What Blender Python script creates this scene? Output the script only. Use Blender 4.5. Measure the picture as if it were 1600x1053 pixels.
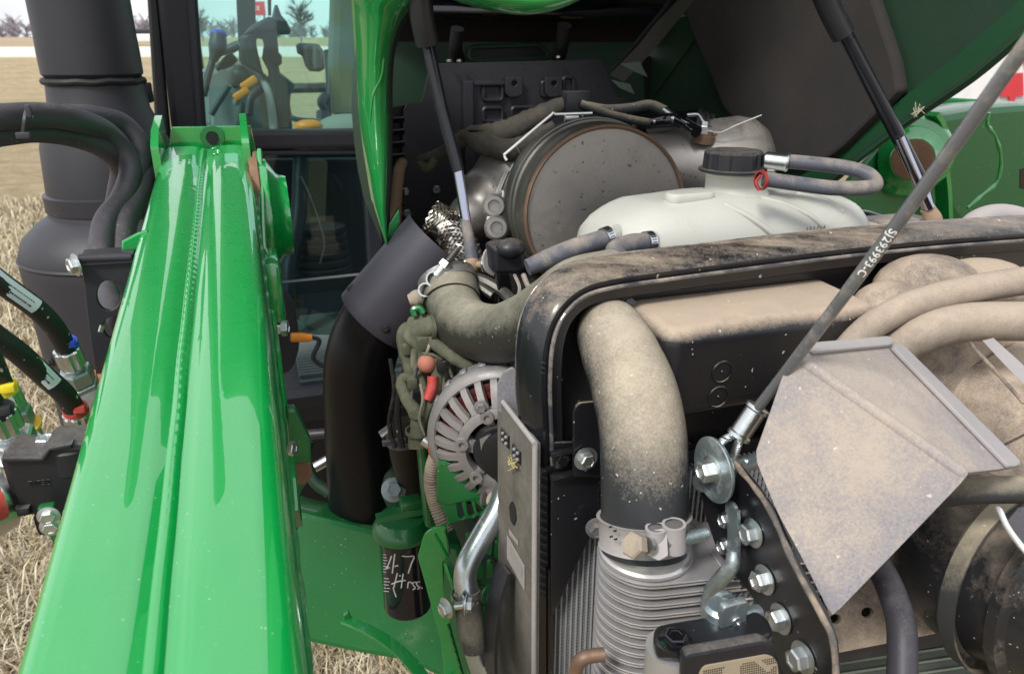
import bpy, bmesh, math, random
import numpy as np
from mathutils import Vector, Matrix, noise as mnoise
random.seed(7); np.random.seed(7)
for o in list(bpy.data.objects): bpy.data.objects.remove(o)
SC = bpy.context.scene; COL = SC.collection
rad = math.radians
# ------------------------------------------------------------------ camera
EYE = Vector((0, 0, 1.75)); FPX = 1164.0; PITCH = rad(21.2); YAW = rad(18.8)
cam_d = bpy.data.cameras.new('camera'); cam = bpy.data.objects.new('camera', cam_d); COL.objects.link(cam)
cam.location = EYE; cam.rotation_euler = (math.pi/2 - PITCH, 0, 0)
cam_d.sensor_width = 36.0; cam_d.lens = FPX/1600*36.0; cam_d.clip_start = 0.02; cam_d.clip_end = 3000
cam_d.dof.use_dof = True; cam_d.dof.focus_distance = 0.85; cam_d.dof.aperture_fstop = 11.0
SC.camera = cam
SC.render.resolution_x = 1024; SC.render.resolution_y = 673
# ------------------------------------------------------------------ sky and sun
SUN_EL, SUN_AZ = 48.0, 215.0        # degrees; azimuth clockwise from +Y (behind and left of the viewer)
w = bpy.data.worlds.new('World'); SC.world = w; w.use_nodes = True
nt = w.node_tree; nt.nodes.clear()
def nn(t, typ, **kw):
    n = t.nodes.new(typ)
    for k, v in kw.items(): setattr(n, k, v)
    return n
out = nn(nt, 'ShaderNodeOutputWorld'); bg = nn(nt, 'ShaderNodeBackground'); sky = nn(nt, 'ShaderNodeTexSky')
sky.sky_type = 'NISHITA'; sky.sun_disc = False; sky.sun_elevation = rad(SUN_EL); sky.sun_rotation = rad(SUN_AZ)
sky.air_density = 1.2; sky.dust_density = 3.0
tc = nn(nt, 'ShaderNodeTexCoord'); mp = nn(nt, 'ShaderNodeMapping'); mp.inputs['Scale'].default_value = (1, 1, 2.2)
nz = nn(nt, 'ShaderNodeTexNoise'); nz.inputs['Scale'].default_value = 1.7; nz.inputs['Detail'].default_value = 6
cr = nn(nt, 'ShaderNodeValToRGB'); cr.color_ramp.elements[0].position = .28; cr.color_ramp.elements[1].position = .52
cr.color_ramp.elements[0].color = (.55, .55, .55, 1)
mx = nn(nt, 'ShaderNodeMix', data_type='RGBA'); mx.inputs['B'].default_value = (10.3, 10.6, 11.2, 1)
nt.links.new(tc.outputs['Generated'], mp.inputs['Vector']); nt.links.new(mp.outputs[0], nz.inputs['Vector'])
nt.links.new(nz.outputs['Fac'], cr.inputs['Fac']); nt.links.new(cr.outputs['Color'], mx.inputs['Factor'])
nt.links.new(sky.outputs[0], mx.inputs['A']); nt.links.new(mx.outputs['Result'], bg.inputs['Color'])
bg.inputs['Strength'].default_value = 0.085; nt.links.new(bg.outputs[0], out.inputs[0])
sl = bpy.data.lights.new('sun', 'SUN'); sun = bpy.data.objects.new('sun', sl); COL.objects.link(sun)
sl.energy = 2.3; sl.angle = rad(12); sl.color = (1, .965, .91)
_d = Vector((math.sin(rad(SUN_AZ))*math.cos(rad(SUN_EL)), math.cos(rad(SUN_AZ))*math.cos(rad(SUN_EL)), math.sin(rad(SUN_EL))))
sun.rotation_euler = _d.to_track_quat('Z', 'Y').to_euler(); sun.location = (0, 0, 20)
SC.view_settings.view_transform = 'Standard'; SC.view_settings.look = 'None'
SC.view_settings.exposure = 0.45; SC.view_settings.gamma = 1.0; SC.view_settings.use_curve_mapping = False
# ------------------------------------------------------------------ frames: eye frame and tractor frame (A across, B towards the cab, Z up)
A = Vector((math.cos(YAW), math.sin(YAW), 0)); B = Vector((-math.sin(YAW), math.cos(YAW), 0)); Z = Vector((0, 0, 1)); X = Vector((1, 0, 0)); Y = Vector((0, 1, 0))
CU = Vector((0, math.sin(PITCH), math.cos(PITCH))); CF = Vector((0, math.cos(PITCH), -math.sin(PITCH)))
def D(u, v): return CF + X*((u-800)/FPX) - CU*((v-526.5)/FPX)
def P(u, v, t): return EYE + D(u, v)*t
def Pb(u, v, b): d = D(u, v); return EYE + d*(b/d.dot(B))
def Pa(u, v, a): d = D(u, v); return EYE + d*(a/d.dot(A))
def Ph(u, v, h): d = D(u, v); return EYE + d*(h/d.z)
def Pp(u, v, o, n): d = D(u, v); return EYE + d*((o-EYE).dot(n)/d.dot(n))
def T(a, b, h): return EYE + A*a + B*b + Z*h
def V(*a): return Vector(a)
# ------------------------------------------------------------------ primitives -> (verts, faces)
def catmull(pts, sub):
    if sub <= 1 or len(pts) < 3: return [Vector(p) for p in pts]
    q = [pts[0]*2-pts[1]] + list(pts) + [pts[-1]*2-pts[-2]]; r = []
    for i in range(1, len(q)-2):
        p0, p1, p2, p3 = q[i-1:i+3]
        for k in range(sub):
            t = k/sub
            r.append(.5*((2*p1) + (p2-p0)*t + (2*p0-5*p1+4*p2-p3)*t*t + (3*p1-p0-3*p2+p3)*t**3))
    r.append(Vector(q[-2])); return r
def lerp_list(vals, n):
    r = []
    for i in range(n):
        x = i/(n-1)*(len(vals)-1); k = min(int(x), len(vals)-2); f = x-k; f = f*f*(3-2*f)
        r.append(vals[k]*(1-f)+vals[k+1]*f)
    return r
def frames(path):
    n = len(path); tg = [((path[min(i+1, n-1)]-path[max(i-1, 0)]).normalized()) for i in range(n)]
    u = tg[0].orthogonal().normalized(); fr = []
    for i in range(n):
        u = (u - tg[i]*u.dot(tg[i])).normalized(); fr.append((tg[i], u, tg[i].cross(u)))
    return fr
def tube(pts, r, segs=16, sub=8, cap=True, squash=1.0, ripple=None):
    pts = [Vector(p) for p in pts]; path = catmull(pts, sub); n = len(path)
    rs = lerp_list(r, n) if isinstance(r, (list, tuple)) else [r]*n
    fr = frames(path); vs = []; fs = []; s = 0
    for i, p in enumerate(path):
        if i: s += (p-path[i-1]).length
        rr = rs[i]*(1+(ripple(s) if ripple else 0))
        for k in range(segs):
            a = 2*math.pi*k/segs; vs.append(p + fr[i][1]*(math.cos(a)*rr) + fr[i][2]*(math.sin(a)*rr*squash))
    for i in range(n-1):
        for k in range(segs):
            a, b = i*segs+k, i*segs+(k+1) % segs; fs.append((a, b, b+segs, a+segs))
    if cap: fs.append(tuple(range(segs))[::-1]); fs.append(tuple((n-1)*segs+k for k in range(segs)))
    return vs, fs
def sweep(prof, pts, up=Z, sub=1, cap=True):
    """prof: 2-D closed profile (side, up); the path keeps its up direction"""
    path = catmull([Vector(p) for p in pts], sub); n = len(path); m = 0; vs = []; fs = []
    for i, p in enumerate(path):
        t = (path[min(i+1, n-1)]-path[max(i-1, 0)]).normalized(); s = t.cross(up).normalized(); uu = s.cross(t)
        pr = prof(i/(n-1)) if callable(prof) else prof
        m = len(pr)
        for (x, y) in pr: vs.append(p+s*x+uu*y)
    for i in range(n-1):
        for k in range(m):
            a, b = i*m+k, i*m+(k+1) % m; fs.append((a, b, b+m, a+m))
    if cap: fs.append(tuple(range(m))[::-1]); fs.append(tuple((n-1)*m+k for k in range(m)))
    return vs, fs
def lathe(o, ax, prof, segs=32, cap=True, a0=0, a1=2*math.pi, ref=None):
    o = Vector(o); ax = Vector(ax).normalized(); u = (ref - ax*ref.dot(ax)).normalized() if ref is not None else ax.orthogonal().normalized(); v = ax.cross(u)
    full = abs(a1-a0) > 6.28; m = segs if full else segs+1; vs = []; fs = []
    for (t, r) in prof:
        for k in range(m):
            a = a0+(a1-a0)*k/segs; vs.append(o+ax*t+u*(math.cos(a)*r)+v*(math.sin(a)*r))
    for i in range(len(prof)-1):
        for k in range(segs):
            a, b = i*m+k, i*m+((k+1) % m if full else k+1); fs.append((a, b, b+m, a+m))
    if cap and full:
        if prof[0][1] > 1e-5: fs.append(tuple(range(m))[::-1])
        if prof[-1][1] > 1e-5: fs.append(tuple((len(prof)-1)*m+k for k in range(m)))
    return vs, fs
def box(c, h, ax=None, bev=0.0, seg=2):
    ax = ax or (A, B, Z); bm = bmesh.new(); bmesh.ops.create_cube(bm, size=2)
    for v in bm.verts: v.co = Vector((v.co.x*h[0], v.co.y*h[1], v.co.z*h[2]))
    if bev: bmesh.ops.bevel(bm, geom=bm.edges[:], offset=min(bev, min(h)*.95), segments=seg, profile=.5, affect='EDGES')
    vs = [Vector(c)+ax[0]*v.co.x+ax[1]*v.co.y+ax[2]*v.co.z for v in bm.verts]; fs = [tuple(v.index for v in f.verts) for f in bm.faces]
    bm.free(); return vs, fs
def ball(c, r, seg=16, sc=(1, 1, 1), ax=None):
    ax = ax or (A, B, Z); bm = bmesh.new(); bmesh.ops.create_uvsphere(bm, u_segments=seg, v_segments=max(6, seg//2), radius=r)
    vs = [Vector(c)+ax[0]*(v.co.x*sc[0])+ax[1]*(v.co.y*sc[1])+ax[2]*(v.co.z*sc[2]) for v in bm.verts]; fs = [tuple(v.index for v in f.verts) for f in bm.faces]
    bm.free(); return vs, fs
def loft(secs, close_ring=True, cap=True):
    m = len(secs[0]); vs = [Vector(p) for s in secs for p in s]; fs = []
    for i in range(len(secs)-1):
        for k in range(m if close_ring else m-1):
            a, b = i*m+k, i*m+(k+1) % m; fs.append((a, b, b+m, a+m))
    if cap and close_ring: fs.append(tuple(range(m))[::-1]); fs.append(tuple((len(secs)-1)*m+k for k in range(m)))
    return vs, fs
def round_poly(poly, r, n=4):
    out = []; N = len(poly)
    for i in range(N):
        p0, p1, p2 = Vector(poly[i-1][:2]), Vector(poly[i][:2]), Vector(poly[(i+1) % N][:2])
        rr = r[i] if isinstance(r, (list, tuple)) else r
        l0, l1 = (p0-p1).length, (p2-p1).length; q = min(rr, l0*.48, l1*.48)
        if q <= 1e-6: out.append(tuple(p1)); continue
        a, b = p1+(p0-p1)/l0*q, p1+(p2-p1)/l1*q
        for k in range(n+1):
            t = k/n; out.append(tuple(a*(1-t)**2+p1*2*t*(1-t)+b*t*t))
    return out
def plate2d(outer, holes, th, bev):
    """outline + holes in a local plane (metres), thickness th centred on 0"""
    cu = bpy.data.curves.new('tmp', 'CURVE'); cu.dimensions = '2D'; cu.fill_mode = 'BOTH'; cu.extrude = max(th/2-bev, 1e-5)
    cu.bevel_depth = bev; cu.bevel_resolution = 1; cu.offset = -bev
    for poly in [outer]+list(holes or []):
        sp = cu.splines.new('POLY'); sp.points.add(len(poly)-1); sp.use_cyclic_u = True
        for i, p in enumerate(poly): sp.points[i].co = (p[0], p[1], 0, 1)
    ob = bpy.data.objects.new('tmp', cu); me = bpy.data.meshes.new_from_object(ob)
    vs = [v.co.copy() for v in me.vertices]; fs = [tuple(p.vertices) for p in me.polygons]
    bpy.data.objects.remove(ob); bpy.data.curves.remove(cu); bpy.data.meshes.remove(me)
    return vs, fs
def plane_axes(n, ref=Z):
    n = Vector(n).normalized(); x = ref.cross(n)
    if x.length < 1e-3: x = Vector((1, 0, 0)).cross(n)
    x.normalize(); return x, n.cross(x), n
def plate(pix, o, n, th, holes=None, bev=.001, rnd=0, rndh=None, back=True):
    """sheet whose front face lies in the plane (o, n); the outline is given where it appears, real thickness goes behind"""
    x, y, n = plane_axes(n); o = Vector(o)
    if n.dot(EYE-o) < 0: n = -n; x = -x
    def cv(poly): return [((Pp(u, v, o, n)-o).dot(x), (Pp(u, v, o, n)-o).dot(y)) for u, v in poly]
    outer = round_poly(pix, rnd) if rnd else pix
    hs = [cv(round_poly(h, rndh) if rndh else h) for h in (holes or [])]
    vs, fs = plate2d(cv(outer), hs, th, bev)
    c = o - n*(th/2 if back else -th/2)
    return [c+x*v.x+y*v.y+n*v.z for v in vs], fs
def circ(u, v, ru, rv=None, n=20, rot=0):
    rv = rv or ru; c, s = math.cos(rot), math.sin(rot)
    return [(u+ru*math.cos(2*math.pi*k/n)*c-rv*math.sin(2*math.pi*k/n)*s, v+ru*math.cos(2*math.pi*k/n)*s+rv*math.sin(2*math.pi*k/n)*c) for k in range(n)]
def slab(quad, th, n=None):
    q = [Vector(p) for p in quad]; n = n or (q[1]-q[0]).cross(q[2]-q[0]).normalized()
    return q+[p-n*th for p in q], [tuple(range(len(q)))]+[tuple(range(2*len(q)-1, len(q)-1, -1))]+[(i, (i+1) % len(q), (i+1) % len(q)+len(q), i+len(q)) for i in range(len(q))]
def hexhead(r=1.0, h=.75, fl=1.45, fh=.18, flange=True):
    """unit flange bolt head along +Z, across-corner radius r"""
    vs = []; fs = []
    def add(p):
        b = len(vs); vs.extend(p[0]); fs.extend(tuple(i+b for i in f) for f in p[1])
    if flange: add(lathe((0, 0, 0), (0, 0, 1), [(0, fl), (fh*.6, fl), (fh*1.3, r*1.02), (fh*1.3, 0.0)], 24))
    z0 = fh if flange else 0
    rings = [[(r*math.cos(a), r*math.sin(a), z0) for a in [k*math.pi/3 for k in range(6)]],
             [(r*math.cos(a), r*math.sin(a), z0+h*.82) for a in [k*math.pi/3 for k in range(6)]],
             [(r*.86*math.cos(a), r*.86*math.sin(a), z0+h) for a in [k*math.pi/3 for k in range(6)]],
             [(r*.6*math.cos(a), r*.6*math.sin(a), z0+h) for a in [k*math.pi/3 for k in range(6)]],
             [(r*.55*math.cos(a), r*.55*math.sin(a), z0+h*.9) for a in [k*math.pi/3 for k in range(6)]]]
    add(loft([[Vector(p) for p in rr] for rr in rings])); return vs, fs
# ------------------------------------------------------------------ object helpers
def finish(me, mat, smooth, ang):
    me.materials.append(mat)
    if smooth:
        me.polygons.foreach_set('use_smooth', [True]*len(me.polygons)); me.set_sharp_from_angle(angle=rad(ang))
def clean_name(n): return n
def mk(name, prims, mat, parent=None, smooth=True, ang=38, label=None, kind=None, cat=None, group=None, recalc=True):
    if isinstance(prims, tuple) and len(prims) == 2 and isinstance(prims[1], list) : prims = [prims]
    vs = []; fs = []
    for p in prims:
        b = len(vs); vs.extend(p[0]); fs.extend(tuple(i+b for i in f) for f in p[1])
    if parent is not None:
        off = Vector(list(parent['_o']))
    elif cat or kind: off = Vector((sum(v.x for v in vs)/len(vs), sum(v.y for v in vs)/len(vs), min(v.z for v in vs)))
    else: off = Vector((0, 0, 0))
    if kind in ('structure',): off = Vector((0, 0, 0))
    off = Vector(off)
    me = bpy.data.meshes.new(name); me.from_pydata([tuple(v-off) for v in vs], [], fs)
    if recalc:
        bm = bmesh.new(); bm.from_mesh(me); bmesh.ops.recalc_face_normals(bm, faces=bm.faces); bm.to_mesh(me); bm.free()
    finish(me, mat, smooth, ang); me.update()
    o = bpy.data.objects.new(name, me); COL.objects.link(o)
    if parent is not None: o.parent = parent
    else: o.location = off
    o['_o'] = [off.x, off.y, off.z]
    if label: o['label'] = label
    if cat: o['category'] = cat
    if group: o['group'] = group
    if kind: o['kind'] = kind
    return o
def thing(name, label, cat, loc, group=None):
    o = bpy.data.objects.new(name, None); o.empty_display_size = .05; COL.objects.link(o); o.location = loc
    o['_o'] = list(loc); o['label'] = label; o['category'] = cat
    if group: o['group'] = group
    return o
_hex = {}
def bolt(parent, loc, ax, r, mat, name='bolt', flange=True, h=.75, spin=0, fl=1.45, label=None):
    key = (mat.name, flange, h, fl)
    if key not in _hex:
        vs, fs = hexhead(1, h, fl, .18, flange); me = bpy.data.meshes.new(name); me.from_pydata([tuple(v) for v in vs], [], fs)
        bm = bmesh.new(); bm.from_mesh(me); bmesh.ops.recalc_face_normals(bm, faces=bm.faces); bm.to_mesh(me); bm.free()
        finish(me, mat, True, 25); _hex[key] = me
    o = bpy.data.objects.new(name, _hex[key]); COL.objects.link(o); o.parent = parent
    off = Vector(list(parent['_o'])) if parent is not None else Vector((0, 0, 0))
    q = Vector(ax).normalized().to_track_quat('Z', 'Y'); m = q.to_matrix().to_4x4() @ Matrix.Rotation(spin, 4, 'Z') @ Matrix.Scale(r, 4)
    o.matrix_basis = Matrix.Translation(Vector(loc)-off) @ m
    if label: o['label'] = label
    return o
# ------------------------------------------------------------------ materials
MATS = {}
def mat(name, base, rough=.5, metal=0.0, coat=0.0, coatr=.05, dust=None, dcol=(.40, .325, .25), up=.0, nsc=9.0, nk=1.2, bump=.15, bsc=220.0,
        var=.12, speck=0.0, sscale=260.0, scol=(.6, .55, .48), wav=0.0, wsc=3.0, spec=.5, sss=0.0, trans=0.0, ior=1.45, streak=0.0, coatior=1.5, focus=None, grain=.55):
    m = bpy.data.materials.new(name); m.use_nodes = True; t = m.node_tree; L = t.links
    b = t.nodes['Principled BSDF']; tcn = nn(t, 'ShaderNodeTexCoord')
    def val(x): return x
    def math_(op, a, c=None, clamp=False):
        n = nn(t, 'ShaderNodeMath', operation=op, use_clamp=clamp)
        for i, x in enumerate((a, c)):
            if x is None: continue
            if isinstance(x, (int, float)): n.inputs[i].default_value = x
            else: L.new(x, n.inputs[i])
        return n.outputs[0]
    def noise(sc, det=5, rough=.6, dist=0):
        n = nn(t, 'ShaderNodeTexNoise'); n.inputs['Scale'].default_value = sc; n.inputs['Detail'].default_value = det
        n.inputs['Roughness'].default_value = rough; n.inputs['Distortion'].default_value = dist; L.new(tcn.outputs['Object'], n.inputs['Vector']); return n.outputs['Fac']
    def mixc(f, a, c):
        n = nn(t, 'ShaderNodeMix', data_type='RGBA')
        if isinstance(f, (int, float)): n.inputs['Factor'].default_value = f
        else: L.new(f, n.inputs['Factor'])
        for k, x in (('A', a), ('B', c)):
            if isinstance(x, tuple): n.inputs[k].default_value = (*x, 1)
            else: L.new(x, n.inputs[k])
        return n.outputs['Result']
    b.inputs['Metallic'].default_value = metal; b.inputs['Specular IOR Level'].default_value = spec; b.inputs['IOR'].default_value = ior
    b.inputs['Coat Weight'].default_value = coat; b.inputs['Coat IOR'].default_value = coatior; b.inputs['Coat Roughness'].default_value = coatr
    col = mixc(noise(5, 4), tuple(c*(1-var) for c in base), tuple(min(1, c*(1+var)) for c in base))
    n_big = noise(nsc, 7, .65, .3); ro = None
    if dust is not None:
        g = nn(t, 'ShaderNodeNewGeometry'); sx = nn(t, 'ShaderNodeSeparateXYZ'); L.new(g.outputs['Normal'], sx.inputs[0])
        f = math_('MULTIPLY', math_('SUBTRACT', n_big, .5), nk*2.2)
        f = math_('ADD', f, dust)
        if up: f = math_('ADD', f, math_('MULTIPLY', sx.outputs['Z'], up))
        f2 = math_('MULTIPLY', math_('SUBTRACT', noise(95, 4, .7), .5), .55)
        f = math_('ADD', f, math_('MULTIPLY', math_('SUBTRACT', noise(420, 3, .75), .5), grain))
        for (fp, fr_, fa) in (focus or []):
            vd = nn(t, 'ShaderNodeVectorMath', operation='DISTANCE'); L.new(g.outputs['Position'], vd.inputs[0]); vd.inputs[1].default_value = tuple(fp)
            f = math_('ADD', f, math_('MULTIPLY', math_('SUBTRACT', 1.0, math_('DIVIDE', vd.outputs['Value'], fr_), True), fa))
        if streak:
            mpn = nn(t, 'ShaderNodeMapping'); mpn.inputs['Rotation'].default_value = (0, 0, -YAW); mpn.inputs['Scale'].default_value = (5, 55, 70)
            sn = nn(t, 'ShaderNodeTexNoise'); sn.inputs['Scale'].default_value = 1; sn.inputs['Detail'].default_value = 6; sn.inputs['Roughness'].default_value = .7
            L.new(tcn.outputs['Object'], mpn.inputs['Vector']); L.new(mpn.outputs[0], sn.inputs['Vector'])
            f = math_('ADD', f, math_('MULTIPLY', math_('SUBTRACT', sn.outputs['Fac'], .5), streak))
        f = math_('ADD', f, f2, True)
        f = math_('MULTIPLY', f, .96)
        d = mixc(noise(30, 5, .7), tuple(c*.82 for c in dcol), tuple(min(1, c*1.16) for c in dcol))
        col = mixc(f, col, d)
        ro = math_('ADD', math_('MULTIPLY', f, .93-rough), rough); L.new(ro, b.inputs['Roughness'])
        inv = math_('SUBTRACT', 1.0, f)
        if metal: L.new(math_('MULTIPLY', inv, metal), b.inputs['Metallic'])
        if coat: L.new(math_('MULTIPLY', inv, coat), b.inputs['Coat Weight'])
        L.new(math_('MULTIPLY', inv, spec), b.inputs['Specular IOR Level'])
    else:
        L.new(math_('ADD', math_('MULTIPLY', math_('SUBTRACT', noise(40, 5), .5), .22*min(1, rough*2.5)), rough, True), b.inputs['Roughness'])
    if speck:
        vo = nn(t, 'ShaderNodeTexVoronoi'); vo.inputs['Scale'].default_value = sscale; wv_ = nn(t, 'ShaderNodeTexNoise'); wv_.inputs['Scale'].default_value = sscale*1.3
        vm = nn(t, 'ShaderNodeVectorMath', operation='SCALE'); vm.inputs['Scale'].default_value = .9/sscale; va = nn(t, 'ShaderNodeVectorMath', operation='ADD')
        L.new(tcn.outputs['Object'], wv_.inputs['Vector']); L.new(wv_.outputs['Color'], vm.inputs[0]); L.new(vm.outputs[0], va.inputs[0]); L.new(tcn.outputs['Object'], va.inputs[1]); L.new(va.outputs[0], vo.inputs['Vector'])
        sc_ = nn(t, 'ShaderNodeSeparateColor'); L.new(vo.outputs['Color'], sc_.inputs[0])
        dens = math_('MULTIPLY', math_('POWER', noise(11, 4, .7), 2.0), speck*11.0)
        on = math_('LESS_THAN', sc_.outputs[0], dens); rr_ = math_('MULTIPLY', math_('POWER', sc_.outputs[1], 3.0), .20); near_ = math_('LESS_THAN', vo.outputs['Distance'], math_('ADD', rr_, .05)); s = math_('MULTIPLY', on, near_)
        s = math_('MULTIPLY', s, .7)
        col = mixc(s, col, scol)
        if ro is None:
            pass
    L.new(col, b.inputs['Base Color'])
    bp = None
    if bump:
        bn = nn(t, 'ShaderNodeBump'); bn.inputs['Strength'].default_value = bump; bn.inputs['Distance'].default_value = .0006; L.new(noise(bsc, 4), bn.inputs['Height']); bp = bn
    if wav:
        wn = nn(t, 'ShaderNodeBump'); wn.inputs['Strength'].default_value = 1; wn.inputs['Distance'].default_value = wav; L.new(noise(wsc, 3, .5), wn.inputs['Height'])
        if bp: L.new(bp.outputs[0], wn.inputs['Normal'])
        bp = wn
    if bp:
        L.new(bp.outputs[0], b.inputs['Normal'])
        if coat and wav:
            cn = nn(t, 'ShaderNodeBump'); cn.inputs['Distance'].default_value = wav; L.new(wn.inputs['Height'].links[0].from_socket, cn.inputs['Height']); L.new(cn.outputs[0], b.inputs['Coat Normal'])
    if sss: b.inputs['Subsurface Weight'].default_value = sss; b.inputs['Subsurface Radius'].default_value = (.03, .03, .03); b.inputs['Subsurface Scale'].default_value = .6
    if trans: b.inputs['Transmission Weight'].default_value = trans
    MATS[name] = m; return m
GR = (.010, .215, .040)
m_green = mat('green_paint', (.002, .30, .052), .28, coat=1, coatr=.012, coatior=1.80, var=.04, bump=.0, wav=.00035, wsc=9, speck=.045, sscale=420, scol=(.42, .60, .42))
m_green2 = mat('green_paint_dusty_shaded', (.010, .135, .034), .38, coat=.5, coatr=.12, dust=-.34, up=.25, dcol=(.25, .30, .18), bump=.1, speck=.05)  # base darkened to hold the shade under the engine, with some dust
m_greenin = mat('green_inner_paint', (.014, .042, .022), .6, coat=.05, coatr=.4, dust=-.15, nk=1.0, nsc=4, up=0, dcol=(.055, .065, .055), var=.25)
m_rust = mat('rusty_steel', (.17, .09, .05), .8, dust=.2, dcol=(.30, .20, .13), bump=.6, bsc=120)
m_black = mat('black_paint', (.010, .010, .012), .32, coat=.3, coatr=.2, dust=-.35, up=.25, nk=.8, speck=.06, scol=(.5, .46, .4))
m_gloss = mat('gloss_black_paint', (.006, .006, .008), .13, coat=.6, coatr=.05, dust=-.75, up=.2, nk=.6, bump=.05)
m_stack = mat('satin_black_heatproof_paint', (.026, .026, .032), .5, dust=-.42, nk=1.1, nsc=4, dcol=(.055, .05, .05), bump=.35, bsc=500, var=.18, speck=.03, scol=(.02, .02, .02))
m_plastic = mat('black_moulded_plastic', (.010, .010, .013), .36, dust=-.62, up=1.05, nk=.75, nsc=7, speck=.07, sscale=150, scol=(.62, .56, .5), bump=.22, bsc=420, coat=.5, coatr=.16, streak=1.7, grain=.9)
m_plastic2 = mat('very_dusty_plastic', (.03, .03, .035), .5, dust=.28, up=.85, nk=.9, nsc=6, bump=.3, bsc=300)
m_dustskin = mat('dust_covered_plastic', (.04, .04, .05), .6, dust=.66, up=.38, nk=1.6, nsc=9, grain=1.0, dcol=(.46, .37, .285), bump=.4, bsc=260, wav=.0015, wsc=20)
m_guard = mat('dusty_guard_steel', (.20, .20, .235), .5, dust=.16, up=.25, nk=.75, nsc=16, grain=1.9, focus=[(P(1300, 690, .57), .15, .60), (P(1440, 610, .62), .12, .40)], dcol=(.43, .365, .305), bump=.5, bsc=350, speck=.12, sscale=170, scol=(.62, .58, .52))
m_guardlip = mat('grey_guard_lip', (.33, .31, .31), .6, dust=.1, nk=.4, dcol=(.50, .43, .38), bump=.3)
m_rubber = mat('dusty_rubber_hose', (.040, .042, .044), .55, dust=-.02, up=.95, nk=.75, nsc=9, dcol=(.42, .365, .27), bump=.3, bsc=300, speck=.09, sscale=170)
m_bighose = mat('big_hose_rubber', (.030, .032, .036), .42, dust=-.55, up=.85, nk=.42, nsc=9, grain=1.0, focus=[(P(965, 545, .72), .17, .85), (P(1030, 640, .64), .12, .55)], dcol=(.43, .37, .285), bump=.3, bsc=300, speck=.14, sscale=190)
m_box = mat('dusty_box_plastic', (.009, .009, .012), .34, dust=-.62, up=1.75, nk=.7, nsc=8, dcol=(.46, .37, .285), speck=.10, sscale=150, scol=(.62, .56, .5), bump=.22, bsc=420, coat=.2, coatr=.22)
m_green_hood = mat('hood_green_paint', (.010, .22, .045), .25, coat=1, coatr=.04, coatior=1.55, var=.05, bump=0, wav=.0003, wsc=8, speck=.03, sscale=240, scol=(.4, .5, .36))
m_rubber_olive = mat('olive_dusty_rubber', (.03, .031, .026), .45, dust=.02, up=.80, nk=.55, nsc=8, dcol=(.36, .335, .255), bump=.25, bsc=300, speck=.03)
m_hose = mat('clean_black_hose', (.045, .042, .052), .5, dust=-.25, up=.4, nk=.5, dcol=(.25, .22, .21), bump=.35, bsc=400, speck=.035, scol=(.5, .48, .47))
m_hosed = mat('tan_dusty_hose', (.06, .06, .065), .6, dust=.75, up=.25, nk=.55, dcol=(.42, .345, .275), bump=.4, bsc=240)
m_hose_blue = mat('blue_grey_hose', (.085, .09, .112), .5, dust=.05, up=.5, nk=1.5, nsc=16, dcol=(.37, .31, .25), bump=.3, bsc=300)
m_cable = mat('clear_sleeved_cable', (.11, .11, .118), .28, dust=-.05, nk=1.9, nsc=22, dcol=(.37, .32, .25), bump=.3, bsc=500, coat=.6, coatr=.15)
m_zinc = mat('zinc_plated_steel', (.62, .65, .66), .30, metal=1, dust=-.35, nk=.9, nsc=40, dcol=(.42, .40, .36), bump=.35, bsc=300)
m_zincd = mat('dull_zinc', (.36, .42, .44), .42, metal=.9, dust=-.05, nk=1.0, nsc=60, dcol=(.34, .33, .29), bump=.9, bsc=160)
m_alu = mat('dusty_cast_aluminium', (.27, .26, .265), .5, metal=.5, dust=.05, up=.25, nk=1.1, nsc=14, dcol=(.30, .255, .225), bump=.7, bsc=260)
m_alup = mat('bright_pressed_aluminium', (.60, .585, .60), .40, metal=.7, dust=-.30, up=.1, nk=.9, nsc=12, dcol=(.42, .36, .29), bump=.3)
m_steel = mat('brushed_steel_pipe', (.50, .55, .58), .26, metal=.9, dust=-.2, up=.15, nk=.9, nsc=10, dcol=(.42, .42, .38), bump=.2)
m_can = mat('heat_tinted_steel_can', (.33, .31, .29), .42, metal=.7, dust=.10, up=.0, nk=1.9, nsc=5, dcol=(.21, .17, .135), bump=.25, speck=.75, sscale=105, scol=(.02, .02, .02))
m_canside = mat('sooty_steel_shell', (.15, .145, .13), .45, metal=.8, dust=-.1, nk=1.0, nsc=9, dcol=(.20, .16, .12), bump=.4)
m_canrust = mat('rust_tinted_rim', (.22, .14, .10), .55, metal=.5, dust=-.1, nk=1.2, nsc=40, dcol=(.30, .17, .10), bump=.5)
m_shield = mat('dark_heat_shield_steel', (.034, .033, .041), .42, metal=.25, dust=-.25, up=.2, nk=1.4, nsc=6, dcol=(.12, .095, .08), bump=.2, speck=.5, sscale=85, scol=(.008, .008, .01))
m_tank = mat('milky_tank_plastic', (.52, .52, .47), .36, sss=.25, dust=-.24, up=.18, nk=1.7, nsc=6, dcol=(.46, .40, .32), bump=.15, var=.05, wav=.002, wsc=14)
m_cap = mat('black_cap_plastic', (.016, .016, .020), .4, dust=-.25, up=.55, nk=.35, dcol=(.27, .24, .21), bump=.3)
m_foam = mat('grey_black_foam_pad', (.034, .031, .029), .95, dust=-.1, nk=1.2, nsc=5, dcol=(.058, .052, .047), bump=1.0, bsc=260, var=.4)
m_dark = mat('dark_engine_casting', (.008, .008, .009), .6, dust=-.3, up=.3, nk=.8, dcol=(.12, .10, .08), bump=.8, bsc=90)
m_loom = mat('grey_brown_loom', (.055, .05, .042), .8, dust=.12, nk=1.0, nsc=22, dcol=(.17, .15, .115), bump=1.0, bsc=130)
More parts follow.
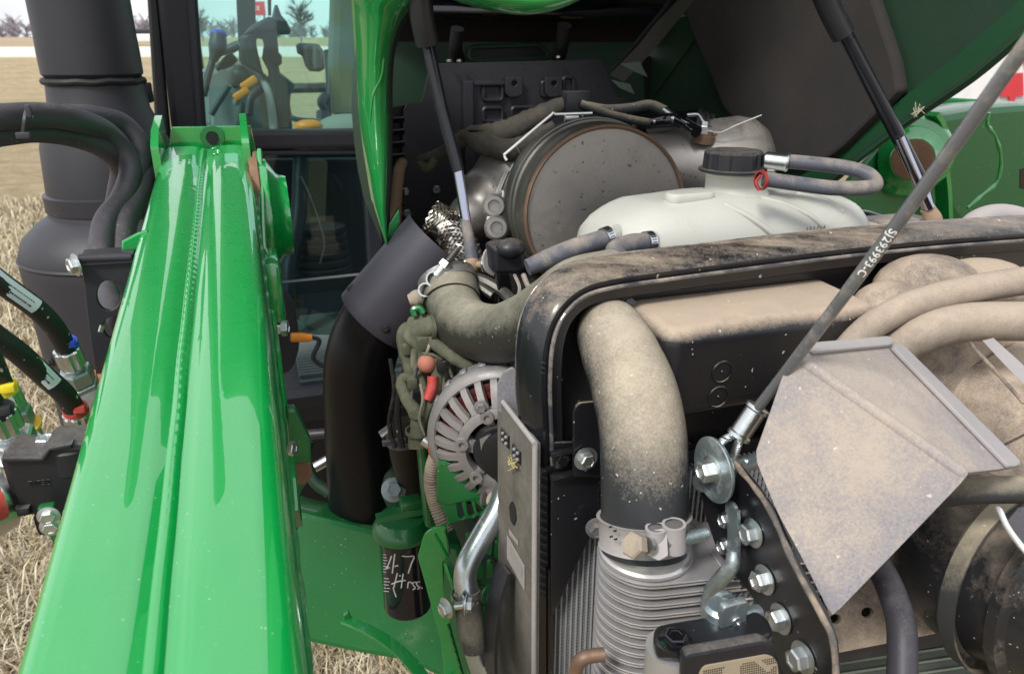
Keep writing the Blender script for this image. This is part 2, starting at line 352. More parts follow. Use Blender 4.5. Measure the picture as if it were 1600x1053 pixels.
m_harn = mat('olive_tape_wrapped_loom', (.075, .08, .05), .85, dust=.25, nk=1.3, nsc=30, dcol=(.185, .18, .13), bump=.9, bsc=200)
m_tan = mat('tan_plastic', (.30, .25, .20), .7, dust=.3, nk=1.5, nsc=50, dcol=(.42, .35, .27), bump=.8, bsc=160)
m_red = mat('red_plastic', (.48, .05, .045), .5, dust=-.05, nk=1.2, nsc=30, dcol=(.40, .22, .17), bump=.2)
m_orange = mat('orange_plastic', (.78, .27, .03), .4, bump=.1)
m_blue = mat('blue_tie_plastic', (.03, .09, .62), .4, bump=.1)
m_yellow = mat('yellow_tie_plastic', (.80, .62, .03), .4, bump=.1)
m_amber = mat('amber_seal_ring', (.75, .42, .04), .4, bump=.1)
m_copper = mat('copper_winding', (.085, .018, .013), .35, metal=.4, bump=.6, bsc=150)
m_white = mat('white_print', (.78, .78, .76), .6, bump=0)
m_label = mat('silver_hose_label', (.62, .68, .72), .45, dust=-.6, bump=.1)
m_ink = mat('black_print', (.02, .02, .02), .6, bump=0)
m_wire = mat('bright_metal_wire', (.85, .85, .82), .35, metal=.6, bump=.1)
m_braid = mat('braided_steel_strand', (.50, .47, .42), .3, metal=1, dust=-.1, nk=1.5, nsc=70, dcol=(.06, .05, .04), bump=.2)
m_cabblk = mat('cab_black_trim', (.020, .020, .026), .5, dust=-.7, nk=.6, bump=.15, var=.2)
m_seal = mat('window_seal_rubber', (.012, .012, .014), .6, bump=.2)
m_cabgrey = mat('cab_grey_plastic', (.22, .235, .25), .6, bump=.2)
m_cabdk = mat('cab_dark_plastic', (.022, .025, .034), .5, bump=.2)
m_mat = mat('cab_floor_mat_rubber', (.085, .12, .12), .6, dust=.1, nk=.7, dcol=(.16, .20, .18), bump=.5)
m_strut = mat('gas_strut_black', (.012, .013, .018), .22, dust=-.55, nk=.6, dcol=(.2, .18, .15), bump=.1)
m_chrome = mat('strut_rod_chrome', (.42, .43, .52), .15, metal=1, bump=0)
m_edgedust = mat('dust_packed_edge', (.10, .09, .085), .8, dust=.25, nk=1.8, nsc=40, dcol=(.40, .31, .23), bump=.8, bsc=150)
m_socket = mat('dusty_strut_socket', (.33, .22, .14), .7, dust=.2, dcol=(.42, .32, .23), bump=.5)
m_screen = mat('tan_dusty_mesh', (.33, .27, .19), .8, dust=.3, dcol=(.40, .33, .24), bump=.6)
m_filter = mat('filter_gloss_black', (.006, .006, .012), .16, coat=.25, coatr=.05, bump=0, dust=-.85, nk=.5)
m_fin = mat('radiator_fin_alloy', (.36, .37, .39), .5, metal=.3, dust=-.1, nk=.7, nsc=8, dcol=(.22, .20, .17), bump=.2)
m_hoseblack = mat('black_wrapped_hose', (.016, .016, .018), .45, dust=-.3, up=.45, nk=1.2, nsc=30, dcol=(.26, .23, .19), bump=.9, bsc=420, speck=.1, sscale=160)
m_copperlit = mat('lit_winding_wire', (.30, .035, .03), .3, metal=.3, bump=.2)  # brighter copy of the winding red: lit strands put into the colour
# ================================================================== SETTING
def ground_material():
    m = bpy.data.materials.new('dry_field'); m.use_nodes = True; t = m.node_tree; L = t.links; b = t.nodes['Principled BSDF']
    g = nn(t, 'ShaderNodeNewGeometry')
    def noise(sc, det, r=.6):
        n = nn(t, 'ShaderNodeTexNoise'); n.inputs['Scale'].default_value = sc; n.inputs['Detail'].default_value = det; n.inputs['Roughness'].default_value = r
        L.new(g.outputs['Position'], n.inputs['Vector']); return n
    c1 = nn(t, 'ShaderNodeValToRGB'); e = c1.color_ramp.elements
    e[0].position = .32; e[0].color = (.20, .15, .085, 1); e[1].position = .62; e[1].color = (.50, .40, .27, 1)
    k = e.new(.47); k.color = (.36, .28, .17, 1)
    L.new(noise(2.6, 12, .85).outputs['Fac'], c1.inputs[0])
    mx2 = nn(t, 'ShaderNodeMix', data_type='RGBA'); c2 = nn(t, 'ShaderNodeValToRGB'); c2.color_ramp.elements[0].position = .48; c2.color_ramp.elements[1].position = .7
    c2.color_ramp.elements[1].color = (.5, .5, .5, 1)
    L.new(noise(.35, 4).outputs['Fac'], c2.inputs[0]); L.new(c2.outputs[0], mx2.inputs['Factor']); L.new(c1.outputs[0], mx2.inputs['A']); mx2.inputs['B'].default_value = (.20, .20, .09, 1)
    L.new(mx2.outputs['Result'], b.inputs['Base Color']); b.inputs['Roughness'].default_value = .95; b.inputs['Specular IOR Level'].default_value = .1
    bp = nn(t, 'ShaderNodeBump'); bp.inputs['Distance'].default_value = .05; L.new(noise(22, 6, .8).outputs['Fac'], bp.inputs['Height']); L.new(bp.outputs[0], b.inputs['Normal'])
    return m
m_ground = ground_material()
vs = []; fs = []; N = 170
def HG(y): return 0.0 if y < 35 else ((y-35)*.040 if y < 80 else min(1.8+(y-80)*.02, 4.1))
def gx(i): s = (i/N*2-1); return math.copysign(abs(s)**3*1500, s)
for j in range(N+1):
    for i in range(N+1):
        x, y = gx(i), gx(j); d = math.hypot(x, y)
        z = HG(y)
        vs.append(Vector((x, y, z)))
for j in range(N):
    for i in range(N): a = j*(N+1)+i; fs.append((a, a+1, a+N+2, a+N+1))
mk('ground', (vs, fs), m_ground, kind='structure')
m_road = mat('pale_concrete_road', (.55, .53, .50), .8, bump=.3, var=.08)
rp = []
for i in range(31):
    x = -260+i*520/30; y = 67+5*math.sin(x*.010+.6)-x*.015
    rp.append((x, y))
vs = []; fs = []
for i, (x, y) in enumerate(rp):
    for k, dy in enumerate((-7.2, -7.0, 7.0, 7.2)): vs.append(Vector((x, y+dy, HG(y+dy)+(.22 if k in (1, 2) else -.1))))
for i in range(len(rp)-1):
    for k in range(3): a = i*4+k; fs.append((a, a+4, a+5, a+1))
mk('road', (vs, fs), m_road, kind='structure')
# low earth banks beyond the road
def bank(x0, x1, y, h, dep, seed, matr):
    vs = []; fs = []; n = 40; m = 8
    for i in range(n+1):
        x = x0+(x1-x0)*i/n
        for k in range(m+1):
            f = k/m; s = math.sin(math.pi*f)*math.sin(math.pi*min(1, max(0, i/n)))**.4
            hh = h*s*(.75+.5*mnoise.noise(Vector((x*.06+seed, f*2, 0)))+.12*mnoise.noise(Vector((x*.4, f*6, seed))))
            vs.append(Vector((x, y+dep*f, HG(y+dep*f)-.3+hh)))
    for i in range(n):
        for k in range(m): a = i*(m+1)+k; fs.append((a, a+m+1, a+m+2, a+1))
    return mk('hill', (vs, fs), matr, kind='structure')
m_bank = mat('bare_earth_bank', (.34, .25, .19), .95, bump=.8, bsc=4, var=.3)
bank(-150, -62, 92, 1.8, 24, 1, m_bank); bank(-60, 160, 120, 1.2, 30, 5, m_ground); bank(-230, -90, 120, 2.0, 24, 9, m_bank)
# grass blades near the tractor
def grass():
    r = np.random.RandomState(3); n = 190000
    d = 1.6+r.rand(n)**1.35*9.0; ang = r.uniform(rad(-48), rad(30), n)
    x = np.sin(ang)*d; y = np.cos(ang)*d
    cl = np.array([mnoise.noise(Vector((a*2.2, b*2.2, 0))) for a, b in zip(x[::10], y[::10])]).repeat(10)[:n]
    L = r.uniform(.05, .15, n)*(1+.5*cl)*(1+d*.05); th = r.uniform(0, 2*np.pi, n); lean = r.uniform(.55, 1.45, n); wd = r.uniform(.0011, .0024, n)*(1+d*.16)
    dx, dy = np.cos(th), np.sin(th); px, py = -dy, dx
    pts = np.zeros((n, 5, 3)); hz = np.cos(lean)*L; hr = np.sin(lean)*L
    def st(i, f, ww, c):
        pts[:, i, 0] = x+dx*hr*f+px*wd*ww; pts[:, i, 1] = y+dy*hr*f+py*wd*ww; pts[:, i, 2] = hz*c+.004
    st(0, 0, -1, 0); st(1, 0, 1, 0); st(2, .5, .8, .75); st(3, .5, -.8, .75); st(4, 1.0, 0, .9)
    me = bpy.data.meshes.new('dry_grass'); me.vertices.add(n*5); me.vertices.foreach_set('co', pts.ravel())
    idx = np.zeros((n, 7), int); b = np.arange(n)*5
    idx[:, 0:4] = b[:, None]+np.array([0, 1, 2, 3]); idx[:, 4:7] = b[:, None]+np.array([3, 2, 4])
    me.loops.add(n*7); me.loops.foreach_set('vertex_index', idx.ravel()); me.polygons.add(n*2)
    ls = np.zeros((n, 2), int); ls[:, 0] = np.arange(n)*7; ls[:, 1] = ls[:, 0]+4
    me.polygons.foreach_set('loop_start', ls.ravel()); me.update(); me.validate()
    ca = me.color_attributes.new('tint', 'FLOAT_COLOR', 'POINT')
    pal = np.array([(.66, .57, .40), (.52, .43, .28), (.76, .69, .53), (.30, .21, .12), (.66, .58, .41), (.30, .30, .12)])
    c = pal[r.choice(6, n, p=[.28, .24, .15, .17, .12, .04])]*r.uniform(.60, 1.08, (n, 1)); cc = np.ones((n, 5, 4)); cc[:, :, :3] = c[:, None, :]
    ca.data.foreach_set('color', cc.ravel())
    m = bpy.data.materials.new('straw_blades'); m.use_nodes = True; b_ = m.node_tree.nodes['Principled BSDF']; at = nn(m.node_tree, 'ShaderNodeAttribute'); at.attribute_name = 'tint'
    m.node_tree.links.new(at.outputs['Color'], b_.inputs['Base Color']); b_.inputs['Roughness'].default_value = .7; b_.inputs['Specular IOR Level'].default_value = .25
    me.materials.append(m); o = bpy.data.objects.new('dry_grass', me); COL.objects.link(o)
    o['kind'] = 'stuff'; o['label'] = 'short matted straw coloured winter grass covering the field beside the tractor'; o['category'] = 'grass'
grass()
# far trees: bare crowns from many twig slivers
m_twig = mat('hazed_twigs', (.33, .30, .34), .95, bump=0, var=.2)  # twig colour lightened and greyed to stand in for distance haze
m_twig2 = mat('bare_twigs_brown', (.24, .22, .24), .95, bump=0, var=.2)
def tree_mesh(h, seed, twigs=420, fat=1.0, open_=False):
    r = random.Random(seed); tr = tube([V(0, 0, 0), V(r.uniform(-.1, .1), 0, h*.3), V(r.uniform(-.2, .2), 0, h*.62)], [h*.022, h*.015, h*.008], 6, 3); tw = ([], [])
    def sliver(p, q, wd):
        d = (q-p); s = d.cross(V(r.uniform(-1, 1), r.uniform(-1, 1), r.uniform(-.3, .3))).normalized()*wd; b = len(tw[0])
        tw[0].extend([p-s, p+s, q]); tw[1].append((b, b+1, b+2))
    for i in range(26):
        a = r.uniform(0, 6.28); z0 = h*(r.uniform(.2, .6) if open_ else r.uniform(.08, .6)); el = r.uniform(.3, 1.3) if open_ else r.uniform(.15, 1.2); l = h*r.uniform(.16, .40)
        p = V(0, 0, z0); q = p+V(math.cos(a)*math.cos(el), math.sin(a)*math.cos(el), math.sin(el))*l; sliver(p, q, h*.009*fat)
        for k in range(twigs//26):
            f = r.uniform(.3, 1); s = p.lerp(q, f); a2 = a+r.uniform(-1.3, 1.3); e2 = r.uniform(.0, 1.3); l2 = h*r.uniform(.05, .17)
            sliver(s, s+V(math.cos(a2)*math.cos(e2), math.sin(a2)*math.cos(e2), math.sin(e2))*l2, h*.0035*fat)
    return tr, tw
allv = []
for i in range(430):
    x = -330+i*600/430+random.uniform(-2, 2); y = 225+random.uniform(0, 60)+.05*abs(x); tr, tw = tree_mesh(random.uniform(6, 9.5)*(1.0 if x < -60 else .62), i, 234, 3.6)
    for p in (tr, tw): allv.append(([v+V(x, y, 3.9) for v in p[0]], p[1]))
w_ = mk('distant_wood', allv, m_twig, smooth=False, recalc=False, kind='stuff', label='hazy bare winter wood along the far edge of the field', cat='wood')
def bare_tree(x, y, h, seed, label):
    t = thing('bare_tree', label, 'tree', (x, y, HG(y)), 'single bare trees in front of the wood'); tr, tw = tree_mesh(h, seed, 900, 2.0, True)
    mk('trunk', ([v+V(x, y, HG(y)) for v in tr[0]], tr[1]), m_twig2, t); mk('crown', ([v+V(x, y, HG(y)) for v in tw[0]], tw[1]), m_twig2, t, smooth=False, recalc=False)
bare_tree(-31, 118, 7.0, 501, 'round bare tree seen through the cab glass just right of the dark column')
bare_tree(-24, 128, 6.2, 502, 'small bare tree left of the seat back with open branching crown')
bare_tree(-47, 122, 5.6, 503, 'bare tree seen through the cab glass left of the far cab pillar')
bare_tree(-27.5, 140, 5.6, 504, 'thin bare tree seen through the cab glass beside the round one')
# far signs and vehicles
m_signred = mat('sign_red', (.62, .035, .05), .5, bump=0); m_signwhite = mat('sign_white', (.8, .8, .8), .5, bump=0)
t = thing('roadside_sign', 'small red sign with white lettering seen through the cab glass', 'sign', (-24.6, 78, HG(78)))
for sx in (-.75, .75): mk('post', box((-24.6+sx, 78, HG(78)+1.6), (.06, .06, 1.6), (X, Y, Z)), m_cabdk, t)
mk('board', box((-24.6, 77.9, 5.25), (.95, .06, .62), (X, Y, Z), .02), m_signred, t)
for k in range(4):
    xx = -25.15+k*.30; mk('letter', [box((xx, 77.8, 5.38), (.10, .02, .035), (X, Y, Z)), box((xx, 77.8, 5.14), (.10, .02, .035), (X, Y, Z)), box((xx-.075, 77.8, 5.26), (.03, .02, .12), (X, Y, Z))], m_signwhite, t)
t = thing('white_sign', 'white roadside sign on a thin post between the stack and the cab pillar', 'sign', (-39.5, 75, HG(75)))
mk('post', box((-39.5, 75, HG(75)+.9), (.05, .05, .9), (X, Y, Z)), m_cabgrey, t); mk('board', box((-39.5, 74.9, HG(75)+1.9), (.34, .04, .45), (X, Y, Z), .02), m_signwhite, t)
def far_vehicle(x, y, label):
    h = HG(y); t = thing('parked_vehicle', label, 'vehicle', (x, y, h), 'white vehicles parked far off')
    mk('body', box((x, y, h+.75), (2.2, .9, .42), (X, Y, Z), .12), m_signwhite, t); mk('cabin', box((x-.2, y, h+1.4), (1.2, .8, .32), (X, Y, Z), .15), m_cabdk, t)
    for sx in (-1.3, 1.3): mk('wheel', lathe((x+sx, y-.95, h+.38), (0, 1, 0), [(0, .36), (.25, .36)], 16), m_seal, t)
far_vehicle(-44.4, 84, 'white vehicle parked far off, left of the white sign'); far_vehicle(-41.0, 90, 'white vehicle parked far off beside the cab pillar edge')
hb_ = HG(150); t = thing('low_building', 'long low pale building far off behind the mirror', 'building', (-24, 150, hb_))
mk('wall', box((-22, 150, hb_+1.0), (9, 4, 1.1), (X, Y, Z)), mat('pale_cladding', (.48, .44, .40), .8, bump=.1), t); mk('roof', box((-22, 150, hb_+2.3), (9.3, 4.3, .2), (X, Y, Z), .05), m_signwhite, t)
mk('door', box((-16, 145.9, hb_+1.0), (1.3, .1, 1.0), (X, Y, Z)), m_signwhite, t)
# white and red panel beyond the right-hand arm
t = thing('striped_trailer', 'white trailer side with a red block stripe at the right edge', 'trailer', Pb(1580, 120, 6.0)-Z*1.6)
o0 = Pb(1500, 200, 6.0)
mk('side_panel', plate([(1450, -60), (1900, -60), (1900, 171), (1450, 160)], o0, -B, .05, bev=.004), m_signwhite, t)
mk('red_block', plate([(1567, 116), (1599, 114), (1600, 150), (1588, 152), (1583, 163), (1578, 163), (1577, 152), (1563, 151)], o0-B*.04, -B, .01, bev=.001), m_signred, t)
mk('red_block', plate([(1600, 60), (1640, 58), (1640, 100), (1602, 102)], o0-B*.04, -B, .01, bev=.001), m_signred, t)
mk('lower_strip', plate([(1540, 148), (1900, 148), (1900, 166), (1530, 164)], o0-B*.02, -B, .01, bev=.001), mat('pale_grey_strip', (.55, .52, .55), .6, bump=0), t)
mk('wheel', lathe(Pb(1700, 420, 6.0)+B*.1, B, [(0, .45), (.25, .45)], 24), m_seal, t)
# ================================================================== EXHAUST STACK AND CAB (behind)
def stackthing():
    base = T(-.333, 2.07, 0); t = thing('exhaust_stack', 'tall matt black exhaust stack and muffler canister left of the loader arm', 'exhaust', base-Z*1.55)
    def cyl_h(v): # height of stack axis point at image row v
        d = D(147, v); q = (base-EYE); k = (q.x*d.x+q.y*d.y)/(d.x*d.x+d.y*d.y); return (EYE+d*k).z
    o = V(base.x, base.y, 0); h118 = cyl_h(118)
    mk('pipe', lathe(o, Z, [(h118-.005, .100), (h118+.004, .1075), (h118+.05, .1075), (h118+.09, .106), (h118+1.3, .100), (h118+1.3, .09)], 48), m_stack, t)
    rp_ = [o+V(math.cos(a)*.1045, math.sin(a)*.1045, h118-.012+.004*mnoise.noise(V(a*3, 0, 0))) for a in [k*2*math.pi/40 for k in range(41)]]
    mk('seam', tube(rp_, .008, 8, 2), m_seal, t)
    h290 = cyl_h(292)
    mk('cone', lathe(o, Z, [(h290-.04, .150), (h290, .149), (h290+.10, .142), (h118-.07, .1085), (h118-.012, .103)], 48), m_stack, t)
    mk('collar', lathe(o, Z, [(h290-.052, .152), (h290-.05, .158), (h290-.012, .158), (h290-.008, .152)], 48), m_shield, t)
    hb = h290-.05
    mk('canister', lathe(o, Z, [(hb-.85, .10), (hb-.80, .19), (hb-.70, .228), (hb-.14, .238), (hb-.10, .236), (hb-.065, .222), (hb-.03, .185), (hb-.012, .156), (hb, .153)], 56), m_stack, t)
    mk('seam_bead', lathe(o, Z, [(hb-.105, .238), (hb-.110, .241), (hb-.115, .238)], 56), m_stack, t)
    bolt(t, o+V(-.2385*.55, -.2385*.83, hb-.34)*1.0, V(-.55, -.83, 0), .008, m_stack)
    mk('support_plate', plate([(212, 118), (222, 122), (250, 236), (262, 330), (236, 330), (205, 240)], Pb(215, 200, 2.12), -B, .03, bev=.004), m_stack, t)
    mk('bracket_foot', box(P(226, 145, 1.95), (.018, .02, .025), None, .004), m_cabdk, t)
stackthing()
def cab():
    bF = 2.30; o = T(-.17, bF, 0); n = -B
    t = thing('tractor_cab', 'tractor cab with dark pillars and green tinted glass behind the engine', 'cab', T(.3, 2.6, -1.75))
    aL = -.235
    def post(name, pix, off, th, m, bev=.008): return mk(name, plate(pix, T(0, bF+off, 0), n, th, bev=bev), m, t)
    post('pillar', [(238, -60), (302, -60), (322, 230), (270, 230)], 0, .09, m_cabblk, .018)
    post('pillar_seal', [(226, -60), (239, -60), (268, 235), (246, 260)], .012, .05, m_seal)
    post('pillar_trim', [(288, -60), (300, -60), (318, 205), (306, 205)], -.012, .05, m_cabdk, .004)
    post('window_seal', [(298, -60), (304, -60), (322, 202), (316, 202)], -.004, .04, m_seal, .003)
    post('window_rail', [(300, 206), (620, 203), (620, 232), (300, 236)], -.03, .07, m_cabblk, .012)
    post('window_rail', [(300, 237), (620, 234), (620, 241), (300, 244)], -.02, .05, m_cabdk, .004)
    gm = bpy.data.materials.new('tinted_cab_glass'); gm.use_nodes = True; tt = gm.node_tree; tt.nodes.clear(); L = tt.links
    ou = nn(tt, 'ShaderNodeOutputMaterial'); tr = nn(tt, 'ShaderNodeBsdfTransparent'); gl = nn(tt, 'ShaderNodeBsdfGlossy'); fr = nn(tt, 'ShaderNodeFresnel'); ms = nn(tt, 'ShaderNodeMixShader')
    tr.inputs[0].default_value = (.72, .93, .88, 1); gl.inputs['Roughness'].default_value = .01; fr.inputs[0].default_value = 1.5
    df = nn(tt, 'ShaderNodeBsdfDiffuse'); df.inputs[0].default_value = (.5, .62, .66, 1); m2 = nn(tt, 'ShaderNodeMixShader'); m2.inputs[0].default_value = .055
    L.new(fr.outputs[0], ms.inputs[0]); L.new(tr.outputs[0], m2.inputs[1]); L.new(df.outputs[0], m2.inputs[2]); L.new(m2.outputs[0], ms.inputs[1]); L.new(gl.outputs[0], ms.inputs[2]); L.new(ms.outputs[0], ou.inputs[0])
    g2 = gm.copy(); g2.name = 'dark_lower_glass'; g2.node_tree.nodes['Transparent BSDF'].inputs[0].default_value = (.42, .56, .55, 1); g2.node_tree.nodes['Mix Shader.001'].inputs[0].default_value = .012
    mk('upper_glass', plate([(302, -60), (640, -60), (640, 206), (318, 206)], T(0, bF+.02, 0), n, .005, bev=0), gm, t, smooth=False)
    mk('lower_glass', plate([(395, 242), (640, 240), (640, 520), (395, 525)], T(0, bF+.02, 0), n, .005, bev=0), g2, t, smooth=False, label='lower windscreen pane with dark reflections')
    post('side_post', [(566, 241), (590, 240), (606, 560), (584, 560)], .01, .06, m_cabdk)
    # roof, floor, rear and side frames
    mk('roof', box(T(.62, 3.1, .98), (.86, .85, .09), (A, B, Z), .05), m_green2, t); mk('headlining', box(T(.62, 3.1, .875), (.80, .8, .012), (A, B, Z)), m_cabdk, t)
    for a_, b_ in ((-.2, 3.85), (1.42, 3.85), (1.42, 2.33)): mk('pillar', box(T(a_, b_, -.1), (.035, .035, .98), (A, B, Z), .012), m_cabblk, t)
    mk('rear_rail', box(T(.6, 3.87, -.42), (.8, .02, .05), (A, B, Z), .01), m_cabblk, t)
    mk('rear_panel', box(T(.6, 3.9, -.80), (.8, .02, .34), (A, B, Z), .01), m_cabdk, t)
    mk('far_pillar', plate([(366, -70), (397, -70), (402, 110), (374, 110)], T(0, 3.55, 0), n, .05, bev=.01), m_cabblk, t)
    mk('far_post', plate([(416, -70), (424, -70), (424, 25), (419, 25)], T(0, 3.8, 0), n, .03, bev=.004), m_cabblk, t)
    # floor with ribbed mat
    mk('floor', box(T(.5, 3.0, -1.06), (.8, .75, .02), (A, B, Z)), m_cabdk, t)
    for k in range(26):
        q = T(.42, 2.38+k*.024, -1.025); mk('mat_rib', box(q, (.36, .0075, .010), (A, B, Z), .003, 1), m_mat, t)
    mk('floor_mat', box(T(.42, 2.68, -1.037), (.36, .33, .006), (A, B, Z)), m_mat, t)
    mk('sill', box(T(.5, 2.325, -1.10), (.72, .02, .06), (A, B, Z), .01), m_cabdk, t)
    mk('floor_skirt', box(T(.5, 2.36, -1.32), (.7, .03, .20), (A, B, Z), .01), m_dark, t)
    # interior cladding that shows dark behind the lower pane
    mk('dash_panel', plate([(400, 250), (600, 248), (600, 470), (400, 470)], T(0, 3.35, 0), n, .05, bev=.01), m_cabdk, t)
    mk('tan_carpet_strip', plate([(462, 252), (512, 250), (506, 395), (492, 430), (478, 400)], T(0, 3.2, 0), n, .02, bev=.004, rnd=8), mat('tan_carpet', (.34, .25, .16), .95, bump=.8), t)
    mk('pedal_bellows', [lathe(P(505, 425-12*k, 2.95), Z, [(0, .035), (.012, .115-.006*k), (.03, .118-.006*k), (.04, .03)], 24) for k in range(6)], m_cabdk, t)
    mk('steering_post', tube([P(470, 250, 2.9), P(466, 340, 2.85), P(452, 420, 2.8), P(455, 500, 2.8)], .03, 12), m_cabdk, t)
    mk('hanging_wire', tube([P(470, 275, 2.75), P(482, 300, 2.75), P(497, 340, 2.74), P(507, 380, 2.74), P(500, 412, 2.74)], .0028, 6), m_cable, t)
    mk('latch_plate', plate([(408, 470), (430, 440), (460, 470), (470, 540), (455, 585), (410, 590)], T(0, 2.24, 0), n, .03, bev=.006, rnd=20), m_cabdk, t)
    bolt(t, Pb(433, 514, 2.2), n, .016, m_zinc, flange=False)
    mk('door_handle', tube([Pb(487, 527, 2.16), Pb(499, 533, 2.16), Pb(490, 560, 2.16), Pb(515, 578, 2.16)], .007, 8), m_cabdk, t)
    mk('handle_grip', tube([Pb(454, 527, 2.15), Pb(457, 527, 2.15), Pb(470, 527, 2.15), Pb(487, 528, 2.15)], [.011, .014, .014, .011], 16, 3), m_orange, t)
    mk('glass_strip', plate([(430, 441), (566, 427), (566, 430), (430, 444)], T(0, 2.29, 0), n, .004, bev=.0005), m_cabgrey, t)
cab()
def cab_contents():
    n = -B
    t = thing('steering_console', 'dark steering column cowl with hooded top inside the cab', 'steering console', T(.2, 3.0, -1.0))
    o = T(0, 2.85, 0)
    mk('column', plate([(381, 53), (395, 40), (426, 26), (430, 8), (434, 8), (440, 24), (449, 34), (455, 48), (453, 54), (436, 55), (434, 60), (436, 82), (441, 88), (441, 100), (436, 104), (438, 114), (462, 133), (452, 150), (458, 205), (430, 205), (425, 150), (420, 112), (410, 92), (413, 70), (411, 62), (402, 60), (400, 66), (404, 86), (410, 110), (415, 122), (398, 112), (376, 100), (374, 60)], o, n, .09, bev=.014), m_cabdk, t)
    mk('hood_wing', plate([(379, 55), (392, 40), (420, 26), (432, 30), (436, 50), (410, 52)], T(0, 2.78, 0), n, .05, bev=.012), m_cabdk, t)
    mk('lever_arm', tube([P(428, 120, 2.7), P(412, 135, 2.68), P(392, 153, 2.66), P(388, 180, 2.66)], .016, 10), m_cabdk, t)
    mk('bezel', tube([P(455, 135, 2.72), P(450, 150, 2.72), P(450, 172, 2.72), P(460, 186, 2.72), P(500, 190, 2.75)], .010, 8), m_cabgrey, t)
    t = thing('control_console', 'grey moulded side console in the cab carrying the levers', 'console', T(-.05, 2.7, -1.0))
    mk('body', plate([(315, 205), (312, 110), (345, 96), (372, 98), (398, 108), (412, 120), (415, 140), (432, 205)], T(0, 2.98, 0), n, .3, bev=.03, rnd=6), m_cabgrey, t)
    mk('ridge', tube([P(410, 120, 2.62), P(420, 145, 2.6), P(425, 175, 2.6), P(428, 205, 2.6)], .014, 10), m_cabgrey, t)
    mk('cover', plate([(330, 170), (352, 140), (380, 160), (372, 205), (330, 205)], T(0, 2.93, 0), n, .05, bev=.01, rnd=5), m_cabgrey, t)
    def lever(lab, pts, r, knob, cm, kl=None):
        tt = thing('control_lever', lab, 'lever', P(*pts[0]), 'control levers on the grey console')
        mk('rod', tube([P(*p) for p in pts], r, 10), m_cabdk, tt); mk('grip', tube([P(*p) for p in knob[0]], knob[1], 12, 5), m_cabdk, tt)
        if cm: mk('cap', ball(P(*knob[0][0]), knob[1][0]*1.02, 12, (1.1, .8, .7)), cm, tt)
    lever('tall black lever with a blue top nearest the cab pillar', [(318, 150, 2.55), (325, 120, 2.55), (333, 92, 2.55)], .012, ([(341, 55, 2.55), (340, 72, 2.55), (333, 95, 2.55)], [.026, .030, .015]), m_blue)
    lever('short black lever lying forward behind the blue topped one', [(338, 108, 2.6), (352, 98, 2.6)], .012, ([(367, 88, 2.6), (358, 95, 2.6), (345, 105, 2.6)], [.018, .02, .014]), None)
    lever('long black lever with an oval grip in front of the orange knobs', [(330, 180, 2.5), (345, 155, 2.5), (358, 135, 2.5)], .010, ([(375, 105, 2.5), (374, 118, 2.5), (362, 135, 2.5)], [.018, .032, .014]), None)
    lever('upper dark lever arm reaching to the far pillar', [(343, 84, 2.75), (352, 80, 2.75)], .013, ([(374, 70, 2.75), (362, 76, 2.75), (350, 83, 2.75)], [.016, .018, .016]), None)
    for (u, v, r, lab) in ((389, 130, .020, 'upper orange knob on the grey console'), (377, 147, .019, 'lower orange knob on the grey console')):
        tt = thing('orange_knob', lab, 'knob', P(u, v, 2.5), 'orange knobs on the console'); mk('knob', box(P(u, v, 2.48), (r*1.5, r*.8, r*.62), ((A*.85+Z*.5).normalized(), B, (Z*.85-A*.5).normalized()), r*.3), m_orange, tt); mk('stem', tube([P(u-4, v+6, 2.5), P(u-8, v+14, 2.52)], .012, 8), m_cabgrey, tt)
    tt = thing('orange_knob', 'orange knob low beside the seat cushion', 'knob', P(480, 195, 2.6), 'orange knobs on the console'); mk('knob', ball(P(482, 197, 2.6), .036, 14, (1.4, .9, .6)), m_orange, tt); mk('stem', tube([P(480, 205, 2.62), P(480, 215, 2.65)], .02, 8), m_cabdk, tt)
    # mirror
    t = thing('side_mirror', 'grey wing mirror beyond the far cab window', 'mirror', P(500, 120, 3.3), None)
    mk('housing', plate([(463, 70), (470, 67), (498, 69), (505, 78), (508, 108), (500, 113), (484, 112), (478, 104), (473, 88), (465, 84)], T(0, 3.35, 0), n, .05, bev=.012, rnd=3), m_cabdk, t)
    mk('glass', plate([(477, 72), (496, 72), (502, 80), (504, 106), (486, 109), (479, 95)], T(0, 3.335, 0), n, .008, bev=.001, rnd=3), mat('mirror_glass', (.5, .55, .58), .05, metal=1, bump=0), t)
    mk('arm', [tube([P(511, 80, 3.4), P(514, 110, 3.4), P(515, 140, 3.4), P(512, 185, 3.4)], .017, 10), tube([P(508, 150, 3.38), P(502, 160, 3.35), P(508, 172, 3.38)], .02, 8), tube([P(505, 175, 3.3), P(504, 205, 3.3)], .03, 8)], m_cabdk, t)
    mk('rail', [tube([P(440, 139, 3.5), P(515, 137, 3.5)], .022, 8), ], m_cabdk, t)
    # seat with ribbed fabric
    t = thing('operator_seat', 'grey textured cab seat with tan patch seen through the glass', 'seat', T(.35, 3.0, -.9))
    sm = bpy.data.materials.new('seat_weave'); sm.use_nodes = True; q = sm.node_tree; b = q.nodes['Principled BSDF']; tcn = nn(q, 'ShaderNodeTexCoord'); wv = nn(q, 'ShaderNodeTexWave'); wv.inputs['Scale'].default_value = 75; wv.inputs['Distortion'].default_value = 1.5; wv.bands_direction = 'DIAGONAL'
    q.links.new(tcn.outputs['Object'], wv.inputs['Vector']); c = nn(q, 'ShaderNodeValToRGB'); c.color_ramp.elements[0].color = (.10, .12, .13, 1); c.color_ramp.elements[1].color = (.27, .29, .27, 1); q.links.new(wv.outputs[0], c.inputs[0]); 
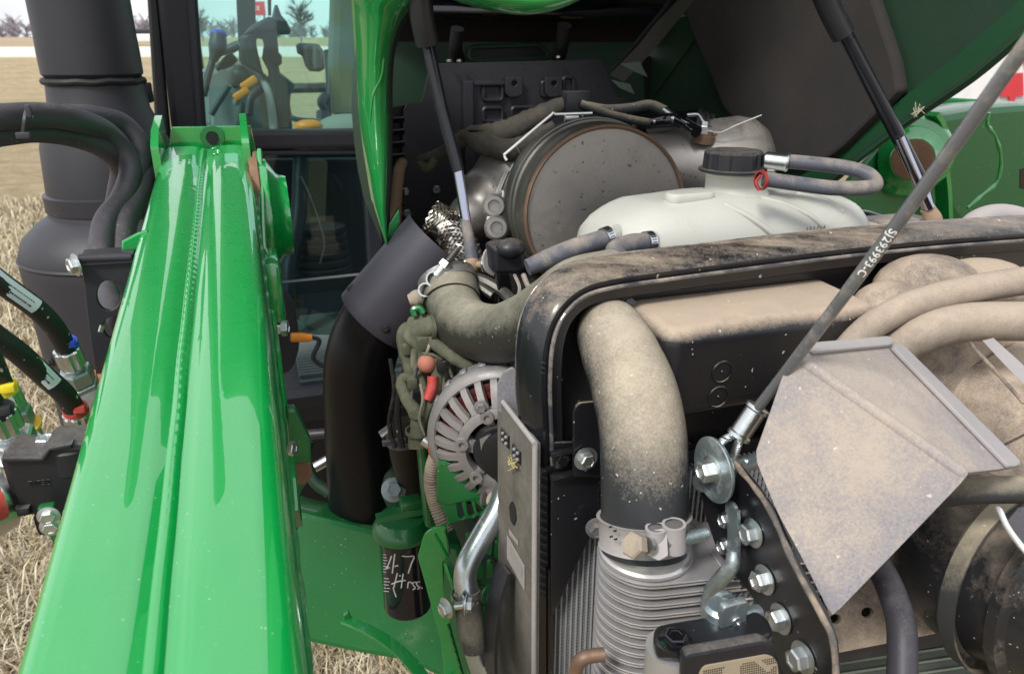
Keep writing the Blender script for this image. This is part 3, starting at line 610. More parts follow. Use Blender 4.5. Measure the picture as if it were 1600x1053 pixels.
    nz_ = nn(q, 'ShaderNodeTexNoise'); nz_.inputs['Scale'].default_value = 3.0; q.links.new(tcn.outputs['Object'], nz_.inputs['Vector']); c2 = nn(q, 'ShaderNodeValToRGB'); c2.color_ramp.elements[0].position = .5; c2.color_ramp.elements[1].position = .56; q.links.new(nz_.outputs[0], c2.inputs[0])
    mx_ = nn(q, 'ShaderNodeMix', data_type='RGBA'); mx_.blend_type = 'MULTIPLY'; mx_.inputs['B'].default_value = (1.0, .82, .45, 1); q.links.new(c2.outputs[0], mx_.inputs['Factor']); q.links.new(c.outputs[0], mx_.inputs['A']); q.links.new(mx_.outputs['Result'], b.inputs['Base Color']); b.inputs['Roughness'].default_value = .95
    mk('backrest', plate([(521, -60), (600, -60), (600, 182), (522, 180), (516, 100), (518, 40)], T(0, 2.95, 0), n, .12, bev=.03), sm, t)
    mk('cushion', ball(P(545, 200, 2.75), .12, 20, (1.0, .8, .42)), mat('seat_cushion_weave', (.25, .28, .25), .95, bump=1.2, bsc=90), t)
    mk('yellow_edge', plate([(548, -40), (556, -40), (560, 90), (556, 90)], T(0, 2.8, 0), n, .02, bev=.003), mat('lime_trim', (.30, .36, .05), .6), t)
cab_contents()
# ================================================================== LOADER ARM (left), HOSES, VALVE BLOCK
def loader_arm():
    aC = -.079; W = .075
    near = T(aC, .10, -.335); far = T(aC, 1.47, -.163)
    t = thing('loader_arm', 'glossy green front loader arm with a weld seam along its top', 'loader arm', T(aC, .8, -.6))
    d = (far-near).normalized(); s = d.cross(Z).normalized(); up = s.cross(d)
    def prof(f):
        tf = max(0.0, (f-.86)/.14); w = W*(1-.04*tf)
        top = [(-w, -.030), (-w+.0018, -.013), (-w+.006, -.0045), (-w+.014, -.0006), (-w+.022, .0), (-.034, .0), (-.020, -.0004), (-.013, -.0022), (-.0078, -.0052),
               (-.004, -.0062), (.002, -.0068), (.007, -.0058), (.011, -.0034), (.017, -.0010), (.028, -.0004), (w-.024, -.0004), (w-.013, -.0018), (w-.006, -.0060), (w-.0018, -.014), (w, -.032)]
        return top+[(w, -.19), (w-.008, -.198), (-w+.008, -.198), (-w, -.19)]
    pts = [near.lerp(far, k/40) for k in range(41)]
    mk('beam', sweep(prof, pts, Z), m_green, t, ang=50)
    # weld bead: overlapping ripples
    vs = []; fs = []; n = 420; m = 7
    for i in range(n+1):
        f = i/n; c = near.lerp(far, f*.985+.01); L_ = f*1.4
        rip = .5+.5*math.cos(L_*2*math.pi/.0042+.6*mnoise.noise(V(L_*40, 0, 0))); wob = .0012*mnoise.noise(V(L_*9, 3, 0)); am = min(1, max(0.18, (f-.12)*2.2))
        for k in range(m):
            q = k/(m-1)*2-1; c2 = c - s*(-0.0) + s*(-.0045+wob+q*.0062) + up*(-.0068+(1-q*q)*(.0034+.0006*rip*am)+.0003); 
            c2 += d*(-.0016*(1-q*q)*am*0+(1-q*q)*.0012); vs.append(c2)
    for i in range(n):
        for k in range(m-1): a = i*m+k; fs.append((a, a+1, a+m+1, a+m))
    mk('weld_bead', (vs, fs), m_green, t, ang=60)
    # thin edge weld beads down both upper corners
    mk('corner_weld', tube([near.lerp(far, k/60)+s*(W+.0004)+up*(-.030+.0006*math.sin(k*9)) for k in range(61)], .0022, 6, 3, ripple=lambda x: .25*math.sin(x*1500)), m_green2, t)
    # clevis head at the mast end
    def Q(u, v, b): return Pb(u, v, b)
    bE = 1.46
    mk('cross_plate', plate([(268, 199), (392, 197), (400, 236), (262, 240)], T(0, bE+.045, 0), -B, .012, bev=.0015), m_green, t)
    mk('pin_hole_ring', lathe(Pb(332, 215, bE+.030), -B, [(0, .010), (.004, .011), (.004, .020), (0, .021)], 24), m_green2, t)
    mk('pin_hole', lathe(Pb(332, 217, bE+.029), -B, [(0, .0), (.0045, .010), (.0045, .0)], 20), m_dark, t)
    for (u0, u1, v0, a_) in ((256, 272, 194, -.145), (385, 400, 189, -.004)):
        pl = T(a_, 1.45, 0)
        b0, b1 = bE-.10, bE+.055
        top = Pa(u0+6, v0, a_); 
        pts_ = [T(a_, b0, -.235), T(a_, b0+.005, -.150), T(a_, b0+.05, -.128), T(a_, b1-.01, -.112), T(a_, b1, -.122), T(a_, b1, -.34), T(a_, b0, -.36)]
        mk('side_plate', slab(pts_, .012, A), m_green, t)
    # pivot boss with rusty rim, right side of arm head
    aR = .02
    c = T(-.002, 1.36, -.275)
    mk('pivot_boss', lathe(c, A, [(0, .0), (0, .095), (.012, .100), (.020, .098), (.034, .075), (.04, .070), (.05, .068), (.052, .04), (.052, .0)], 36), m_green, t)
    mk('rusty_rim', lathe(c-A*.003, A, [(-.004, .101), (.0075, .1035), (.0095, .1035), (.0105, .098)], 36), m_rust, t)
    # long side rail hung beside the arm: its pale upper edge runs along the arm
    rl = [Pb(404, 236, 1.36), Pb(408, 300, 1.28), Pb(412, 395, 1.16), Pb(428, 520, 1.02), Pb(443, 640, .92), Pb(456, 740, .84), Pb(461, 800, .80)]
    mk('side_rail', sweep([(-.005, -.055), (.005, -.055), (.005, 0), (-.005, 0)], rl, Z, sub=4), m_green2, t, label='thin green rail with a worn brown upper edge')
    mk('rail_edge', tube([p+Z*.001+A*.0015 for p in rl], .0042, 8), m_green, t)
    mk('rail_rust_edge', tube([Pb(399, 240, 1.37), Pb(402, 300, 1.29), Pb(406, 360, 1.22)], .0055, 8), m_rust, t)
    # bolted pads on the rail
    mk('pad', box(Pb(427, 445, 1.10), (.012, .05, .045), (A, B, Z), .008), m_green, t)
    mk('stop_tab', plate([(447, 642), (462, 640), (486, 690), (488, 745), (478, 758), (470, 770), (466, 830), (460, 832), (456, 760)], T(0, .86, 0), -B, .02, bev=.003, rnd=4), m_green2, t)
    mk('stop_tab_wear', plate([(453, 728), (486, 722), (488, 742), (478, 757), (464, 758)], T(0, .858, 0), -B, .003, bev=.0008, rnd=4), m_rust, t)
    bolt(t, Pb(441, 513, 1.0), (A-B*.3), .011, m_zinc, flange=False)
    bolt(t, Pb(453, 700, .84), (A-B*.6), .009, m_zinc, flange=False)
    # rough weld lumps where the seam starts
    mk('weld_spatter', [ball(Pp(335+8*math.sin(k), 232+3*k, far, up), .0035, 8, (1.6, 1, .6)) for k in range(4)], m_green, t)
loader_arm()
def bracket_block():
    t = thing('hose_bracket', 'dark grey bent steel bracket holding the hoses beside the arm', 'bracket', P(165, 560, .95))
    bP = .98
    mk('plate', plate([(126, 404), (205, 404), (205, 600), (152, 600), (140, 520)], T(0, bP, 0), -B, .008, holes=[circ(170, 462, 19, 24), circ(178, 512, 17, 18)], bev=.001), m_shield, t)
    mk('top_flange', slab([Pb(124, 405, bP-.004), Pb(206, 400, bP-.004), Pb(212, 385, bP+.07), Pb(132, 390, bP+.07)], .008), m_shield, t)
    mk('fold', tube([Pb(124, 405, bP), Pb(206, 402, bP)], .006, 10), m_shield, t)
    bolt(t, Pb(119, 414, bP-.002), (-A-B*.6), .0095, m_zinc)
    mk('stud', tube([Pb(160, 508, bP-.012), Pb(157, 518, bP-.012)], .003, 8), m_zinc, t)
    mk('green_backing', plate([(190, 378), (214, 365), (230, 360), (225, 470), (188, 470)], T(0, 1.03, 0), -B, .01, bev=.002), m_green, t)
bracket_block()
def hoses():
    g = 'hydraulic hoses looped past the stack'
    def h(lab, pts, r, m=m_hose, **k): return mk('hydraulic_hose', tube([P(*p) for p in pts], r, 20, 8), m, label=lab, cat='hose', group=g)
    h('upper clean black hose looping in from the left and down behind the arm bracket', [(-90, 188, .95), (0, 183, 1.0), (60, 180, 1.05), (110, 186, 1.1), (160, 203, 1.18), (192, 235, 1.22), (204, 270, 1.22), (190, 312, 1.18), (166, 345, 1.13), (158, 385, 1.1), (160, 420, 1.08)], .0175)
    h('lower clean black hose of the pair under the tie at the left edge', [(-90, 222, .98), (0, 208, 1.03), (60, 203, 1.08), (120, 213, 1.15), (165, 232, 1.2), (190, 262, 1.25), (186, 300, 1.28), (180, 330, 1.3)], .0185)
    h('outer black hose arching widest towards the cab pillar', [(100, 182, 1.16), (150, 184, 1.2), (190, 195, 1.24), (217, 226, 1.26), (218, 262, 1.26), (205, 295, 1.22), (180, 330, 1.16)], .0185)
    h('innermost black hose dropping in an S curve behind the arm edge', [(200, 215, 1.32), (222, 245, 1.30), (226, 280, 1.26), (208, 318, 1.2), (193, 350, 1.15), (190, 395, 1.12), (194, 430, 1.1)], .0195)
    h('short black hose poking through the round hole of the bracket', [(160, 440, 1.05), (168, 458, 1.0), (180, 485, .96), (192, 510, .95), (205, 545, .97)], .015)
    tie = []
    for dv in (0,):
        tie.append(sweep([(-.002, -.0018), (.002, -.0018), (.002, .0018), (-.002, .0018)], [P(47, 168, 1.02), P(42, 172, .995), P(39, 185, .985), P(37, 200, .99), P(36, 213, 1.0), P(42, 216, 1.04)], up=V(0, -1, .2), sub=3))
    tie.append(box(P(36, 212, .985), (.008, .004, .004), (A, B, Z), .001)); tie.append(box(P(44, 174, .985), (.003, .003, .008), (A, B, Z), .001))
    mk('cable_tie', tie, m_hose, label='black cable tie strapping the two hoses at the left edge', cat='cable tie')
hoses()
def fitting_stack(t, p0, p1, spec):
    """spec: list of (t0, t1, r, kind) along p0->p1"""
    ax = (p1-p0).normalized(); 
    for (a, b, r, kind, m, nm) in spec:
        q0 = p0+ax*a; hgt = b-a
        if kind == 'hex':
            pr = [(0, r*.9), (hgt*.12, r), (hgt*.88, r), (hgt, r*.9)]; mk(nm, lathe(q0, ax, pr, 6), m, t, ang=20)
        elif kind == 'crimp':
            segs = 24; vs, fs = lathe(q0, ax, [(0, r*.86), (hgt*.06, r*.98), (hgt*.5, r), (hgt*.92, r), (hgt, r*.9)], segs)
            for i, v in enumerate(vs):
                if (i % segs) % 3 == 0: c_ = q0+ax*(v-q0).dot(ax); vs[i] = c_+(v-c_)*.86
            mk(nm, (vs, fs), m, t, ang=25)
        else: mk(nm, lathe(q0, ax, [(0, r*.93), (hgt*.15, r), (hgt*.85, r), (hgt, r*.93)], 24), m, t)
def labelled_hose(lab, pts, r, lab_uv, tie_m, tie_pt, fit, tielab):
    t = thing('fitted_hose', lab, 'hose', P(*pts[-1]), 'labelled hoses running to the valve block')
    W_ = [P(*p) for p in pts]; mk('tube', tube(W_, r, 20, 8), m_hoseblack, t)
    if lab_uv:
        c = [P(*q) for q in lab_uv]; pth = catmull(c, 6); fr = frames(pth); vs = []; fs = []; m = 8; toe = (EYE-c[0]).normalized()
        upw = V(-.25, -.35, 1).normalized()
        for i, p in enumerate(pth):
            tg, _, _ = fr[i]; sd = (toe-tg*toe.dot(tg)).normalized(); s2 = tg.cross(sd)
            for k in range(m+1): a = (-.85+1.5*k/m); vs.append(p+(sd*math.cos(a)+s2*math.sin(a))*(r+.0006))
        for i in range(len(pth)-1):
            for k in range(m): a = i*(m+1)+k; fs.append((a, a+1, a+m+2, a+m+1))
        mk('printed_label', (vs, fs), m_label, t)
        # two rows of tiny print
        pr = []; n = len(pth)-1; rr = random.Random(4)
        for row, a0 in ((0, -.28), (1, .18)):
            k = .10
            while k < .9:
                wd_ = rr.uniform(.012, .03); i0 = k*n; i = int(i0); p = pth[i].lerp(pth[min(i+1, n)], i0-i); tg = fr[i][0]; sd = (toe-tg*toe.dot(tg)).normalized(); s2 = tg.cross(sd)
                nn_ = sd*math.cos(a0)+s2*math.sin(a0); tt_ = s2*math.cos(a0)-sd*math.sin(a0)
                ln = (pth[-1]-pth[0]).length; pr.append(box(p+nn_*(r+.0008), (ln*wd_*.5, .0005 if row == 0 else .0009, .0003), (tg, tt_, nn_))); k += wd_+.012
        mk('small_print', pr, m_ink, t, smooth=False)
    p0 = P(*fit[0]); p1 = P(*fit[1]); L_ = (p1-p0).length
    fitting_stack(t, p0, p1, [(L_*a, L_*b, r_, k, m_, nm) for a, b, r_, k, m_, nm in fit[2]])
    ax = (p1-p0).normalized(); mk('colour_tie', [lathe(P(*tie_pt)-ax*.0035, ax, [(0, r*.9), (0, r*1.17), (.007, r*1.17), (.007, r*.9)], 24), box(P(*tie_pt)+(EYE-p0).normalized()*r*1.1+A*.004, (.006, .004, .004), (A, B, Z), .001)], tie_m, t, label=tielab)
labelled_hose('black hose with silver label and a blue tie above its crimped fitting', [(-70, 388, .72), (0, 441, .76), (50, 477, .8), (82, 508, .83), (104, 545, .86)], .0112, [(-20, 424, .748), (8, 446, .766), (50, 476, .797)], m_blue, (103, 538, .86),
    [(103, 545, .86), (128, 603, .90), [(0, .45, .0145, 'crimp', m_zinc, 'crimp_sleeve'), (.45, .55, .010, 'cyl', m_zinc, 'neck'), (.52, .88, .0185, 'hex', m_zincd, 'hex_nut'), (.88, 1.0, .0200, 'hex', m_zincd, 'lock_nut')]], 'blue plastic tie')
labelled_hose('black hose with silver label and a red tie, second from the top at left', [(-70, 478, .70), (0, 530, .74), (30, 552, .76), (70, 588, .79), (100, 615, .81), (118, 642, .83)], .0112, [(20, 545, .755), (48, 566, .775), (80, 597, .797)], m_red, (118, 640, .83),
    [(118, 645, .83), (137, 705, .87), [(0, .5, .0140, 'crimp', m_zinc, 'crimp_sleeve'), (.5, .6, .010, 'cyl', m_zinc, 'neck'), (.6, 1.0, .0165, 'hex', m_zinc, 'hex_nut')]], 'red plastic tie')
labelled_hose('black hose coming in at the left edge with a yellow tie', [(-60, 470, .66), (-30, 530, .68), (-8, 580, .70), (2, 605, .71)], .0108, None, m_yellow, (5, 607, .71),
    [(3, 606, .71), (42, 690, .75), [(0, .38, .0140, 'crimp', m_zinc, 'crimp_sleeve'), (.38, .68, .0160, 'hex', m_zincd, 'hex_nut'), (.68, .74, .0195, 'cyl', m_amber, 'amber_seal'), (.74, 1.0, .0165, 'cyl', m_zinc, 'adapter')]], 'yellow plastic tie')
labelled_hose('lowest hose fitting at the left edge with a black tie', [(-70, 540, .62), (-40, 590, .64), (-15, 630, .66)], .0105, None, m_ink, (-2, 642, .665),
    [(-5, 640, .665), (26, 705, .70), [(0, .46, .0155, 'crimp', m_zinc, 'crimp_sleeve'), (.46, .56, .010, 'cyl', m_zinc, 'neck'), (.56, .88, .021, 'hex', m_zinc, 'hex_nut'), (.86, 1.0, .024, 'cyl', m_zinc, 'washer')]], 'black tie')
def valve_block():
    t = thing('valve_block', 'black hydraulic coupler block with bolts at the lower left', 'valve block', P(55, 800, .72))
    b0 = .62
    face = [(-2, 722), (6, 710), (60, 712), (75, 696), (200, 690), (200, 800), (30, 808), (22, 798)]
    mk('housing', plate(face, T(0, b0, 0), -B, .04, bev=.005, rnd=5), m_cap, t)
    tp = Pb(60, 700, b0+.05)
    mk('cover_lid', plate([(62, 716), (76, 700), (112, 694), (112, 702), (80, 706), (70, 722), (4, 724), (2, 716)], T(0, b0-.004, 0), -B, .012, bev=.002), m_cap, t)
    mk('top_cap', lathe(Pb(112, 692, b0+.02), Z, [(-.02, .022), (0, .022), (.003, .019), (.003, 0)], 28), m_cap, t)
    mk('base_lug', plate([(22, 796), (45, 793), (48, 806), (26, 810)], T(0, b0-.006, 0), -B, .05, bev=.003), m_cap, t)
    bolt(t, Pb(74, 695, b0+.025), Z, .0085, m_zinc); 
    mk('end_disc', lathe(Pb(0, 770, b0+.03), (-A*.8-B*.6), [(0, .032), (.012, .034), (.02, .034), (.022, .028)], 32), m_zinc, t)
    mk('red_plug', lathe(Pb(-4, 778, b0+.005), (-A*.8-B*.6), [(0, .018), (.012, .018), (.015, .014), (.015, 0)], 24), m_red, t)
    # faint moulded lettering on the face
    lw = []
    xs = 44
    for k, ch in enumerate('TITEC'):
        for seg in {'T': [((0, 0), (6, 0)), ((3, 0), (3, 7))], 'I': [((2, 0), (2, 7))], 'E': [((0, 0), (5, 0)), ((0, 3.5), (4, 3.5)), ((0, 7), (5, 7)), ((0, 0), (0, 7))], 'C': [((5, 0), (0, 0)), ((0, 0), (0, 7)), ((0, 7), (5, 7))]}[ch]:
            (x0, y0), (x1, y1) = seg; lw.append(tube([Pb(xs+x0, 752+y0-.1*(xs-44), b0-.001), Pb(xs+x1, 752+y1-.1*(xs-44), b0-.001)], .0005, 6, 1))
        xs += 8 if ch != 'I' else 5
    mk('moulded_lettering', lw, m_cap, t, smooth=False)
    mk('lower_body', box(Pb(85, 800, b0+.035), (.012, .02, .012), (A, B, Z), .006), m_dark, t)
    g = thing('green_bracket', 'small green bracket with two bolts under the valve block', 'bracket', Pb(75, 840, .6))
    mk('plate', plate([(57, 795), (84, 790), (90, 860), (72, 830)], T(0, .60, 0), -B, .008, bev=.001, rnd=4), m_green2, g)
    bolt(g, Pb(76, 806, .592), -B, .0058, m_zinc); bolt(g, Pb(80, 822, .592), -B, .0058, m_zinc)
    a = thing('angle_adapter', 'grey steel adapter block with orange rusted top beside the blue tied hose', 'adapter', P(145, 650, .93))
    mk('block', box(P(147, 622, .95), (.028, .018, .032), (A, B, Z), .002), m_zincd, a)
    mk('rusty_top', box(P(147, 588, .935), (.028, .019, .0015), (A, B, Z), .0006), mat('orange_rust', (.48, .16, .05), .85, dust=-.2, dcol=(.35, .25, .18), bump=.6), a)
valve_block()
# ================================================================== ENGINE BAY BEHIND THE RADIATOR
def block():
    t = thing('engine_block', 'dark dusty engine block deep under the hood', 'engine', T(.5, 1.1, -1.2))
    mk('crankcase', box(T(.56, 1.18, -.72), (.20, .36, .26), (A, B, Z), .03), m_dark, t)
    mk('cylinder_head', box(T(.56, 1.18, -.42), (.17, .34, .06), (A, B, Z), .02), m_dark, t)
    mk('front_cover', box(T(.54, .84, -.66), (.15, .03, .20), (A, B, Z), .015), m_dark, t)
    mk('sump', box(T(.5, 1.2, -1.05), (.17, .36, .10), (A, B, Z), .04), m_greenin, t)
    mk('valve_cover', box(T(.56, 1.2, -.345), (.12, .30, .025), (A, B, Z), .02), m_dark, t)
    for k in range(5): mk('cast_rib', box(T(.352, .92+k*.13, -.70), (.012, .012, .2), (A, B, Z), .005), m_dark, t)
    mk('manifold', tube([T(.36, .95, -.48), T(.33, 1.1, -.46), T(.33, 1.3, -.46), T(.36, 1.45, -.46)], .03, 14), m_dark, t)
    for k in range(4): bolt(t, T(.345, .98+k*.13, -.55), -A, .010, m_zincd)
    f = thing('chassis_frame', 'dark chassis rails and floor of the engine bay', 'frame', T(.4, 1.3, -1.4))
    mk('rail', box(T(.34, 1.3, -1.16), (.03, .75, .09), (A, B, Z), .01), m_dark, f); mk('rail', box(T(.80, 1.2, -1.16), (.03, .85, .09), (A, B, Z), .01), m_dark, f)
    mk('crossmember', box(T(.57, .66, -1.12), (.26, .04, .08), (A, B, Z), .01), m_dark, f)
    mk('bulkhead', box(T(.70, 1.78, -.62), (.34, .02, .60), (A, B, Z), .01), m_dark, f)
    mk('inner_fender', box(T(.86, 1.3, -.70), (.012, .5, .32), (A, B, Z), .005), m_dark, f)
block()
def firewall():
    b0 = 1.60; n = -B; t = thing('heat_shield_wall', 'large dark pressed steel heat shield standing behind the round canister', 'heat shield', Pb(760, 400, b0))
    out = [(672, 100), (940, 93), (962, 148), (985, 160), (1010, 420), (622, 420), (626, 330), (630, 175), (636, 162), (660, 160)]
    mk('plate', plate(out, T(0, b0, 0), n, .006, holes=[circ(805, 132, 5), circ(866, 129, 5)], bev=.001, rnd=3), m_shield, t)
    # raised frame around the recess, and pressed ribs
    def bar(pts, r, m=m_shield, nm='pressed_rib', sq=.6): return mk(nm, tube([Pb(u, v, b0-.006) for u, v in pts], r, 10, 1, squash=1), m, t)
    mk('recess_frame', [plate([(724, 127), (741, 127), (741, 205), (724, 205)], T(0, b0-.012, 0), n, .014, bev=.003, rnd=2)], m_shield, t)
    mk('recess_frame', [plate([(741, 127), (790, 127), (792, 133), (741, 134)], T(0, b0-.012, 0), n, .012, bev=.002)], m_shield, t)
    for (x0, y0, x1, y1) in ((755, 133, 785, 157), (755, 169, 785, 190), (800, 168, 843, 186), (847, 128, 855, 150), (880, 121, 896, 160)):
        c = round_poly([(x0, y0), (x1, y0), (x1, y1), (x0, y1)], 6, 3); c.append(c[0])
        mk('pressed_rib', tube([Pb(u, v, b0-.004) for u, v in c], .0045, 8, 1, cap=False), m_shield, t)
    for cx in (804, 866):
        mk('clip_bracket', plate([(cx-14, 121), (cx+13, 120), (cx+13, 148), (cx+6, 152), (cx-8, 153), (cx-14, 146)], T(0, b0-.016, 0), n, .008, holes=[circ(cx, 131, 4)], bev=.002, rnd=3), m_shield, t)
    mk('lower_duct', plate([(726, 205), (742, 205), (745, 300), (729, 300)], T(0, b0-.02, 0), n, .02, bev=.004), m_shield, t)
    for (u, v) in ((633, 299), (682, 296), (636, 333)): bolt(t, Pb(u, v, b0-.006), n, .0088, m_zinc, flange=False, h=.5)
    for (u, v) in ((702, 97), (718, 97), (872, 91)): bolt(t, Pb(u, v, b0-.02), Z, .006, m_zinc, flange=False)
    # green tank/cowl rail seen above it
    r = thing('green_cowl_rail', 'green cowl pressing with dark oval slot above the heat shield', 'cowl', Pb(800, 80, 1.75))
    mk('panel', plate([(588, 40), (1000, 40), (1010, 175), (588, 200)], T(0, 1.75, 0), n, .01, bev=.002), m_greenin, r)
    sl = round_poly([(733, 74), (845, 70), (860, 92), (733, 95)], 10, 4); sl.append(sl[0])
    mk('slot_rim', tube([Pb(u, v, 1.742) for u, v in sl], .006, 8, 1, cap=False), m_greenin, r)
    mk('slot', plate([(735, 75), (844, 71), (856, 92), (735, 94)], T(0, 1.743, 0), n, .004, bev=.001, rnd=8), m_dark, r)
    mk('hinge_arm', [tube([Pb(715, 45, 1.6), Pb(712, 75, 1.62), Pb(718, 95, 1.66)], .014, 10)], m_dark, r); mk('hinge_arm', [tube([Pb(882, 40, 1.6), Pb(878, 70, 1.62), Pb(872, 92, 1.66)], .016, 10)], m_dark, r)
    # louvre slats at the left side edge
    lv = thing('louvre_panel', 'dark louvred side grille beside the hood skirt', 'grille', Pb(612, 380, 1.45))
    mk('back', plate([(598, 170), (634, 165), (628, 400), (604, 400)], T(0, 1.62, 0), n, .004, bev=0), m_dark, lv)
    for k in range(11): mk('slat', slab([Pb(600, 185+k*19, 1.55), Pb(632, 182+k*19, 1.55), Pb(632, 189+k*19, 1.59), Pb(600, 192+k*19, 1.59)], .003), m_shield, lv)
    mk('rounded_post', tube([Pb(618, 400, 1.5), Pb(619, 320, 1.5), Pb(623, 270, 1.52), Pb(628, 255, 1.56)], .012, 12), m_socket, lv)
firewall()
def canister():
    fc = P(947, 332, 1.13); bc = P(880, 300, 1.33); ax = (bc-fc).normalized(); R = .128
    t = thing('round_aftertreatment_can', 'large round steel exhaust canister with rusty rim and speckled end', 'exhaust canister', fc-Z*.15)
    mk('end_plate', lathe(fc, ax, [(.004, 0), (.003, R*.5), (.001, R*.9), (.0005, R*.955)], 72, cap=False), m_can, t, ang=60)
    mk('rusty_rim', lathe(fc, ax, [(.0005, R*.955), (-.0035, R*.965), (-.005, R*.985), (-.003, R*1.0), (.004, R*1.005)], 72, cap=False), m_canrust, t, ang=60)
    pr = [(.004, R*1.005), (.018, R*1.008), (.020, R*1.02), (.05, R*1.02), (.052, R*1.045), (.062, R*1.05), (.066, R*1.03), (.085, R*1.03), (.09, R*1.0), (.10, R*.995), (.104, R*1.015), (.115, R*1.015), (.118, R*.99), (.15, R*.96), (.17, R*.90), (.20, R*.80), (.24, R*.55), (.27, R*.45)]
    mk('shell', lathe(fc, ax, pr, 80, cap=False), m_canside, t)
    mk('band_clamp', lathe(fc, ax, [(.066, R*1.035), (.067, R*1.06), (.081, R*1.06), (.083, R*1.035)], 80, cap=False), m_canside, t)
    # vee clamp ring and bolts on the left shoulder
    for (u, v, tt) in ((772, 322, 1.22), (776, 356, 1.20)):
        c = P(u, v, tt); d = (EYE-c).normalized(); mk('clamp_lug', lathe(c, d, [(0, .020), (.012, .020), (.016, .016), (.016, .010), (.010, .009), (.010, 0)], 20), m_can, t)
    mk('clamp_strap', tube([P(765, 345, 1.22), P(760, 325, 1.215), P(772, 306, 1.22), P(786, 300, 1.23), P(782, 330, 1.21)], .0025, 8), m_wire, t)
    mk('clamp_bridge', [tube([P(768, 370, 1.21), P(766, 345, 1.215), P(772, 330, 1.22)], .008, 8), tube([P(780, 300, 1.23), P(794, 268, 1.24)], .003, 6), tube([P(775, 303, 1.23), P(789, 271, 1.24)], .003, 6)], m_can, t)
    n = thing('inlet_cone', 'grey steel cone joining the round canister to the braided pipe', 'pipe', P(730, 360, 1.3))
    mk('cone', tube([P(800, 300, 1.38), P(765, 320, 1.36), P(738, 340, 1.34), P(715, 360, 1.32)], [.09, .07, .045, .035], 24, 6), m_can, n)
    # braided flex
    b = thing('braided_flex_pipe', 'braided steel flexible pipe between the canister and the grey sleeve', 'pipe', P(705, 390, 1.25))
    path = [P(672, 340, 1.24), P(695, 352, 1.24), P(715, 375, 1.23), P(725, 405, 1.22), P(722, 440, 1.22)]
    pth = catmull(path, 12); fr = frames(pth); mk('core', tube(path, .026, 20, 6), m_dark, b)
    strands = []
    for sgn in (1, -1):
        for k in range(14):
            q = []
            for i, p in enumerate(pth):
                a = sgn*i*.17+k*2*math.pi/14; rr_ = .0275+.0012*math.cos(i*1.3+k*math.pi+(0 if sgn > 0 else math.pi)); q.append(p+fr[i][1]*math.cos(a)*rr_+fr[i][2]*math.sin(a)*rr_)
            strands.append(tube(q, .0026, 5, 1, squash=.6))
    mk('braid', strands, m_braid, b, kind='stuff')
    # silver wire ladder
    wl = thing('wire_guide', 'bent bright metal wire guide standing on the round canister', 'wire bracket', P(870, 230, 1.2))
    mk('rail', tube([P(792, 251, 1.17), P(788, 243, 1.17), P(795, 236, 1.17), P(860, 181, 1.19), P(868, 179, 1.19), P(925, 177, 1.2)], .0022, 8, 2), m_wire, wl)
    for a_, c_ in (((806, 227), (816, 246)), ((830, 207), (845, 223)), ((883, 180), (880, 207)), ((910, 178), (914, 206))): mk('rung', tube([P(*a_, 1.18), P(*c_, 1.22)], .0012, 6), m_wire, wl)
    mk('tab', box(P(893, 184, 1.2), (.012, .003, .003), (A, B, Z), .001), m_wire, wl)
canister()
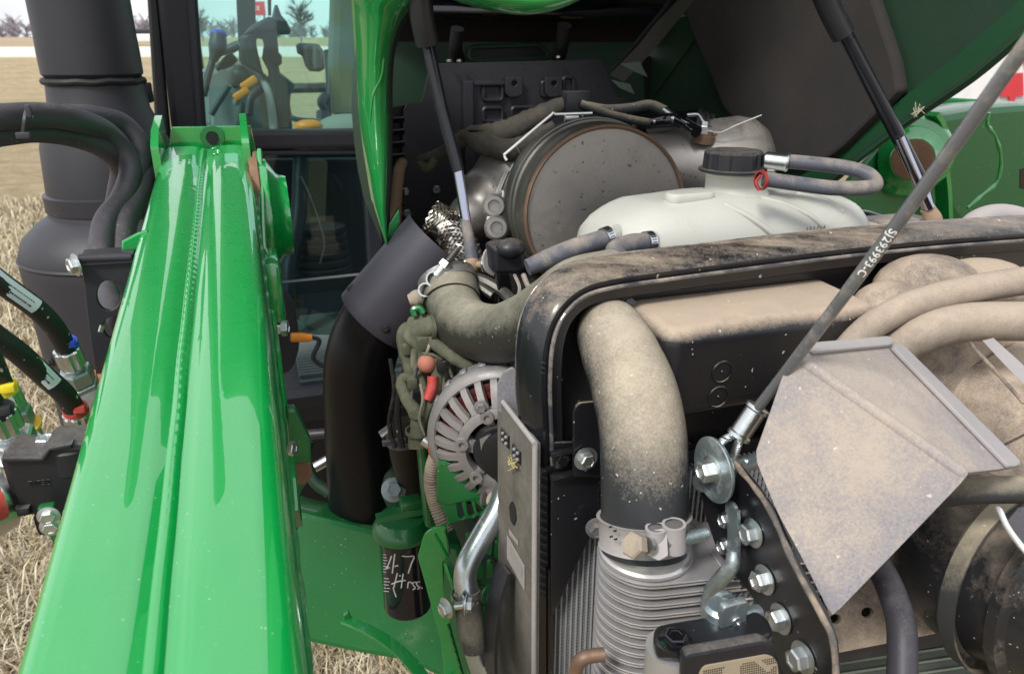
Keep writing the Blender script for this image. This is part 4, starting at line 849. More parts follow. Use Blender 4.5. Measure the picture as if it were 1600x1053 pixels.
def looms_top():
    t = thing('wiring_loom', 'dusty brown wrapped wiring loom draped over the round canister', 'wiring', P(850, 220, 1.3))
    mk('main_branch', tube([P(655, 250, 1.42), P(690, 238, 1.4), P(735, 212, 1.36), P(780, 210, 1.33), (P(830, 188, 1.32)), P(870, 168, 1.32), P(905, 160, 1.33)], [.008, .010, .016, .022, .019, .015, .013], 16, 14, ripple=lambda s: .16*mnoise.noise(V(s*90, 0, 0))), m_loom, t)
    mk('under_branch', tube([P(725, 210, 1.33), P(755, 225, 1.31), P(800, 235, 1.3), P(835, 215, 1.3), P(865, 195, 1.3)], [.010, .018, .020, .014, .008], 14, 14, ripple=lambda s: .2*mnoise.noise(V(s*80, 3, 0))), m_loom, t)
    mk('tape_flap', loft([[P(722, 208, 1.32), P(728, 204, 1.32)], [P(760, 205, 1.3), P(765, 222, 1.29)], [P(800, 225, 1.28), P(790, 248, 1.28)]], False, False), m_loom, t)
    mk('clamp_block', box(P(899, 161, 1.32), (.024, .015, .020), (A, B, Z), .004), m_cap, t)
    mk('end_branch', tube([P(655, 255, 1.42), P(668, 262, 1.41), P(680, 248, 1.4)], .008, 8), m_harn, t)
    h1 = mk('rubber_line', tube([P(908, 165, 1.32), P(945, 172, 1.31), P(985, 170, 1.3), P(1015, 165, 1.29), P(1040, 175, 1.28)], .0095, 12), m_rubber, label='upper grey rubber line running right from the loom clamp', cat='hose', group='sensor lines above the canister')
    h2 = mk('rubber_line', tube([P(908, 163, 1.31), P(950, 178, 1.3), P(985, 187, 1.28), P(1018, 193, 1.27)], .0075, 12), m_rubber, label='lower grey rubber line ending in the shiny black connector', cat='hose', group='sensor lines above the canister')
    s = thing('sensor_connector', 'shiny black sensor connectors with bright metal tips', 'connector', P(1050, 195, 1.26))
    mk('connector', tube([P(1018, 191, 1.26), P(1042, 188, 1.25), P(1056, 184, 1.25)], [.009, .012, .008], 12), m_gloss, s)
    mk('metal_tip', tube([P(1038, 172, 1.26), P(1054, 183, 1.25)], .006, 10), m_zinc, s); mk('metal_tip', ball(P(1052, 186, 1.24), .006, 10), m_zinc, s); mk('metal_tip', [ball(P(1022, 190, 1.25), .004, 8)], m_zinc, s)
    mk('connector', tube([P(1056, 186, 1.24), P(1075, 196, 1.22), P(1088, 206, 1.2)], [.007, .009, .010], 12), m_gloss, s); mk('metal_rod', tube([P(1057, 184, 1.235), P(1085, 198, 1.2)], .0025, 8), m_zinc, s)
    c = thing('black_canister', 'glossy black ribbed canister with bright ring clamp behind the tank', 'canister', P(1040, 240, 1.4))
    mk('body', lathe(P(990, 225, 1.45), A+Z*.05, [(0, .045), (.004, .052), (.05, .054), (.052, .050), (.09, .050), (.094, .054), (.14, .054), (.145, .046)], 36), m_gloss, c)
    for k in range(3): mk('ring_clamp', lathe(P(1092+k*9, 215, 1.40), (A+Z*.1-B*.5), [(0, .050-.004*k), (.0035, .052-.004*k), (.006, .050-.004*k)], 36, cap=False), m_zinc, c)
    mk('rust_strap', tube([P(993, 188, 1.36), P(990, 200, 1.35), P(990, 220, 1.35)], .004, 8), m_rust, c)
    d = thing('steel_dome', 'satin grey steel dome with threaded sensor boss behind the filler cap', 'exhaust part', P(1130, 290, 1.28))
    aD = (A*.95-B*.25+Z*.02).normalized(); o = P(1060, 262, 1.30)
    mk('dome', lathe(o, aD, [(-.06, .058), (0, .066), (.06, .080), (.10, .084), (.125, .080), (.145, .066), (.157, .045), (.162, .02), (.163, 0)], 48), m_can, d)
    bs = P(1098, 222, 1.235)
    mk('boss', lathe(bs, (Z*.9-B*.15), [(0, .018), (.012, .018), (.013, .015), (.016, .015)], 24), m_canrust, d)
    mk('sensor_nut', lathe(bs+Z*.014, (Z*.95-B*.1), [(0, .013), (.012, .013), (.013, .009), (.020, .008)], 6), m_zinc, d, ang=20)
    mk('sensor_tail', tube([bs+Z*.03, P(1100, 192, 1.22), P(1092, 180, 1.23), P(1075, 180, 1.24)], .0035, 10), m_zinc, d)
    mk('thin_wire', tube([P(1105, 204, 1.22), P(1125, 207, 1.21), P(1150, 196, 1.2), P(1190, 180, 1.19)], .0010, 6), m_wire, d)
    mk('white_tick', tube([P(1065, 216, 1.28), P(1061, 232, 1.27)], .002, 6), m_white, d)
looms_top()
def coolant_tank():
    t = thing('coolant_tank', 'milky white plastic expansion tank with black screw cap', 'coolant tank', P(1125, 400, .98))
    # body: stacked super-ellipse sections along A
    def body():
        secs = []; n = 30; m = 40
        for i in range(n+1):
            f = i/n; a = .395+f*.392
            e = min(1, (max(0, 1-abs(f*2-1)**9.0))**.5); l = a
            hc = -.272; hh = .092*(.42+.58*e)*(1 if f > .16 else .80+f*1.25); bb = .092*(.45+.55*e)
            if f > .06 and f < .94: hh += .004*math.sin((f-.1)*22)*0
            top_bump = .006*math.exp(-((f-.45)/.18)**2)+.003*math.exp(-((f-.80)/.10)**2)
            ring = []
            for k in range(m):
                q = 2*math.pi*k/m; c, s = math.cos(q), math.sin(q); x = math.copysign(abs(c)**.62, c)*bb; y = math.copysign(abs(s)**.62, s)*hh
                if s > 0: y += top_bump*s - .010*(f-.4)*(1 if f > .4 else 0)*s; 
                y += .03*(x/bb)*(-.15)
                ring.append(T(l, .85+x, hc+y*(1 if i not in (0, n) else .55)))
            secs.append(ring)
        return loft(secs)
    tb = body(); mk('body', tb, m_tank, t, ang=60)
    hit = raycaster(tb)
    nk = P(1150, 290, .985)
    mk('neck', lathe(nk-Z*.02, Z, [(-.01, .045), (.012, .043), (.016, .040), (.034, .040), (.037, .046), (.041, .046)], 40), m_tank, t)
    cp = P(1144, 268, .965)
    segs = 80; pr = [(0, .041), (.0015, .043), (.004, .043), (.005, .0385), (.024, .0375), (.027, .034), (.028, .024), (.026, .020), (.026, 0)]
    vs, fs = lathe(cp, Z, pr, segs)
    for i, v in enumerate(vs):
        row, k = divmod(i, segs)
        if 3 <= row <= 5:
            g_ = (k % 10)/10; sc_ = 1.0 if g_ < .55 else .93; c_ = cp+Z*(v-cp).z; vs[i] = c_+(v-c_)*sc_
    mk('screw_cap', (vs, fs), m_cap, t, ang=30)
    mk('raised_pad', plate2world(hit(1077, 310)+Z*.002, A, B, Z, round_poly([(-.032, -.013), (.032, -.013), (.032, .013), (-.032, .013)], .011), .012), m_tank, t)
    for rb in ([(1130, 318), (1165, 335), (1195, 355), (1215, 372)], [(1180, 306), (1225, 318), (1262, 334), (1285, 352)], [(1245, 302), (1290, 312), (1318, 330)]): mk('moulded_rib', tube([hit(*q)-Z*.0015 for q in rb], .0042, 10), m_tank, t, ang=80)
    # faint moulded marks
    mk('moulded_lettering', [tube([hit(1232+k*5.5, 371-k*.6), hit(1234+k*5.5, (365 if k < 5 else 358)-k*.6)], .0008, 6, 1) for k in range(11)], m_tan, t)
    mk('spigot', tube([P(950, 374, .88), hit(975, 368)+B*.02], .0095, 14), m_tank, t); mk('spigot', tube([P(1012, 380, .87), hit(1035, 375)+B*.02], .0095, 14), m_tank, t)
def raycaster(vf):
    from mathutils.bvhtree import BVHTree
    bt = BVHTree.FromPolygons([tuple(v) for v in vf[0]], vf[1])
    def hit(u, v):
        r = bt.ray_cast(EYE, D(u, v).normalized())[0]; return r if r is not None else P(u, v, .95)
    return hit
def plate2world(c, x, y, n, poly, th, bev=.003):
    vs, fs = plate2d(poly, [], th, bev); return [c+x*v.x+y*v.y+n*v.z for v in vs], fs
coolant_tank()
def small_hoses():
    o = mk('overflow_hose', tube([P(1225, 252, .93), P(1270, 256, .92), P(1320, 262, .91), (P(1355, 272, .90)), P(1368, 288, .89), P(1350, 294, .88), P(1300, 294, .88), P(1250, 288, .885), P(1192, 280, .89)], .0088, 18, 10), m_hose_blue, label='grey rubber hose looping from the tank neck back to the cap', cat='hose')
    n = thing('cap_nozzle', 'bright metal nozzle sleeve joining the looped hose to the cap', 'fitting', P(1210, 252, .93))
    mk('sleeve', lathe(P(1194, 250, .935), (P(1228, 254, .925)-P(1194, 250, .935)), [(0, .0085), (.002, .0105), (.024, .0105), (.028, .0115), (.03, .0095)], 24), m_zinc, n)
    c = thing('red_clip', 'small dark red clip at the lower end of the looped hose', 'clip', P(1184, 282, .885))
    mk('clip', lathe(P(1187, 282, .888), A, [(0, .0095), (0, .012), (.004, .012), (.004, .0095)], 20, cap=False), mat('dark_red_clip', (.28, .03, .025), .5), c); mk('tail', tube([P(1188, 275, .883), P(1181, 285, .88), P(1186, 298, .88)], .0018, 6), MATS['dark_red_clip'], c)
    g = 'coolant hoses clipped to the tank front'
    a = mk('coolant_hose', tube([P(824, 418, .86), P(860, 404, .865), P(900, 388, .87), P(945, 374, .88)], [.0098, .0122, .0122, .0122], 18, 8), m_hose_blue, label='straight dusty grey hose with a blunt end on the left of the tank', cat='hose', group=g)
    b = mk('coolant_hose', tube([P(1012, 380, .87), P(985, 382, .855), P(962, 392, .84), P(972, 412, .82), P(995, 440, .80)], .0120, 18, 8), m_hose_blue, label='short dusty hose bending down behind the black shroud rim', cat='hose', group=g)
    for (u, v, tt, d_, lab) in ((948, 373, .88, P(960, 369, .885)-P(930, 381, .875), 'worm drive clamp on the straight hose left of the tank'), (1012, 380, .868, P(1022, 379, .872)-P(1000, 382, .864), 'worm drive clamp on the bent hose at the tank front')):
        k = thing('worm_clamp', lab, 'clamp', P(u, v, tt), 'worm drive clamps at the tank'); c0 = P(u, v, tt); d_.normalize()
        mk('band', lathe(c0-d_*.004, d_, [(0, .0125), (0, .0142), (.009, .0142), (.009, .0125)], 28, cap=False), m_zinc, k)
        toe = (EYE-c0).normalized(); r1 = (toe-d_*toe.dot(d_)).normalized(); r2 = d_.cross(r1)
        for s in range(-4, 5):
            q_ = s*.22; rr_ = r1*math.cos(q_)+r2*math.sin(q_); tt_ = r2*math.cos(q_)-r1*math.sin(q_); mk('worm_slot', box(c0+d_*.0005+rr_*.0143, (.0028, .00045, .0004), (d_, tt_, rr_)), m_dark, k)
        mk('screw', lathe(P(u+6, v+22, tt-.006), A-Z*.3, [(0, .005), (.012, .005), (.014, .004)], 12), m_zinc, k)
small_hoses()
def struts():
    def strut(lab, p_top, p_mid, p_low, p_end, rb, rr, cuff):
        t = thing('gas_strut', lab, 'gas strut', P(*p_end), 'gas struts holding up the hood')
        mk('barrel', tube([P(*p_top), P(*p_mid)], rb, 20, 1), m_strut, t); mk('rod', tube([P(*p_mid), P(*p_low)], rr, 16, 1), m_strut, t)
        mk('bright_rod', tube([P(*p_low), P(*p_end)], rr*.85, 16, 1), m_chrome, t)
        if cuff: mk('cuff', tube([P(*cuff[0]), P(*cuff[1]), P(*cuff[2])], cuff[3], 20, 2), m_cap, t)
        return t
    t = strut('left gas strut crossing in front of the dark heat shield', (665, 55, 1.02), (690, 170, 1.04), (716, 268, 1.06), (728, 345, 1.07), .0088, .0088, ((652, -30, .98), (660, 30, 1.0), (668, 68, 1.02), .0165))
    mk('ball_socket', tube([P(727, 342, 1.07), P(733, 375, 1.07), P(738, 408, 1.07)], [.0075, .0085, .0098], 16, 4), m_hose_blue, t); mk('dusty_socket', ball(P(738, 414, 1.07), .0115, 14, (1, 1, 1.2)), m_socket, t)
    b = thing('strut_anchor', 'dusty black anchor block with a bright hex nut for the left strut', 'bracket', P(795, 430, 1.0))
    mk('stud', tube([P(745, 414, 1.065), P(762, 413, 1.06)], .0055, 10), m_socket, b)
    mk('hex_nut', lathe(P(755, 413, 1.055), P(772, 412, 1.05)-P(755, 413, 1.055), [(0, .012), (.002, .0135), (.013, .0135), (.015, .012)], 6), m_zinc, b, ang=20)
    mk('block', plate([(772, 390), (790, 384), (812, 386), (820, 400), (821, 420), (812, 428), (773, 428)], P(795, 405, 1.0), -B, .045, bev=.005, rnd=5), m_cap, b)
    mk('top_lobe', ball(P(798, 388, 1.0), .021, 16, (1.0, .9, .65)), m_cap, b); mk('washer', lathe(P(771, 408, 1.035), P(775, 408, 1.03)-P(765, 409, 1.04), [(0, .021), (.003, .021)], 24), m_guardlip, b)
    mk('post', plate([(777, 426), (800, 426), (801, 475), (780, 475)], P(795, 430, 1.01), -B, .02, bev=.003), m_gloss, b)
    mk('side_wires', [tube([P(804, 430, 1.0), P(812, 450, .98), P(808, 470, .97)], .0025, 6), tube([P(818, 430, .98), P(826, 448, .96), P(840, 455, .94)], .0035, 8)], m_hose_blue, b)
    t2 = strut('right gas strut reaching down to the far end of the black shroud rim', (1305, 30, .98), (1325, 62, .99), (1435, 275, 1.07), (1450, 325, 1.08), .0098, .0098, ((1275, -40, .95), (1295, 10, .97), (1318, 56, .985), .0150))
    mk('rod_highlight', tube([P(1404, 215, 1.038), P(1452, 325, 1.074)], .0072, 12, 1), m_chrome, t2)  # chrome strip laid along the strut to stand in for its highlight
    mk('dusty_socket', tube([P(1449, 325, 1.08), P(1458, 342, 1.085), P(1466, 356, 1.09)], [.010, .012, .009], 14), m_socket, t2)
struts()
def grey_sleeve():
    t = thing('exhaust_elbow', 'thick black exhaust elbow pipe dropping behind the loader arm', 'exhaust pipe', P(560, 830, 1.3))
    mk('pipe', tube([P(690, 400, 1.25), P(625, 460, 1.26), P(583, 510, 1.28), P(562, 570, 1.3), P(560, 660, 1.36), P(562, 760, 1.45), P(563, 850, 1.55)], .0610, 40, 10), mat('deep_gloss_black_pipe', (.006, .006, .009), .38, spec=.28, coat=.08, coatr=.25, bump=.15, dust=-.9, nk=.5), t)
    s = thing('heat_sleeve', 'matt grey sheet metal heat sleeve wrapped round the slanted exhaust pipe', 'heat shield', P(620, 470, 1.2))
    p0 = P(588, 502, 1.255); p1 = P(692, 382, 1.225); ax = (p1-p0); L_ = ax.length; ax.normalize(); toe = (EYE-p0).normalized(); ref = (toe-ax*toe.dot(ax)).normalized()
    R = .0725; vs = []; fs = []; n = 36; m = 30
    side = ax.cross(ref)
    for j in range(m+1):
        for k in range(n+1):
            a = -1.75+3.5*k/n; vs.append(p0+ax*(L_*1.02*j/m)+ref*math.cos(a)*R+side*math.sin(a)*R)
    for j in range(m):
        for k in range(n): a = j*(n+1)+k; fs.append((a, a+1, a+n+2, a+n+1))
    nv = len(vs); cen = [p0+ax*((v-p0).dot(ax)) for v in vs]; vs += [c+(v-c)*.975 for v, c in zip(vs, cen)]; f2 = [tuple(i+nv for i in f)[::-1] for f in fs]
    ed = []
    for j in range(m):
        for k_ in (0, n): a = j*(n+1)+k_; ed.append((a, a+n+1, a+n+1+nv, a+nv))
    for k in range(n):
        for j_ in (0, m): a = j_*(n+1)+k; ed.append((a, a+1, a+1+nv, a+nv))
    mk('sleeve', (vs, fs+f2+ed), mat('matt_grey_heat_sleeve', (.050, .048, .062), .42, metal=.2, dust=-.35, nk=1.1, nsc=7, dcol=(.13, .12, .12), bump=.25, var=.12), s)
    for f_, a in ((.12, .25), (.13, -1.2), (.9, .9)):
        r_ = ref*math.cos(a)+side*math.sin(a); bolt(s, p0+ax*(L_*f_)+r_*R, r_, .0055, m_shield, flange=True, h=.4)
grey_sleeve()
def charge_elbow():
    t = thing('charge_air_elbow', 'olive dusty rubber elbow hose between the engine and the black shroud', 'hose', P(760, 560, .95))
    mk('tube', tube([P(700, 440, 1.03), P(705, 470, 1.01), P(728, 508, .97), P(775, 522, .92), P(822, 508, .87), P(868, 480, .83), P(905, 455, .80), P(960, 440, .82)], [.035, .036, .037, .037, .037, .037, .037, .036], 44, 10), m_rubber_olive, t, ang=70)
    mk('cuff_ridge', tube([P(702, 450, 1.024), P(706, 474, 1.006)], .0395, 36, 4), m_rubber_olive, t)
    c = thing('hose_clamp', 'steel T bolt clamp with long threaded bolt on the olive elbow', 'clamp', P(690, 440, 1.0))
    p0, p1 = P(698, 436, 1.03), P(702, 448, 1.025); ax = (p1-p0).normalized()
    mk('band', lathe(p0-ax*.002, ax, [(0, .038), (0, .0408), (.016, .0408), (.016, .038)], 44, cap=False), m_can, c)
    q0, q1 = P(668, 448, .99), P(716, 388, .99); d_ = (q1-q0).normalized()
    mk('t_bolt', tube([q0.lerp(q1, .5), q1], .0042, 12, 1, ripple=lambda s: .0), m_canside, c)
    mk('thread', [lathe(q0.lerp(q1, .62)+d_*(.0018*k), d_, [(0, .0042), (.0006, .0049), (.0012, .0042)], 12, cap=False) for k in range(14)], m_canside, c, kind='stuff')
    mk('hex_nut', lathe(q0.lerp(q1, .50), d_, [(0, .0085), (.001, .0095), (.009, .0095), (.010, .0085)], 6), m_zinc, c, ang=20)
    mk('trunnion', tube([q0.lerp(q1, .28), q0.lerp(q1, .5)], .0065, 12, 1), m_zinc, c)
    mk('band_loop', lathe(q0.lerp(q1, .2), (EYE-q0), [(-.008, .0085), (-.008, .0105), (.004, .0105), (.004, .0085)], 20, cap=False), m_zinc, c); mk('band_loop', lathe(q0.lerp(q1, -.08), (EYE-q0), [(-.008, .0075), (-.008, .0095), (.004, .0095), (.004, .0075)], 20, cap=False), m_zinc, c)
    k = thing('lift_bracket', 'grey cast lifting eye beside the olive elbow', 'bracket', P(770, 460, 1.03))
    mk('web', [tube([P(735, 432, 1.04), P(760, 440, 1.03), P(785, 455, 1.02), P(800, 470, 1.0)], .008, 8), tube([P(745, 445, 1.03), P(770, 462, 1.02)], .006, 8)], m_canside, k)
charge_elbow()
def harness():
    t = thing('tape_wrapped_harness', 'olive tape wrapped wiring harness looping down to the alternator', 'wiring', P(655, 700, 1.0))
    rp = lambda s: .035*math.sin(s*330)+.05*mnoise.noise(V(s*60, 1, 0))
    def w_(pts, r, m=m_harn, nm='branch'): return mk(nm, tube([P(*p) for p in pts], r, 12, 8, ripple=rp), m, t)
    w_([(700, 500, .99), (690, 492, .99), (668, 500, 1.0), (652, 505, 1.0), (650, 530, 1.0), (668, 545, 1.0)], .0082)
    w_([(640, 510, 1.02), (630, 520, 1.02), (630, 540, 1.02), (640, 575, 1.02), (646, 600, 1.02)], .0085)
    w_([(664, 515, .985), (672, 530, .98), (690, 545, .97), (715, 562, .96), (740, 575, .96)], .0085)
    w_([(648, 500, 1.01), (640, 525, 1.0), (655, 542, 1.0), (660, 560, 1.0), (650, 590, 1.0), (630, 590, 1.0), (628, 605, 1.0), (640, 630, .99), (652, 648, .99), (655, 668, .99), (652, 690, .99), (652, 700, .99)], [.009, .009, .008, .0065, .0065, .0065, .008, .009, .0105, .012, .0125, .012])
    w_([(680, 560, .98), (683, 590, .98), (676, 620, .98), (664, 645, .98), (658, 665, .985)], .0085)
    w_([(650, 545, 1.0), (648, 570, 1.0), (660, 600, .99), (668, 625, .985)], .006)
    mk('tie_wrap', [lathe(P(656, 648, .985), Z, [(0, .0135), (0, .0148), (.005, .0148), (.005, .0135)], 20, cap=False)], m_harn, t); mk('tie_wrap', [lathe(P(652, 676, .985), Z, [(0, .0145), (0, .0158), (.005, .0158), (.005, .0145)], 20, cap=False)], m_harn, t)
    mk('connector_body', tube([P(652, 520, .985), P(668, 512, .98), P(684, 510, .975)], [.012, .014, .013], 16, 4), m_harn, t)
    mk('connector_ring', [lathe(P(672, 512, .975), A-Z*.1, [(0, .014), (0, .0165), (.005, .0165), (.005, .014)], 24, cap=False)], m_harn, t)
    mk('plug_boot', tube([P(640, 470, 1.02), P(652, 466, 1.02), P(664, 466, 1.02)], [.009, .012, .009], 14), m_tan, t)
    mk('green_clip', tube([P(648, 494, .99), P(646, 484, .99), P(656, 482, .99), P(662, 490, .99)], .0045, 8), m_green2, t)
    rw = random.Random(11)
    for k, (c_, rr_) in enumerate([([(668, 470, 1.02), (660, 500, 1.01), (672, 540, 1.0), (690, 575, .99)], .0030), ([(690, 505, 1.0), (676, 525, .98), (668, 552, .97), (650, 580, .98), (640, 640, .99)], .0026),
        ([(636, 560, 1.04), (628, 600, 1.05), (622, 650, 1.06), (630, 700, 1.06)], .0045), ([(700, 545, .98), (705, 560, .98), (696, 585, .98), (690, 610, .98)], .0030), ([(655, 600, .97), (660, 625, .965), (655, 655, .965), (664, 680, .965)], .0022),
        ([(612, 560, 1.12), (616, 610, 1.12), (610, 660, 1.12), (618, 700, 1.12)], .0035), ([(708, 590, .975), (700, 570, .975), (680, 556, .97), (660, 552, .97)], .0022)]):
        mk('wire', tube([P(u+rw.uniform(-2, 2), v, q) for u, v, q in c_], rr_, 8, 8), (m_harn, m_rubber, m_hoseblack)[k % 3], t)
    for (u, v, q, s_) in ((660, 536, .975, .009), (644, 598, .985, .008), (690, 572, .97, .008), (636, 545, 1.01, .008)): mk('plug', box(P(u, v, q), (s_*.8, s_*.7, s_), (A, B, Z), .002), m_harn if u != 690 else m_hoseblack, t)
    mk('red_sleeve', tube([P(676, 588, .97), P(675, 605, .97), P(668, 624, .97)], .0070, 14), m_red, t); mk('dusty_red_boot', ball(P(667, 568, .975), .0125, 16), mat('dusty_red_rubber', (.42, .16, .11), .75, bump=.4), t)
    mk('silver_lug', tube([P(661, 687, .96), P(672, 694, .96)], .0075, 12, 1), m_zinc, t)
    c = thing('corrugated_conduit', 'grey corrugated conduit below a red boot beside the alternator', 'conduit', P(680, 760, .98))
    mk('conduit', tube([P(683, 710, .97), P(676, 730, .98), P(674, 755, .99), P(680, 785, 1.0), P(690, 812, 1.0), P(698, 830, 1.0)], .0095, 16, 22, ripple=lambda s: .10*math.sin(s*1500)), m_hosed, c, ang=70)
    mk('red_boot', tube([P(676, 692, .955), P(680, 702, .96), (P(683, 712, .965))], [.0075, .0095, .0085], 14), m_red, c)
    # pipes in the dark gap left of the harness
    g = thing('drain_tube', 'bright bent tube end in the dark gap left of the harness', 'tube', P(610, 670, 1.2)); mk('tube', tube([P(596, 680, 1.2), P(612, 668, 1.2), P(628, 655, 1.2)], .0085, 12), m_zinc, g)
    g = thing('clamped_hose', 'dark brown hose with a grey spring clamp left of the harness', 'hose', P(632, 760, 1.15)); mk('hose', tube([P(628, 655, 1.15), P(630, 700, 1.16), P(638, 750, 1.25), P(642, 820, 1.38)], [.022, .022, .02, .018], 18), mat('brown_dusty_hose', (.035, .026, .02), .8, bump=.4), g)
    mk('spring_clamp', [lathe(P(629, 688, 1.15)-Z*.004, Z, [(0, .0225), (0, .025), (.010, .025), (.010, .0225)], 24, cap=False), box(P(616, 690, 1.125), (.018, .004, .004), (A, B, Z), .001)], m_hose_blue, g)
    g = thing('head_bolt', 'blue grey hex bolt on a green lug left of the oil filter', 'bolt', P(615, 775, 1.25)); mk('lug', ball(P(622, 765, 1.28), .035, 14, (.8, 1, 1.2)), m_greenin, g); bolt(g, P(615, 765, 1.23), (EYE-P(615, 765, 1.25)), .014, m_zincd)
    g = thing('dark_green_casting', 'curved dark green casting behind the black exhaust elbow', 'bracket', P(500, 760, 1.5)); mk('arm', tube([P(480, 690, 1.5), P(478, 720, 1.5), P(492, 752, 1.5), P(515, 770, 1.5)], .012, 12), m_greenin, g)
    g = thing('control_rod', 'pale steel rod crossing the gap under the cab floor', 'rod', P(500, 728, 1.6)); mk('rod', tube([P(470, 742, 1.6), P(515, 717, 1.6)], .011, 12, 1), m_zinc, g); mk('cross_shaft', tube([P(470, 680, 1.7), P(530, 675, 1.7)], .012, 12, 1), m_shield, g)
harness()
# ================================================================== ALTERNATOR, FILTER, GREEN CASTINGS
def alternator():
    c = P(785, 686, .93); ax = (-B*.93-A*.36+Z*.02).normalized(); R = .092
    t = thing('alternator', 'dusty cast aluminium alternator with red windings behind its slots', 'alternator', c-Z*.1)
    ref = Z; u = (ref-ax*ref.dot(ax)).normalized(); v = ax.cross(u)
    def pt(tt, r, a): return c+ax*tt+u*(math.cos(a)*r)+v*(math.sin(a)*r)
    mk('rear_body', lathe(c, ax, [(-.12, .05), (-.115, .075), (-.07, .082), (-.045, .084), (-.040, R*.97)], 56), m_alu, t)
    mk('stator_ring', lathe(c, ax, [(-.040, R*.985), (-.038, R*1.0), (-.014, R*1.0), (-.012, R*.985)], 64), m_alu, t)
    for k in range(22):
        a = k*2*math.pi/22; mk('stator_lug', box(pt(-.026, R*1.0, a), (.0055, .0035, .007), (ax.cross(u*math.cos(a)+v*math.sin(a)), u*math.cos(a)+v*math.sin(a), ax), .0012, 1), m_alu, t)
    mk('front_rim', lathe(c, ax, [(-.012, R*.99), (-.010, R*1.035), (-.002, R*1.03), (.004, R*.985), (.006, R*.93), (.004, R*.90), (-.004, R*.90)], 64, cap=False), m_alu, t)
    # ribs between slots, curving from rim to inner ring
    nS = 26
    for k in range(nS):
        a = (k+.5)*2*math.pi/nS; w_ = .0052; s_ = v*math.cos(a)-u*math.sin(a)
        prof = [pt(.003, R*.94, a), pt(.013, R*.86, a), pt(.021, R*.74, a), pt(.026, R*.60, a)]
        vs = []; 
        for p in prof: vs += [p-s_*w_-ax*.010, p-s_*w_*.8, p+s_*w_*.8, p+s_*w_-ax*.010]
        fs = []
        for i in range(3):
            for j in range(4): x_ = i*4+j; y_ = i*4+(j+1) % 4; fs.append((x_, y_, y_+4, x_+4))
        fs += [(0, 1, 2, 3), (12, 13, 14, 15)]; mk('slot_rib', (vs, fs), m_alu, t)
    mk('inner_ring', lathe(c, ax, [(.014, R*.58), (.028, R*.60), (.030, R*.56), (.031, R*.47), (.026, R*.45), (.016, R*.45)], 56, cap=False), m_alu, t)
    mk('web', lathe(c, ax, [(.0, .0), (.0, R*.9)], 40), m_dark, t)
    for k in range(6):
        a = k*2*math.pi/6+.35; s_ = v*math.cos(a)-u*math.sin(a); d_ = u*math.cos(a)+v*math.sin(a)
        mk('spoke', box(c+d_*R*.40+ax*.022, (.0055, R*.18, .006), (s_, d_, ax), .002), m_alu, t)
        mk('spoke_boss', lathe(c+d_*R*.52+ax*.026, ax, [(0, .009), (.008, .008), (.008, .004), (.004, .004)], 16), m_alu, t)
    mk('winding', lathe(c, ax, [(-.012, R*.86), (.000, R*.84), (.004, R*.74), (.002, R*.62), (-.012, R*.6)], 64), m_copper, t)
    mk('winding_band', [tube([pt(.0035, R*(.66+.03*j), a) for a in [q*.1571 for q in range(41)]], .0009, 5, 1, cap=False) for j in range(3)], m_copperlit, t, kind='stuff')
    mk('bearing_nose', lathe(c, ax, [(.02, R*.40), (.035, R*.36), (.036, .02), (.036, 0)], 40), m_cap, t)
    mk('pulley', lathe(c+ax*.035+A*.012, ax, [(-.012, .028), (-.010, .035), (.0, .035), (.002, .031), (.008, .031), (.010, .035), (.016, .035), (.018, .03)], 44), m_dark, t)
    # lower mounting foot
    mk('mount_foot', sweep([(-.010, -.012), (.010, -.012), (.010, .012), (-.010, .012)], [pt(.0, R*.95, math.pi*.92), P(765, 735, .93), P(780, 768, .93), P(784, 790, .93)], Z, 3), m_alu, t)
    mk('mount_foot', sweep([(-.007, -.008), (.007, -.008), (.007, .008), (-.007, .008)], [P(722, 692, .925), P(748, 694, .905), P(772, 686, .89)], Z, 3), m_alu, t)
    bolt(t, P(752, 636, .885), ax, .0062, m_alu, flange=True)
    mk('mount_bush', lathe(P(775, 782, .925), (EYE-P(775, 782, .925)), [(0, .012), (.014, .012), (.014, .007), (.006, .007)], 20), m_tan, t)
    s = thing('belt_cover_flap', 'grey dusty curved sheet flap between alternator and radiator side', 'cover', P(805, 640, .80))
    mk('flap', plate([(777, 640), (776, 600), (786, 582), (800, 574), (812, 584), (824, 600), (832, 680), (800, 665)], P(800, 620, .82), (-A*.5-B), .004, bev=.001, rnd=3), m_guard, s)
alternator()
